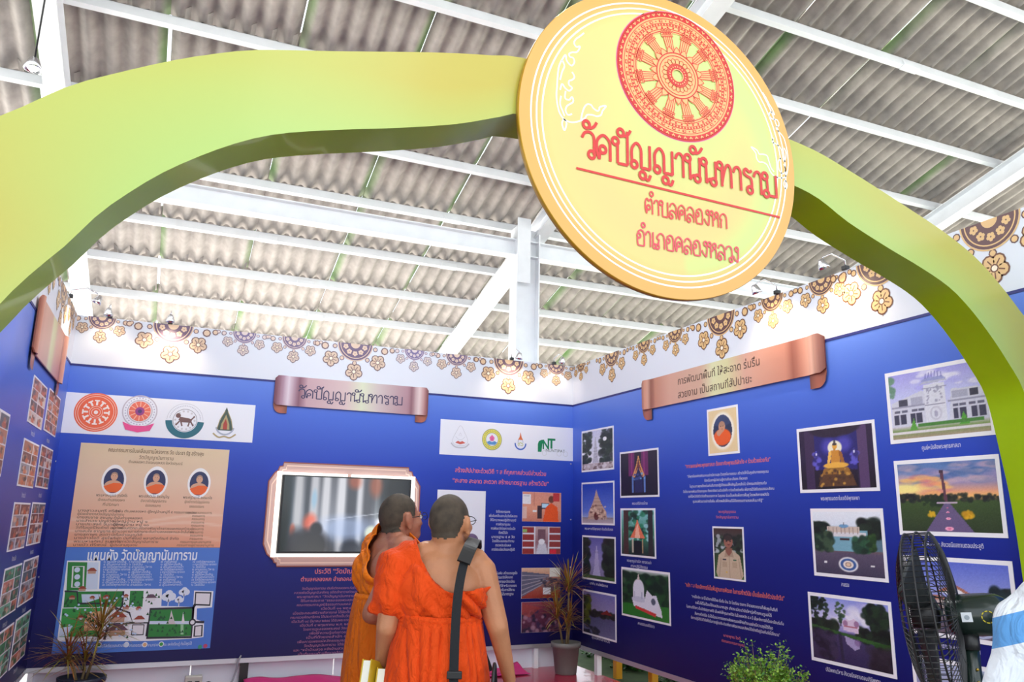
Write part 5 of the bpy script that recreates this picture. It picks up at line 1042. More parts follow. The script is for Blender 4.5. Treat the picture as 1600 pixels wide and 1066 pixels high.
def plate(name, outline, d0, d1, m, parent):
    bm = bmesh.new(); vs = [bm.verts.new((p[0], -d0, p[1])) for p in outline]; f = bm.faces.new(vs)
    r = bmesh.ops.extrude_face_region(bm, geom=[f]); bmesh.ops.translate(bm, vec=(0, d0-d1, 0), verts=[v for v in r['geom'] if isinstance(v, bmesh.types.BMVert)])
    bmesh.ops.recalc_face_normals(bm, faces=bm.faces[:]); bmesh.ops.triangulate(bm, faces=[f for f in bm.faces if len(f.verts) > 4]); return obj(name, from_bm(name, bm), m, parent)
plate('frame_board', outl, 0, .008, mat('rose_copper_print', col(206, 172, 164), .4, noise_amt=.12, noise_scale=2.5), tv)
F = Flat(); F.line(outl, .012, col(150, 84, 74), 1, closed=True)
inn = [(p[0]+(.03 if p[0] < 0 else -.03), p[1]+(.03 if p[1] < .4 else -.03)) for p in outl]; F.line(inn, .012, col(244, 214, 196), 1.5, closed=True); F.build('frame_edging', (TF[0]+TF[3]*.0082, *TF[1:]), tv)
hw = (sx1-sx0)/2; hh = sy1-sy0
M_LED = mat('led_strip', (1, 1, 1), .5, emit=(1, .97, .86), estr=1.25)
for lo, hi in (((-hw-.045, -.05, -.035), (-hw-.005, -.008, hh+.03)), ((hw+.005, -.05, -.035), (hw+.045, -.008, hh+.03)), ((-hw-.005, -.05, hh+.002), (.0-.01, -.008, hh+.026)), ((.03, -.05, hh+.002), (hw+.005, -.008, hh+.026)), ((-hw-.005, -.05, -.032), (-hw+.30, -.008, -.004)), ((-hw+.31, -.05, -.032), (hw*.45, -.008, -.004)), ((hw*.5, -.05, -.032), (hw+.005, -.008, -.004))):
    box('light_strip', lo, hi, M_LED, tv)
bez = box('bezel', (-hw, -.075, 0), (hw, -.01, hh), M_BLACK, tv, bevel=.004)
P = Pic(120, 70, (60, 66, 80), 70)  # blurred reflection of the hall painted as the screen picture, made emissive
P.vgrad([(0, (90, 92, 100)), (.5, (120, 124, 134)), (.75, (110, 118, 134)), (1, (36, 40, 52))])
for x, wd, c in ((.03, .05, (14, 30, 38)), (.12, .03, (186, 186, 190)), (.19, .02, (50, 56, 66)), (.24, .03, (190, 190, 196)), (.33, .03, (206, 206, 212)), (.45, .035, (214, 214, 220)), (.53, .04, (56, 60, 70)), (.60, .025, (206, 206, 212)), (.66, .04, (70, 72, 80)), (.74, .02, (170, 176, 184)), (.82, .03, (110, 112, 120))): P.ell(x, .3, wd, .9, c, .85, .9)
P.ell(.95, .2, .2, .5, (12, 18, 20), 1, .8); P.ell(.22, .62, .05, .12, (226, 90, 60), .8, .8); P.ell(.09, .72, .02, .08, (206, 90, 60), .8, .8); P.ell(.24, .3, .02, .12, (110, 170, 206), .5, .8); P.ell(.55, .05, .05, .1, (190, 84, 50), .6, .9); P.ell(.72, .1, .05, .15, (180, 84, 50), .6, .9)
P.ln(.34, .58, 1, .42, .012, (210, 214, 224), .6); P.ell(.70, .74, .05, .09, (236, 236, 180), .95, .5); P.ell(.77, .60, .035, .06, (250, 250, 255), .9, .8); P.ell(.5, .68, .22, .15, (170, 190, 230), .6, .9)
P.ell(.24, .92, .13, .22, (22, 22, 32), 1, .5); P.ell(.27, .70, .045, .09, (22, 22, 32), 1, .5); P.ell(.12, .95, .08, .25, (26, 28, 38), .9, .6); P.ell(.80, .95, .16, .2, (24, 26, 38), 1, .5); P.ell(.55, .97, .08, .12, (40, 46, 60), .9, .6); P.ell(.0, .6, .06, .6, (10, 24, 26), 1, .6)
m_scr = print_mat('tv_painted_reflection', .12, emit=1.1); m_scr.node_tree.nodes['Principled BSDF'].inputs['Base Color'].default_value = (.02, .02, .02, 1)
for l in list(m_scr.node_tree.links):
    if l.to_socket.name == 'Base Color': m_scr.node_tree.links.remove(l)
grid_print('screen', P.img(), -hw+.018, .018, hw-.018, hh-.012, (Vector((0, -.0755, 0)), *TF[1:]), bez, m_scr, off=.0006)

# ---------- back wall text under the television
wall_text(wall_back, BACK, bw, [('ประวัติ “วัดปัญญานันทาราม”', (548, 893), (492, 893), (604, 893), .062), ('ตำบลคลองหก อำเภอคลองหลวง จังหวัดปทุมธานี', (549, 905), (470, 906), (628, 904), .052)], TPK, 'printed_heading', .01)
hist = ['วัดปัญญานันทาราม เดิมชื่อวัดคลองหก ก่อตั้งเมื่อปี ๒๕๓๓ โดยพระพรหมมังคลาจารย์', 'หลวงพ่อปัญญานันทภิกขุ อดีตเจ้าอาวาสวัดชลประทานรังสฤษฎ์ ได้รับมอบที่ดินจากคณะ', 'พระพุทธศาสนา “วัดปัญญานันทาราม” พุทธบริษัทช่วยกันก่อสร้างขึ้นเพื่อ', 'ใช้ในการประกาศ “ธรรมะของพระพุทธเจ้า” และปฏิบัติธรรมของพุทธบริษัท', 'คณะกรรมการมูลนิธิธรรมทานมงคล จึงได้ก่อสร้างศูนย์ปฏิบัติธรรม ตั้งแต่ปี', 'เมื่อวันที่ ๑๑ พฤษภาคม พ.ศ. ๒๕๓๗', 'เมื่อประกอบพิธีวางศิลาฤกษ์ ได้จัดตั้งเป็นศูนย์เผยแผ่พระพุทธศาสนา เรื่อยมา', 'กระทรวงศึกษาธิการ ได้ประกาศตั้งเป็นวัดในพระพุทธศาสนา มีเจ้าอาวาสรูปแรกและมีการ', 'เมื่อวันที่ ๑๔ มีนาคม ๒๕๔๔ ได้รับพระราชทานวิสุงคามสีมา ประกอบพิธีผูกพัทธสีมาแล้ว', 'เมื่อวันที่ ๙ พฤษภาคม พ.ศ. ๒๕๔๗ ถึงปัจจุบัน มีพื้นที่ทั้งหมด ๕๓ ไร่', 'โดยการดูแลของพระสงฆ์ วัดแห่งนี้ได้พัฒนา เป็นสถานที่ปฏิบัติธรรม', 'เพื่อให้ความรู้แก่เยาวชนและประชาชนทั่วไป ตลอดจน', 'เป็นที่ตั้งของสำนัก ๕ ส สวนป่าธรรมะ พัฒนาจิต', 'เพื่อการเผยแผ่หลักธรรมและพัฒนาสังคม อย่างยั่งยืนและมั่นคง', 'วัดปัญญานันทาราม ได้รับรางวัล ๕ ส ระดับประเทศและได้เป็น', 'และ “หน้าบ้านสวย หลังบ้านสวน” ประชาชนร่วมกับวัด ร่วมพัฒนา วัดให้เป็น', 'เป็นต้นแบบด้านสิ่งแวดล้อม โดยมีชุมชนเป็นศูนย์กลางในการพัฒนา']
xl = [472, 460, 464, 470, 464, 502, 458, 454, 456, 469, 474, 484, 479, 465, 475, 459, 466]
wall_text(wall_back, BACK, bw, [(t, (549, 919+i*6.25), (a, 919+i*6.25), (1098-a, 919+i*6.25), .030) for i, (t, a) in enumerate(zip(hist, xl))], col(176, 112, 146))
wall_text(wall_back, BACK, bw, [('สร้างสัปปายะด้วยวิถี ๕ ส ที่ทุกภาคส่วนมีส่วนร่วม', (782, 738), (711, 735), (853, 742), .064), ('“สะสาง สะอาด สะดวก สร้างมาตรฐาน สร้างวินัย”', (782, 754), (707, 751), (857, 757), .064)], col(240, 124, 120), 'printed_heading', .012)
r = quad_rect(bw, [(683, 766), (759, 767), (756, 872), (680, 872)]); board('blank_panel', BACK, r, None, 'plain white sheet on the back wall behind the standing monk', 'panel', m=MS, th=.003)
t1 = ['จัดตั้งคณะกรรมการ', 'เพื่อขับเคลื่อนงานในวัดที่สะอาด', 'ให้มีการวางแผนปฏิบัติงานทุกปี', 'การพัฒนาชุมชน', 'การพัฒนาวัดโดยความร่วมมือ', 'ต้องมีวินัย', 'มาตรฐาน ๕ ส วัด', 'โดยใช้ระบบคณะทำงาน', 'ตรวจประเมินผล', 'การจัดระเบียบวัดและปฏิบัติ']
w1 = [22, 44, 40, 22, 38, 14, 36, 34, 24, 36]
wall_text(wall_back, BACK, bw, [(t, (786, 800+i*6.55), (786-q/2, 800+i*6.5), (786+q/2, 800+i*6.6), .036) for i, (t, q) in enumerate(zip(t1, w1))], TW)
t2 = ['จัดทำแผ่นพับ สร้างแรงจูงใจ', 'และพัฒนาวัดให้สะอาด', 'มีป้ายบอกทางและจัดระเบียบ', 'จัดให้มีพื้นที่สำหรับวางของ', 'เพื่อสะดวกในการใช้งาน', 'เรียบง่ายได้มาตรฐาน']
wall_text(wall_back, BACK, bw, [(t, (786, 896+i*6.55), (786-q/2, 896+i*6.5), (786+q/2, 896+i*6.6), .036) for i, (t, q) in enumerate(zip(t2, (44, 30, 36, 42, 36, 32)))], TW)
RR = [([(816, 769), (876.6, 770), (876, 816), (816, 815)], 0, 'unframed wall photo of an orange-robed monk at a desk'), ([(816, 825), (875.5, 821), (875, 866), (816, 866)], 1, 'unframed wall photo of an aisle between filled white shelves'), ([(815, 888), (875, 887), (875, 934), (814, 936)], 2, 'unframed wall photo of a library room with long grey shelves'), ([(814.6, 942), (875, 939), (874, 986), (814, 990)], 3, 'unframed dark reddish wall photo above the right potted plant')]
for i, (pp, kd, lb) in enumerate(RR): photo(BACK, quad_rect(bw, pp), pic_room(40+i, kd), lb, None, .001)
# ================================================================ SPOT LAMPS ON THE FASCIA
M_CHROME = mat('chrome', (.75, .75, .78), .2, metal=1)
M_BULB = mat('halogen_bulb', (1, 1, 1), .3, emit=(1, .86, .66), estr=30)
def spot_lamp(p, wallp, label, power=16):
    """small halogen spot on an arm clamped to the fascia top; aims back at the wall"""
    p = Vector(p); q = Vector(wallp); o = thing('spot_lamp', (q.x, q.y, H2), label, 'lamp', 'halogen spot lamps along the fascia')
    a = (p-Vector((q.x, q.y, H2)))
    n = Vector((a.x, a.y, 0)).normalized()
    bm = bmesh.new(); add_box(bm, (-.02, -.02, .0), (.02, .02, .03), None, .004); obj('clamp', from_bm('clamp', bm), M_BLACK, o)
    tube('arm', [Vector((0, 0, .02)), Vector((0, 0, .07)), Vector((a.x*.6, a.y*.6, .10)), Vector((a.x, a.y, a.z+.06))], .006, M_CHROME, o, n=6)
    d = (Vector((q.x, q.y, H2-.42))-p).normalized(); x, y = frame_of(d)
    Mx = Matrix((x, y, d)).transposed().to_4x4(); Mx.translation = a
    h = lathe('lamp_head', [(.012, -.05), (.02, -.045), (.034, .0), (.04, .02), (.036, .02), (.03, .0)], M_CHROME, o, n=16, M=Mx)
    lathe('bulb', [(.005, .0), (.024, .003), (.024, .010), (.004, .014)], M_BULB, o, n=12, M=Mx)
    l = bpy.data.objects.new('halogen_light', bpy.data.lights.new('halogen_light', 'SPOT')); C.objects.link(l); l.parent = o
    l.data.energy = power; l.data.color = (1, .78, .52); l.data.spot_size = math.radians(120); l.data.spot_blend = .9; l.data.shadow_soft_size = .02
    l.matrix_basis = Matrix.Translation(a+d*.03) @ Matrix((x, y, -d)).transposed().to_4x4().to_3x3().to_4x4()
def bx(px, py): return bw((px, py))[0]
for px, lb, pw in ((166, 'small halogen spot lamp nearest the left corner of the back wall', 3), (262, 'small halogen spot lamp above the bright patch left of the scroll banner', 14), (800, 'small halogen spot lamp beside the foot of the steel column', 13), (866, 'small halogen spot lamp on the back wall nearest the right corner', 3)):
    u = bx(px, 540); spot_lamp((u, -.20, H2+.0), (u, -.0, 0), lb, pw)
for px, lb, pw in ((1215, 'small halogen spot lamp on the right wall left of the copper scroll end', 13), (1325, 'small halogen spot lamp on the right wall seen under the arch', 14)):
    v = rw((px, 470))[0]; spot_lamp((-.20, -v, H2+.0), (0, -v, 0), lb, pw)
spot_lamp((-W+.20, -.62, H2), (-W, -.62, 0), 'small halogen spot lamp on the left wall near the corner', 10)
# lamp clipped to the roof beam at top left
p = onY(52, 104, -2.4)
hl = thing('beam_lamp', (p.x, p.y, p.z), 'bare lit lamp hung on the roof steel at the top left', 'lamp')
lathe('lamp_shade', [(.02, .06), (.03, .05), (.055, -.02), (.05, -.02), (.02, .045)], M_CHROME, hl, n=16)
bm = bmesh.new(); bmesh.ops.create_icosphere(bm, subdivisions=2, radius=.035); obj('bulb', from_bm('bulb', bm, True), mat('white_bulb', (1, 1, 1), .3, emit=(1, .95, .85), estr=40), hl)
tube('cord', [Vector((0, 0, .06)), Vector((0, .0, roofz(p.y)-p.z+.02))], .006, M_BLACK, hl, n=6)

# ================================================================ PLANTS
def leaf_blade(V, Fc, base, d, L, wd, droop, seg=6):
    d = d.normalized(); side = d.cross(Vector((0, 0, 1)));
    if side.length < .05: side = Vector((1, 0, 0))
    side.normalize(); p = Vector(base); o = len(V); dd = Vector(d)
    for i in range(seg+1):
        t = i/seg; ww = wd*(.45+.9*t)*(1-t)**.6 if t < 1 else 0
        up = side.cross(dd).normalized()
        V += [p-side*ww, p+up*-ww*.35, p+side*ww]
        p = p+dd*(L/seg); dd = (dd+Vector((0, 0, -droop/seg))).normalized()
    for i in range(seg):
        a = o+3*i; Fc += [(a, a+1, a+4, a+3), (a+1, a+2, a+5, a+4)]
def leaf_mat(name, c1, c2):
    m = bpy.data.materials.new(name); m.use_nodes = True; nt = m.node_tree; b = nt.nodes['Principled BSDF']; b.inputs['Roughness'].default_value = .45
    oi = nt.nodes.new('ShaderNodeNewGeometry'); cr = nt.nodes.new('ShaderNodeValToRGB'); nt.links.new(oi.outputs['Random Per Island'], cr.inputs[0])
    cr.color_ramp.elements[0].color = (*c1, 1); cr.color_ramp.elements[1].color = (*c2, 1); nt.links.new(cr.outputs[0], b.inputs['Base Color']); return m
M_RED = leaf_mat('dracaena_leaf', col(150, 62, 34), col(140, 140, 50)); M_STEM = mat('woody_stem', col(140, 118, 84), .8, noise_amt=.2, noise_scale=30)
def pot(parent, r, h, m, soil=True):
    lathe('pot', [(r*.70, 0), (r*.74, .01), (r*.93, h*.82), (r*1.03, h*.84), (r*1.05, h), (r*.97, h), (r*.93, h*.9)], m, parent, n=28)
    lathe('soil', [(.01, h*.86), (r*.9, h*.87), (r*.9, h*.84), (.01, h*.83)], mat('potting_soil', (.05, .035, .025), .95), parent, n=20)
def dracaena(loc, label, r, h, stems, heads, potm, seed):
    rd = random.Random(seed); o = thing('potted_dracaena', loc, label, 'plant'); pot(o, r, h, potm)
    for k, (dx, dy, top, L, n) in enumerate(heads):
        b = Vector((dx*.3, dy*.3, h*.85)); t = Vector((dx, dy, top)); tube('stem', [b, b.lerp(t, .5)+Vector((.01, .01, 0)), t], [.012, .010, .008], M_STEM, o, n=7)
        V, Fc = [], []
        for i in range(n):
            a = rd.uniform(0, 2*PI); el = rd.uniform(-.15, 1.35); d = Vector((math.cos(a)*math.cos(el), math.sin(a)*math.cos(el), math.sin(el)))
            leaf_blade(V, Fc, t+Vector((0, 0, rd.uniform(-.09, .05))), d, L*rd.uniform(.7, 1.1), .008, rd.uniform(.3, 1.0))
        for v in V: v.x = min(v.x, -.03-loc[0]); v.y = min(v.y, -.03-loc[1]); v.x = max(v.x, -W+.03-loc[0])
        me = mesh_from('leaves', V, Fc, True); obj('leaves', me, M_RED, o, kind='stuff')
pr = onZ(884, 1053, 0)
dracaena((pr.x, pr.y, 0), 'red-leaved potted dracaena in a grey pot on the carpet by the booth corner', .145, .30, 3, [(-.11, .0, .60, .26, 70), (.03, .0, .84, .38, 100), (.07, .03, .58, .20, 44), (-.02, -.06, .50, .22, 44)], mat('grey_plastic_pot', col(118, 116, 112), .5), 5)
dracaena((-4.56, -.40, 0), 'red-leaved potted dracaena at the left corner in front of the site map', .17, .22, 3, [(-.12, .0, .40, .32, 80), (.09, .0, .58, .34, 90), (.0, .05, .34, .28, 60)], mat('dark_pot', col(34, 38, 60), .5), 9)
# bush at the bottom, right of the monks
bc = onZ(1188, 1180, 0)
bc = Vector((-1.42, -2.35, 0))
d_ = ray(1190, 1066); s_ = 4.9; bp_ = CAM+d_*s_
bush = thing('potted_bush', (bp_.x, bp_.y, 0), 'bushy bright green potted shrub rising at the bottom edge in front of the right wall', 'plant')
pot(bush, .17, .26, mat('terracotta_pot', col(160, 84, 56), .7))
M_GRN = leaf_mat('shrub_leaf', col(40, 110, 20), col(150, 190, 60)); rd = random.Random(4)
topz = bp_.z+.20; V, Fc = [], []; VS, FS = [], []
for k in range(60):
    a = rd.uniform(0, 2*PI); rr = .26*math.sqrt(rd.uniform(0, 1)); tip = Vector((rr*math.cos(a)*1.05, rr*math.sin(a), topz-.42*rr**1.0-rd.uniform(0, .10)+(.10 if k % 11 == 0 else 0)))
    b = Vector((rr*.15*math.cos(a), rr*.15*math.sin(a), .22)); m_ = b.lerp(tip, .5)+Vector((rd.uniform(-.03, .03), rd.uniform(-.03, .03), 0)); add_tube(VS, FS, [b, m_, tip], [.005, .003, .0015], 4)
    for j in range(130):
        t = rd.uniform(.30, 1.0); c = (b.lerp(m_, t*2) if t < .5 else m_.lerp(tip, t*2-1))+Vector((rd.gauss(0, .022), rd.gauss(0, .022), rd.gauss(0, .015)))
        dv = Vector((rd.uniform(-1, 1), rd.uniform(-1, 1), rd.uniform(-.2, 1))).normalized(); sv = dv.cross(Vector((rd.uniform(-1, 1), rd.uniform(-1, 1), 1))).normalized(); q = rd.uniform(.014, .025); o = len(V)
        V += [c, c+dv*q*.5+sv*q*.32, c+dv*q, c+dv*q*.5-sv*q*.32]; Fc.append((o, o+1, o+2, o+3))
obj('twigs', mesh_from('twigs', VS, FS), M_STEM, bush, kind='stuff'); obj('foliage', mesh_from('foliage', V, Fc), M_GRN, bush, kind='stuff')

# garden seen through the gap under the right boards
gd = random.Random(12)
for i, (x, y, hgt, rr) in enumerate(((.62, -.25, .5, .30), (.66, -1.05, .5, .32), (.62, -1.8, .5, .30), (1.6, .5, 1.2, .6), (1.7, -1.6, 1.1, .6), (.75, .55, .6, .36))):
    h_ = thing('garden_shrub', (x, y, -.06), ['leafy shrub outside behind the right boards, nearest the corner post', 'leafy shrub outside between the first two legs of the right boards', 'leafy shrub outside past the second leg of the right boards', 'taller shrub further out beyond the booth corner', 'taller shrub further out behind the middle of the right boards', 'low shrub outside directly behind the booth corner'][i], 'shrub')
    V, Fc = [], []
    for j in range(1500):
        a = gd.uniform(0, 2*PI); r_ = rr*gd.uniform(.3, 1)*math.sqrt(gd.uniform(.2, 1)); z = gd.uniform(.02, hgt); k = math.sqrt(max(.05, 1-(z/hgt)**2))
        c = Vector((r_*k*math.cos(a), r_*k*math.sin(a), z)); dv = Vector((gd.uniform(-1, 1), gd.uniform(-1, 1), gd.uniform(-.5, .6))).normalized(); sv = dv.cross(Vector((0, .3, 1))).normalized(); q = gd.uniform(.04, .08); o = len(V)
        V += [c, c+dv*q*.5+sv*q*.3, c+dv*q, c+dv*q*.5-sv*q*.3]; Fc.append((o, o+1, o+2, o+3))
    obj('foliage', mesh_from('foliage', V, Fc), leaf_mat('garden_leaf', col(20, 60, 16), col(60, 120, 36)) if i == 0 else bpy.data.materials['garden_leaf'], h_, kind='stuff')
    tube('trunk', [Vector((0, 0, -.0)), Vector((.02, .01, hgt*.6))], [.03, .015], M_STEM, h_, n=7)
for i, (x, y) in enumerate(((.18, -.62), (.18, -1.25), (.18, -1.9))):
    o = box('yellow_post', (-.035, -.035, 0), (.035, .035, .7), mat('yellow_paint', col(214, 150, 20), .5) if i == 0 else bpy.data.materials['yellow_paint'], bevel=.008,
            label=['yellow painted post outside nearest the corner, seen under the right boards', 'yellow painted post outside, middle one of three under the right boards', 'yellow painted post outside, farthest from the corner under the right boards'][i], cat='post', group='yellow posts outside'); o.location = (x, y, -.06)

# ================================================================ CLOTH, CABLES, SOCKET BOX
def cloth(name, u0, u1, y, hgt, seed, label):
    n, m_ = 60, 10; V, Fc = [], []; x0 = (u0+u1)/2
    for i in range(n+1):
        for j in range(m_+1):
            t, s = i/n, j/m_; x = u0+(u1-u0)*t-x0; f = noise.noise(Vector((x*3+seed, s*1.5, seed)))
            z = max(.004, (hgt*(.55+.9*noise.noise(Vector((x*2.2+seed, 0, seed)))))*(1-s)**1.6+.02*abs(f)+.003); V.append(Vector((x, -s*.34-.05*f, z)))
    for i in range(n):
        for j in range(m_): a = i*(m_+1)+j; Fc.append((a, a+1, a+m_+2, a+m_+1))
    o = obj(name, mesh_from(name, V, Fc, True), M_PINK, label=label, cat='cloth'); o.location = (x0, y, .0); sm = o.modifiers.new('thick', 'SOLIDIFY'); sm.thickness = .004; sm.offset = 1
M_PINK = mat('magenta_cloth', col(206, 40, 120), .6, bump=.2, bump_scale=200)
cloth('pink_cloth', -3.3, -2.0, -.02, .11, 2.0, 'crumpled magenta cloth along the foot of the back wall, left of the monks')
cloth('pink_cloth', -1.55, -.62, .05, .10, 5.0, 'crumpled magenta cloth along the foot of the back wall, right of the monks')
p = onZ(402, 1062, 0); sb = thing('socket_box', (-3.72, -.10, 0), 'small grey electric socket box standing at the foot of the back wall', 'socket')
box('body', (-.07, -.035, 0), (.07, .035, .13), mat('grey_plastic', col(190, 188, 180), .5), sb, bevel=.008)
for k in (-.03, .03): box('socket', (k-.018, -.04, .05), (k+.018, -.034, .09), M_BLACK, sb)
for i, pts in enumerate(([(-3.65, -.12, .02), (-3.55, -.2, .012), (-3.42, -.12, .05), (-3.38, -.06, .12), (-3.36, -.05, .22), (-3.34, -.02, .26)], [(-3.66, -.13, .03), (-3.6, -.16, .08), (-3.5, -.1, .012), (-3.3, -.14, .012), (-3.1, -.1, .02)])):
    tube('power_cable', spline(pts, 6), .008, mat('grey_cable', col(140, 140, 150), .5) if i == 0 else M_BLACK, n=6, label=['grey cable looping up beside the black board leg', 'black cable lying along the floor from the socket box'][i], cat='cable')

# ================================================================ FAN
fo = CAM+ray(1452, 962)*3.05
fan = thing('pedestal_fan', (fo.x, fo.y, 0), 'large black pedestal fan with a green-tinted motor housing, seen from behind and side', 'fan', rz=0)
fz = fo.z; fdir = Vector((fo.x-CAM.x, fo.y-CAM.y, 0)).normalized(); frt = Vector((fdir.y, -fdir.x, 0)); ax = (-frt*.985+fdir*.12+Vector((0, 0, -.10))).normalized(); ux = ax.cross(Vector((0, 0, 1))).normalized(); uy = ux.cross(ax).normalized()   # ax: blow direction
def fp(a, b, c): return Vector((0, 0, fz))+ux*a+uy*b+ax*c
V, Fc = [], []; R0 = .312
for z_, r_, th in ((.03, R0, .007), (-.055, R0, .007), (-.012, R0+.004, .006), (.070, R0*.62, .004), (-.097, R0*.55, .004), (.082, R0*.25, .004), (.058, R0*.8, .003), (-.085, R0*.8, .003)):
    add_tube(V, Fc, [fp(r_*math.cos(2*PI*i/48), r_*math.sin(2*PI*i/48), z_) for i in range(49)], th*.6, 5)
obj('cage_rim', mesh_from('cage_rim', V, Fc, True), M_BLACK, fan)
for sg, nm in ((1, 'front_grille'), (-1, 'rear_grille')):
    V, Fc = [], []
    for k in range(84):
        a = 2*PI*k/84; c_, s_ = math.cos(a), math.sin(a)
        prof = [(.06, .085), (R0*.4, .08), (R0*.75, .064), (R0*.95, .04), (R0, .028)] if sg > 0 else [(.08, -.105), (R0*.5, -.10), (R0*.8, -.085), (R0*.97, -.065), (R0, -.055), (R0, .028)]
        add_tube(V, Fc, [fp(r*c_, r*s_, z) for r, z in prof], .0020, 4)
    obj(nm, mesh_from(nm, V, Fc), M_BLACK, fan, kind='stuff')
Mh = Matrix((ux, uy, ax)).transposed().to_4x4(); Mh.translation = Vector((0, 0, fz))
lathe('hub', [(.01, .065), (.045, .06), (.05, -.03), (.01, -.04)], M_BLACK, fan, n=20, M=Mh)
for k in range(3):
    V, Fc = [], []; a0 = 2*PI*k/3+.3
    for i in range(9):
        r = .05+.235*i/8
        for j in range(7): a = a0+(j/6-.5)*(1.0 if i > 2 else .6)*(1-.25*(i/8)); V.append(fp(r*math.cos(a), r*math.sin(a), .02+(j/6-.5)*.07))
    for i in range(8):
        for j in range(6): q = i*7+j; Fc.append((q, q+1, q+8, q+7))
    b_ = obj('blade', mesh_from('blade', V, Fc, True), mat('dark_metal_blade', (.03, .034, .036), .35) if k == 0 else bpy.data.materials['dark_metal_blade'], fan); sm = b_.modifiers.new('t', 'SOLIDIFY'); sm.thickness = .004
M_FANG = mat('dark_green_black_paint', (.008, .020, .016), .22, spec=.6)
hs = lathe('motor_housing', [(.02, -.06), (.062, -.065), (.073, -.08), (.077, -.14), (.077, -.20), (.073, -.235), (.058, -.262), (.025, -.275), (.005, -.277)], M_FANG, fan, n=36, M=Mh)
F = Flat(); F.rect(-.018, -.016, .018, .018, col(226, 230, 236)); F.disc(0, 0, .009, col(160, 170, 180), 2, n=12)
e_ = (-CF+CR*.1); nrm = (e_-ax*e_.dot(ax)+uy*.25).normalized(); tt = ax.cross(nrm).normalized()
sgn_ = -1 if (-ax).dot(CR) > 0 else 1
F.build('rating_label', (fp(0, 0, -.135)+nrm*.0785, -ax, (nrm.cross(-ax)).normalized(), nrm), hs, M_PRINT)
F = Flat(); F.ring(0, 0, .019, .0225, col(220, 200, 40)); 
for k in range(9): F.disc(.0205*math.cos(k*.7), .0205*math.sin(k*.7), .0032, col(60, 60, 20), 2, n=5)
F.build('round_sticker', (fp(0, 0, -.205)+nrm*.0782, -ax, (nrm.cross(-ax)).normalized(), nrm), hs, M_PRINT)
pc = fp(0, 0, -.13); px_, py_ = pc.x, pc.y
tube('pole', [Vector((px_, py_, .05)), Vector((px_, py_, fz-.35))], .022, M_BLACK, fan, n=16); tube('upper_pole', [Vector((px_, py_, fz-.40)), Vector((px_, py_, fz-.10))], .030, M_FANG, fan, n=16)
tube('tilt_bracket', [Vector((px_, py_, fz-.11)), Vector((px_, py_, fz-.09)), pc+Vector((0, 0, -.06))], .034, M_BLACK, fan, n=14)
for k in range(5):
    q = Vector((px_, py_, fz-.17-.045*k))-CF*.030; qn = -CF; tube('pole_screw', [q, q-CF*.006], .005, mat('brass', col(190, 160, 70), .35, metal=.8) if k == 0 else bpy.data.materials['brass'], fan, n=8)
tube('oscillation_cord', spline([fp(0, 0, -.22)+Vector((0, 0, -.07)), pc+(-ax)*.09+Vector((0, 0, -.17)), Vector((px_, py_, fz-.30))+(-ax)*.04], 6), .005, M_BLACK, fan, n=6)
lathe('base', [(.23, 0), (.235, .012), (.2, .03), (.06, .06), (.035, .10), (.02, .1)], M_BLACK, fan, n=36, M=Matrix.Translation((px_, py_, 0)))
# ================================================================ PEOPLE
def hull_capsule(bm, p0, p1, r0, r1, seg=12):
    p0, p1 = Vector(p0), Vector(p1); t = bmesh.new(); vs = []
    for p, r in ((p0, r0), (p1, r1)):
        g = bmesh.ops.create_icosphere(t, subdivisions=2, radius=r); bmesh.ops.translate(t, vec=p, verts=g['verts'])
    h = bmesh.ops.convex_hull(t, input=t.verts[:])
    bmesh.ops.delete(t, geom=list({e for e in h['geom_interior'] if isinstance(e, bmesh.types.BMVert)}), context='VERTS')
    me = bpy.data.meshes.new('x'); t.to_mesh(me); t.free(); bm.from_mesh(me); bpy.data.meshes.remove(me)
def ellip(bm, c, r, M=None):
    t = bmesh.new(); g = bmesh.ops.create_icosphere(t, subdivisions=3, radius=1)
    for v in t.verts:
        q = Vector((v.co.x*r[0], v.co.y*r[1], v.co.z*r[2])); v.co = (M @ q if M else q)+Vector(c)
    me = bpy.data.meshes.new('x'); t.to_mesh(me); t.free(); bm.from_mesh(me); bpy.data.meshes.remove(me)
def remeshed(prims, voxel, smooth=6, fac=.5):
    bm = bmesh.new()
    for p in prims:
        if p[0] == 'c': hull_capsule(bm, *p[1:])
        else: ellip(bm, *p[1:])
    me = from_bm('x', bm); o = bpy.data.objects.new('x', me); C.objects.link(o)
    r = o.modifiers.new('r', 'REMESH'); r.mode = 'VOXEL'; r.voxel_size = voxel; r.use_smooth_shade = True
    s = o.modifiers.new('s', 'SMOOTH'); s.factor = fac; s.iterations = smooth
    dg = bpy.context.evaluated_depsgraph_get(); out = bpy.data.meshes.new_from_object(o.evaluated_get(dg))
    bpy.data.objects.remove(o); bpy.data.meshes.remove(me); return out
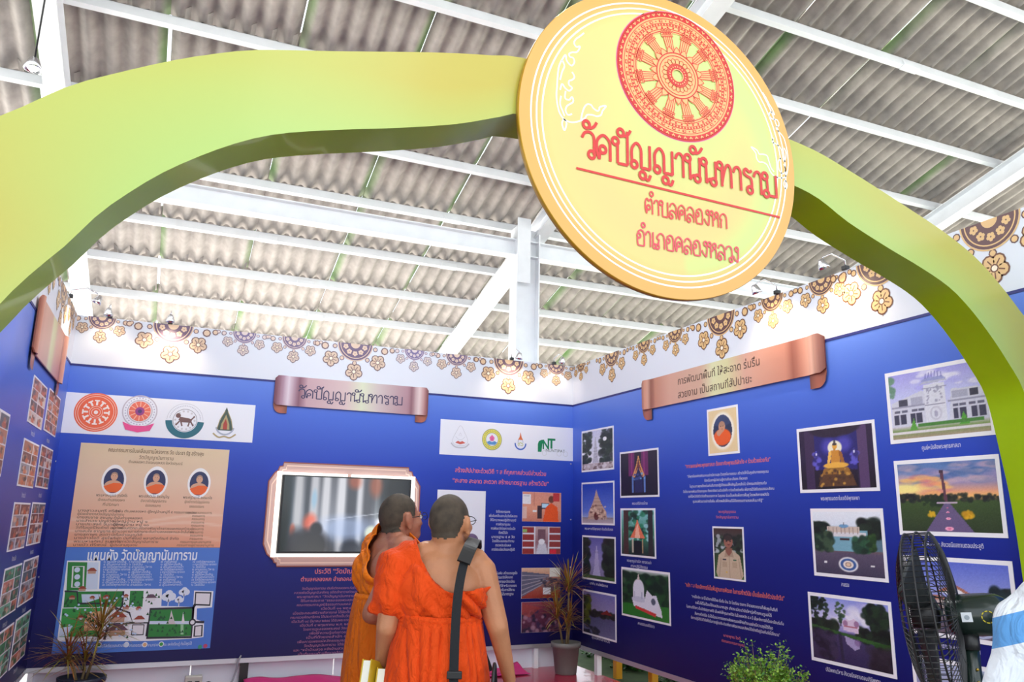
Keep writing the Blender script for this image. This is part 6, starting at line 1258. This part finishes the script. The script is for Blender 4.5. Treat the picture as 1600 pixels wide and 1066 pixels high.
def hand_prims(w, palm_dir, fing_dir, thumb_side, s=1.0, curl=.5):
    """palm at wrist w; fingers along fing_dir, curling towards palm_dir"""
    f = Vector(fing_dir).normalized(); n = Vector(palm_dir); n = (n-f*n.dot(f)).normalized(); sd = f.cross(n)*thumb_side; w = Vector(w); P = []
    for k in range(4):
        b = w+f*.025*s+sd*(.024-.016*k)*s; e = w+f*(.088-.004*abs(k-1))*s+sd*(.030-.0195*k)*s
        P.append(('c', b, e, .016*s, .0125*s)); d = f; L = (.042, .047, .043, .034)[k]*s
        for j, q in enumerate((1, .62, .48)):
            d = (d*math.cos(curl*.8)+n*math.sin(curl*.8)).normalized() if j else (d*math.cos(curl*.5)+n*math.sin(curl*.5)).normalized()
            e2 = e+d*L*q; P.append(('c', e, e2, .0092*s-.0006*j, .0086*s-.0006*j)); e = e2
    t0 = w+f*.022*s+sd*.028*s; t1 = t0+(f*.6+sd*.75+n*.25).normalized()*.042*s; t2 = t1+(f*.85+sd*.2+n*.45).normalized()*.030*s; t3 = t2+(f*.8+n*.5).normalized()*.022*s
    P += [('c', t0, t1, .015*s, .0115*s), ('c', t1, t2, .0112*s, .010*s), ('c', t2, t3, .010*s, .0085*s)]
    return P
def skin_mat(name, c):
    return mat(name, c, .48, noise_amt=.10, noise_scale=14, bump=.12, bump_scale=120, spec=.4)
def cloth_mat(name, c, tex=.18):
    m = mat(name, c, .75, noise_amt=.10, noise_scale=5, bump=tex, bump_scale=260, spec=.25)
    nt = m.node_tree; b = nt.nodes['Principled BSDF']; b.inputs['Sheen Weight'].default_value = .04
    old = b.inputs['Normal'].links[0].from_socket; n = nt.nodes.new('ShaderNodeTexNoise'); n.inputs['Scale'].default_value = 9; n.inputs['Detail'].default_value = 3; n.inputs['Distortion'].default_value = 2.2
    tc = nt.nodes.new('ShaderNodeTexCoord'); mp_n = nt.nodes.new('ShaderNodeMapping'); mp_n.inputs['Scale'].default_value = (1.5, 1.5, .7); nt.links.new(tc.outputs['Object'], mp_n.inputs[0]); nt.links.new(mp_n.outputs[0], n.inputs['Vector'])
    bp = nt.nodes.new('ShaderNodeBump'); bp.inputs['Strength'].default_value = .7; bp.inputs['Distance'].default_value = .03; nt.links.new(n.outputs[0], bp.inputs['Height']); nt.links.new(old, bp.inputs['Normal']); nt.links.new(bp.outputs[0], b.inputs['Normal']); return m
def fnoise(p, s=1): return noise.noise(Vector(p)*s)
def add_head(prims, c, turn, tilt=0, s=1.0):
    """c: centre of the skull; turn about z (negative: to the right)"""
    R = Matrix.Rotation(turn, 4, 'Z') @ Matrix.Rotation(tilt, 4, 'X'); c = Vector(c)
    def E(p, r): prims.append(('e', c+R @ (Vector(p)*s), Vector(r)*s, R))
    E((0, -.012, .012), (.076, .094, .098)); E((0, .03, -.03), (.066, .07, .075)); E((0, .05, -.075), (.05, .045, .042)); E((0, -.03, -.05), (.062, .062, .06))
    E((0, .092, -.02), (.011, .020, .020)); E((0, .098, -.036), (.016, .016, .012)); E((0, .082, -.068), (.024, .014, .008)); E((0, .080, -.078), (.021, .014, .008))
    E((-.030, .078, .012), (.020, .014, .008)); E((.030, .078, .012), (.020, .014, .008)); E((-.045, .058, -.028), (.022, .026, .022)); E((.045, .058, -.028), (.022, .026, .022))
    for sg in (-1, 1):
        E((sg*.080, -.002, -.012), (.012, .021, .033)); E((sg*.088, -.012, -.002), (.009, .015, .028)); E((sg*.083, .0, -.042), (.009, .012, .015))
    return R, c
def head_details(o, R, c, s, hairm, glasses=True):
    def W_(p): return c+R @ (Vector(p)*s)
    for sg in (-1, 1):
        bm = bmesh.new(); bmesh.ops.create_icosphere(bm, subdivisions=2, radius=.0115*s); e = obj('eye', from_bm('eye', bm, True), M_EYE, o); e.location = W_((sg*.030, .0835, -.004))
        bm = bmesh.new(); bmesh.ops.create_icosphere(bm, subdivisions=2, radius=.006*s); e = obj('iris', from_bm('iris', bm, True), M_IRIS, o); e.location = W_((sg*.030, .092, -.004))
        tube('eyebrow', [W_((sg*.014, .090, .016)), W_((sg*.032, .089, .021)), W_((sg*.048, .078, .015))], [.002, .003, .0015], hairm, o, n=6)
    if glasses:
        g = obj('glasses', None, None, o); g.empty_display_size = .05
        for sg in (-1, 1):
            tube('rim', [W_((sg*(.034+.0235*math.cos(a)), .108, -.002+.017*math.sin(a))) for a in [2*PI*i/20 for i in range(21)]], .0016*s, M_WIRE, g, n=6)
            bm = bmesh.new(); bmesh.ops.create_circle(bm, cap_ends=True, segments=20, radius=1)
            for v in bm.verts: v.co = W_((sg*.034+v.co.x*.0225, .108, -.002+v.co.y*.016))
            obj('lens', from_bm('lens', bm), M_LENS, g)
            tube('temple_arm', [W_((sg*.057, .107, .003)), W_((sg*.082, .07, .003)), W_((sg*.0865, .0, .0)), W_((sg*.085, -.022, -.012))], .0017*s, M_WIRE, g, n=6)
        tube('bridge', [W_((-.0105, .108, .0)), W_((0, .112, .003)), W_((.0105, .108, .0))], .0015*s, M_WIRE, g, n=6)
M_EYE = mat('eye_white', col(232, 228, 220), .2); M_IRIS = mat('iris_brown', (.03, .015, .01), .1); M_WIRE = mat('dark_wire', (.02, .02, .022), .3, metal=.6)
M_LENS = mat('spectacle_lens', (1, 1, 1), .02, trans=1.0); M_LENS.node_tree.nodes['Principled BSDF'].inputs['IOR'].default_value = 1.01
def sub_mesh(me, keepf, name, off=0.0, m=None, parent=None, solid=0):
    """copy of the faces for which keepf(centre) holds, pushed out along normals"""
    bm = bmesh.new(); bm.from_mesh(me); bmesh.ops.delete(bm, geom=[f for f in bm.faces if not keepf(f.calc_center_median())], context='FACES')
    bm.normal_update()
    if off:
        ns = [v.normal.copy() for v in bm.verts]
        for v, n_ in zip(bm.verts, ns): v.co += n_*off
    o = obj(name, from_bm(name, bm, True), m, parent)
    if solid: q = o.modifiers.new('s', 'SOLIDIFY'); q.thickness = solid; q.offset = 1
    return o
def hair_cap(o, me, R, c, s, m, drop=0):
    Ri = R.inverted()
    def keep(p):
        q = (Ri @ (p-c))/s
        if (p-c).length > .14*s: return False
        e = .010*fnoise((q.x*40, q.y*40, q.z*40))
        if abs(q.x) > .0765 and -.055 < q.z < .026 and -.032 < q.y < .026: return False           # ears stay bare
        line = float(np.interp(q.y, [-.1, -.05, -.038, -.022, .01, .02, .035, .05, .08], [-.062, -.055, -.03, .026, .026, .0, .002, .05, .062]))
        return q.z > line+e
    sub_mesh(me, keep, 'cropped_hair', .0016*s, m, o)

def torso_prims(k=1.0, w=1.0):
    return [('e', (0, .0, 1.20), (.165*w, .118, .18)), ('e', (0, -.01, 1.31), (.15*w, .085, .075)), ('c', (-.150*w, -.005, 1.325), (.150*w, -.005, 1.325), .062, .062),
            ('c', (-.07, -.01, 1.365), (.07, -.01, 1.365), .045, .045), ('e', (0, .03, 1.02), (.170*w, .145, .17)), ('e', (0, .0, .90), (.180*w, .138, .13)),
            ('e', (-.075, -.03, 1.22), (.085, .10, .12)), ('e', (.075, -.03, 1.22), (.085, .10, .12))]
def leg_prims(w=1.0):
    P = []
    for sg in (-1, 1):
        P += [('c', (sg*.095*w, 0, .86), (sg*.095, .015, .47), .095, .058), ('c', (sg*.095, .012, .47), (sg*.095, -.01, .10), .056, .034), ('c', (sg*.095, -.03, .035), (sg*.11, .12, .028), .034, .026), ('c', (sg*.11, .10, .024), (sg*.112, .165, .018), .03, .016)]
    return P
def monk(name_label, loc, yaw, skin, robec, head_c, turn, tilt, sh_r, el_r, wr_r, sh_l, el_l, wr_l, hands, neckline, scale, w=1.0, robe2=None, hair=(.065, .046, .031), seed=1, sleeve=True, tail=False):
    o = thing('person', loc, name_label, 'person', None, -yaw); o.scale = (scale,)*3
    ms = skin_mat('skin_%d' % seed, skin); mr = cloth_mat('robe_%d' % seed, robec); mh = mat('cropped_hair_%d' % seed, hair, .8, noise_amt=.5, noise_scale=22)
    P = torso_prims(w=w)+leg_prims(w); hc = Vector(head_c)
    R, c = add_head(P, hc, turn, tilt)
    P += [('c', (0, -.012, 1.33), hc+Vector((0, -.015, -.075)), .066, .060)]
    P += [('c', sh_r, el_r, .060, .044), ('c', el_r, wr_r, .043, .027), ('c', sh_l, el_l, .058, .043), ('c', el_l, wr_l, .042, .027)]
    for h in hands: P += hand_prims(*h)
    me = remeshed(P, .0062, 5, .5); me.name = 'body'; body = obj('body', me, ms, o)
    hair_cap(o, me, R, c, 1.0, mh); head_details(o, R, c, 1.0, mh)
    # ---- upper robe: wraps the trunk over the left shoulder, right shoulder bare
    G_ = .017; P = []
    for p in torso_prims(w=w):
        if p[0] == 'e': P.append(('e', p[1], (p[2][0]+G_, p[2][1]+G_, p[2][2]+.004)))
        else: P.append(('c', p[1], p[2], p[3]+G_, p[4]+G_))
    if sleeve:
        q = Vector(sh_l).lerp(Vector(el_l), .50)
        P += [('c', sh_l, q, .080, .078), ('c', (sh_l[0]*.8, -.01, 1.2), q+Vector((.02, 0, -.02)), .08, .07), ('c', q, q+Vector((-.075, .0, -.045)), .068, .022)]
    rm = remeshed(P, .0085, 7, .5)
    bm = bmesh.new(); bm.from_mesh(rm); bpy.data.meshes.remove(rm)
    def keep(p):
        if p.z < 1.055: return p.z > .98
        zl = neckline(p.x, p.y); return p.z < zl
    bmesh.ops.delete(bm, geom=[f for f in bm.faces if not keep(f.calc_center_median())], context='FACES'); bm.normal_update()
    # smooth the cut border
    for _ in range(6):
        bnd = [v for v in bm.verts if v.is_boundary]; new = {}
        for v in bnd:
            nb = [e.other_vert(v) for e in v.link_edges if e.is_boundary]
            if len(nb) == 2: new[v] = (v.co*.4+(nb[0].co+nb[1].co)*.3)
        for v, q in new.items(): v.co = q
    bm.normal_update(); ns = [(v, v.normal.copy()) for v in bm.verts]
    for v, n_ in ns:
        p = v.co; wob = fnoise((p.x*4+seed, p.y*4, p.z*3))
        u_ = .62*p.x+.80*(p.z-1.25)+.35*p.y                                # folds run from left shoulder to right waist
        amp = .017*min(1, max(.15, (p.x+.13)/.12))
        f = (abs(math.sin(u_*50+wob*4.5))**.55*2-1)+.5*math.sin(u_*150+wob*9)
        g = math.sin(p.x*70+p.y*30+wob*6)*.0035*(1 if p.x < -.06 else 0)
        edge = max(0, 1-abs(neckline(p.x, p.y)-p.z)/.03)*.007
        v.co = p+n_*(amp*.9*f*(.55+.6*abs(fnoise((p.x*3, p.z*5, seed))))+g*1.6+.006*wob+.0035*fnoise((u_*45, p.x*7, p.y*7))+edge)
    up = obj('upper_robe', from_bm('upper_robe', bm, True), mr, o); sd = up.modifiers.new('s', 'SOLIDIFY'); sd.thickness = .005; sd.offset = 1
    # ---- lower robe with pleats
    secs = []; n = 160
    for i, z in enumerate(np.linspace(1.11, .16, 40)):
        t = (1.11-z)/.95; ra = (.182+.034*math.sin(min(1, t*3.2)*PI/2)+.01*t)*w; rb = .160+.02*math.sin(min(1, t*3)*PI/2)+.01*t; sec = []
        for k in range(n):
            a = 2*PI*k/n; wob = fnoise((math.cos(a)*1.6+seed, math.sin(a)*1.6, z*.9)); f = (abs(math.sin(a*8+wob*7+seed))**.45*2-1)*(.008+.015*min(1, t*2.2))
            wr = .0035*fnoise((math.cos(a)*9, math.sin(a)*9, z*16)); rr = f+wr+.012*wob
            sec.append(Vector(((ra+rr)*math.cos(a), .012+(rb+rr)*math.sin(a), z)))
        secs.append(sec)
    lo = rings('lower_robe', secs, cloth_mat('lower_robe_%d' % seed, robe2 or robec), o, caps=False); sd = lo.modifiers.new('s', 'SOLIDIFY'); sd.thickness = .005
    # ---- folded belt
    secs = []
    for z, d in ((1.135, .0), (1.13, .008), (1.120, .012), (1.112, .006), (1.104, .013), (1.096, .007), (1.086, .012), (1.08, .006), (1.076, .0)):
        sec = []
        for k in range(96):
            a = 2*PI*k/96; zz = z+.006*math.sin(a*2+seed)+.004*fnoise((math.cos(a)*3, math.sin(a)*3, seed)); sec.append(Vector(((.186*w+d)*math.cos(a), .008+(.156+d)*math.sin(a), zz)))
        secs.append(sec)
    rings('belt', secs, mr, o, caps=False)
    return o, mr, R, c
# ---- front monk (nearer, right): seen from behind, head turned right, books and shoulder bag
def nl1(x, y):
    if y > .04: return 1.45-.62*max(0, x+.08) if x > -.08 else 1.6
    if x < -.112: return 1.60
    return float(np.interp(x, [-.112, -.09, -.068, -.036, .01, .05, .10, .17], [1.43, 1.37, 1.315, 1.262, 1.230, 1.222, 1.230, 1.236]))
    return 1.226+.20*max(0, (.165-x)/.21)**3.0 if x < .165 else 1.226+.2*(x-.165)
M1 = Vector((CAM.x+.3280*3.28-.9447*.032, CAM.y+.9447*3.28+.3280*.032, 0))
monk1, mr1, R1, c1 = monk('nearer monk in deep orange robe with black bag strap, seen from behind', M1, .334,
    col(186, 126, 90), col(226, 72, 6), (.028, .01, 1.486), -.52, .06, (.160, -.005, 1.295), (.228, -.03, 1.085), (.285, .06, .875), (-.175, -.005, 1.305), (-.205, -.04, 1.08), (-.228, .09, .925),
    [((.288, .075, .865), (-.8, .2, 0), (.02, .2, -1), 1, 1.0, .45), ((-.235, .105, .915), (.9, .1, 0), (.0, .35, -.9), -1, 1.0, .75)], nl1, 1.0, .86, None, seed=1)
# ---- rear monk (left): golden-orange robe, turned to the right
def nl2(x, y):
    if y > .04: return 1.45-.62*max(0, x+.05) if x > -.05 else 1.6
    if x < -.06: return 1.60
    return 1.20+.22*max(0, (.155-x)/.21)**1.7 if x < .155 else 1.20
M2 = Vector((CAM.x+.2657*3.82-.02, CAM.y+.9641*3.82, 0))
monk2, mr2, R2, c2 = monk('monk in a golden-orange robe and glasses standing farther back, turned right toward the television', M2, .269+1.18,
    col(168, 108, 84), col(240, 122, 10), (.0, .03, 1.46), .12, .10, (.165, -.03, 1.285), (.215, -.165, 1.07), (.15, .08, 1.0), (-.165, .0, 1.29), (-.21, .02, 1.06), (-.12, .19, 1.02),
    [((.148, .09, .998), (-.3, .1, -1), (-.45, .9, .02), -1, .95, .6), ((-.11, .2, 1.02), (.2, .1, -1), (.5, .85, .0), 1, .95, .6)], nl2, 1.025, .90, col(214, 104, 10), seed=2)
# books in the front monk's left hand
bl = monk1.matrix_basis
def loc1(v):  # monk-local -> world
    return Matrix.Translation(M1) @ Matrix.Rotation(-.334, 4, 'Z') @ Vector(v)
M_PAGE = mat('book_pages', col(240, 238, 226), .7); M_BCOV = mat('ochre_book_cover', col(206, 176, 40), .4)
for k, (dx, dz) in enumerate(((-.258, .0), (-.200, -.03))):
    b = thing('book', loc1((dx, -.0, .685+dz)), ['thick white-edged book with ochre cover, outer of the two in the monk\'s left hand', 'thick white-edged book with ochre cover, inner of the two, against the monk\'s robe'][k], 'book', "books held by the front monk", -.334)
    box('pages', (-.016, -.085, .0), (.016, .075, .255), M_PAGE, b); box('cover', (.0162, -.088, -.004), (.0202, .08, .26), M_BCOV, b); box('cover', (-.0202, -.088, -.004), (-.0162, .08, .26), M_BCOV, b); box('spine', (-.0202, .0752, -.004), (.0202, .0795, .26), M_BCOV, b)
    b.rotation_euler = (math.radians(-16), math.radians(-3), -.334-.42)
# shoulder bag: strap over right shoulder, pad, buckle, rolled bag at hip
bag = thing('shoulder_bag', loc1((.07, -.16, .90)), 'black shoulder bag with long webbing strap over the front monk\'s right shoulder', 'bag', None, -.334)
def strap(name, pts, wd, th, m, parent, nrm=None):
    P = spline(pts, 8); secs = []
    for i, p in enumerate(P):
        t = (P[min(i+1, len(P)-1)]-P[max(i-1, 0)]).normalized(); nn = Vector((0, -1, 0)); 
        if abs(t.y) > .6: nn = Vector((0, 0, 1))
        k = min(1, abs(t.y)); nn = (Vector((0, -1, 0))*(1-k)+Vector((.25, 0, 1))*k).normalized(); nn = (nn-t*nn.dot(t)).normalized(); s_ = t.cross(nn)
        secs.append([p+s_*wd/2+nn*th/2, p-s_*wd/2+nn*th/2, p-s_*wd/2-nn*th/2, p+s_*wd/2-nn*th/2])
    return rings(name, secs, m, parent, smooth=False)
M_WEB = mat('black_webbing', col(20, 22, 28), .8, bump=.3, bump_scale=300)
o_ = Vector((.07, -.16, .90))
S = lambda p: Vector(p)-o_
strap('strap', [S((.062, -.205, .80)), S((.060, -.202, .93)), S((.060, -.198, 1.09)), S((.066, -.186, 1.22)), S((.085, -.150, 1.33)), S((.115, -.09, 1.392)), S((.13, -.02, 1.407)), S((.135, .05, 1.375)), S((.13, .12, 1.29)), S((.15, .19, 1.05)), S((.21, .19, .88))], .034, .004, M_WEB, bag)
strap('shoulder_pad', [S((.083, -.166, 1.335)), S((.112, -.104, 1.398)), S((.128, -.02, 1.417)), S((.134, .05, 1.388))], .052, .010, M_BLACK, bag)
box('buckle', tuple(S((.034, -.214, .925))), tuple(S((.090, -.198, .953))), M_BLACK, bag, bevel=.004)
tube('bag_body', [S((.03, -.262, .80)), S((.10, -.275, .812)), S((.21, -.24, .83)), S((.285, -.13, .83)), S((.30, -.03, .80))], [.045, .062, .066, .062, .045], mat('black_nylon', (.018, .02, .026), .6, bump=.3, bump_scale=80), bag, n=20)
tube('bag_handle', spline([S((.205, -.16, .87)), S((.215, -.10, .96)), S((.225, -.04, .87))], 6), .007, M_BLACK, bag, n=8)
# microphone on a stand beyond the front monk
mp_ = CAM+ray(737, 846)*3.9; mic = thing('microphone_stand', (mp_.x, mp_.y, 0), 'microphone with a muted purple foam cover, just past the front monk\'s chin', 'microphone')
bm = bmesh.new(); bmesh.ops.create_uvsphere(bm, u_segments=20, v_segments=12, radius=.034); f_ = obj('foam_cover', from_bm('foam_cover', bm, True), mat('purple_foam', col(92, 70, 104), .95, bump=.5, bump_scale=300), mic); f_.location = (0, 0, mp_.z); f_.scale = (1, 1, 1.1)
tube('handle', [Vector((0, 0, mp_.z-.03)), Vector((0, .02, mp_.z-.17))], [.012, .009], M_BLACK, mic, n=12); tube('stand_pole', [Vector((0, .02, .02)), Vector((0, .02, mp_.z-.12))], .010, M_BLACK, mic, n=12)
lathe('stand_base', [(.12, 0), (.12, .015), (.02, .03), (.01, .03)], M_BLACK, mic, n=24)

# ---- man in striped shirt at the right edge
M3 = Vector((CAM.x+.8218*2.07, CAM.y+.5699*2.07, 0)); r3 = Vector((.5699, -.8218, 0))
M3b = M3+r3*.20; YW3 = .9643+.25
man = thing('person', (M3b.x, M3b.y, 0), 'person in a white and sky-blue broad-striped polo shirt cut off by the right edge', 'person', None, -YW3)
ms3 = skin_mat('skin_3', col(196, 140, 108)); P = torso_prims()+leg_prims(); R3_, c3 = add_head(P, Vector((0, .01, 1.47)), 0, 0)
P += [('c', (0, -.012, 1.33), (0, -.005, 1.40), .060, .056)]
for sg in (-1, 1): P += [('c', (sg*.185, -.005, 1.30), (sg*.225, -.03, 1.04), .055, .042), ('c', (sg*.225, -.03, 1.04), (sg*.21, .12, .85), .041, .026)]+hand_prims((sg*.21, .125, .84), (-sg, 0, 0), (0, .3, -1), sg, 1.0, .5)
me3 = remeshed(P, .0075, 5, .5); obj('body', me3, ms3, man); mh3 = mat('black_hair', (.012, .01, .01), .6)
hair_cap(man, me3, R3_, c3, 1.0, mh3); head_details(man, R3_, c3, 1.0, mh3, False)
def shirt_mat():
    m = cloth_mat('striped_cotton', (.8, .8, .8), .1); nt = m.node_tree; b = nt.nodes['Principled BSDF']; tc = nt.nodes.new('ShaderNodeTexCoord'); sx = nt.nodes.new('ShaderNodeSeparateXYZ'); nt.links.new(tc.outputs['Object'], sx.inputs[0])
    ab = nt.nodes.new('ShaderNodeMath'); ab.operation = 'ABSOLUTE'; nt.links.new(sx.outputs[0], ab.inputs[0])
    ad = nt.nodes.new('ShaderNodeMath'); ad.operation = 'MULTIPLY_ADD'; nt.links.new(ab.outputs[0], ad.inputs[0]); ad.inputs[1].default_value = .35; nt.links.new(sx.outputs[2], ad.inputs[2])
    mo = nt.nodes.new('ShaderNodeMath'); mo.operation = 'MODULO'; nt.links.new(ad.outputs[0], mo.inputs[0]); mo.inputs[1].default_value = .14
    lt = nt.nodes.new('ShaderNodeMath'); lt.operation = 'GREATER_THAN'; nt.links.new(mo.outputs[0], lt.inputs[0]); lt.inputs[1].default_value = .078
    mx = nt.nodes.new('ShaderNodeMix'); mx.data_type = 'RGBA'; nt.links.new(lt.outputs[0], mx.inputs['Factor']); mx.inputs['A'].default_value = (*col(232, 238, 248), 1); mx.inputs['B'].default_value = (*col(96, 158, 220), 1)
    nt.links.new(mx.outputs['Result'], b.inputs['Base Color']); return m
P = []
for p in torso_prims():
    if p[0] == 'e': P.append(('e', p[1], (p[2][0]+.018, p[2][1]+.018, p[2][2]+.004)))
    else: P.append(('c', p[1], p[2], p[3]+.014, p[4]+.014))
for sg in (-1, 1): P += [('c', (sg*.185, -.005, 1.305), (sg*.225, -.025, 1.12), .072, .070)]
rm = remeshed(P, .009, 7, .5); bm = bmesh.new(); bm.from_mesh(rm)
bmesh.ops.delete(bm, geom=[f for f in bm.faces if (f.calc_center_median().z > 1.395-.1*abs(f.calc_center_median().x) and abs(f.calc_center_median().x) < .075) or f.calc_center_median().z < .86], context='FACES')
bm.normal_update()
for v, n_ in [(v, v.normal.copy()) for v in bm.verts]: v.co += n_*(.004*math.sin(v.co.x*30+v.co.z*46+3*fnoise(v.co*5))+.006*fnoise(v.co*6))
sh = obj('polo_shirt', from_bm('polo_shirt', bm, True), shirt_mat(), man); q = sh.modifiers.new('s', 'SOLIDIFY'); q.thickness = .004; q.offset = 1
sub_mesh(me3, lambda p: p.z < .92 and p.z > .07 and abs(p.x) < .19, 'trousers', .012, cloth_mat('dark_trousers', col(36, 40, 56)), man)
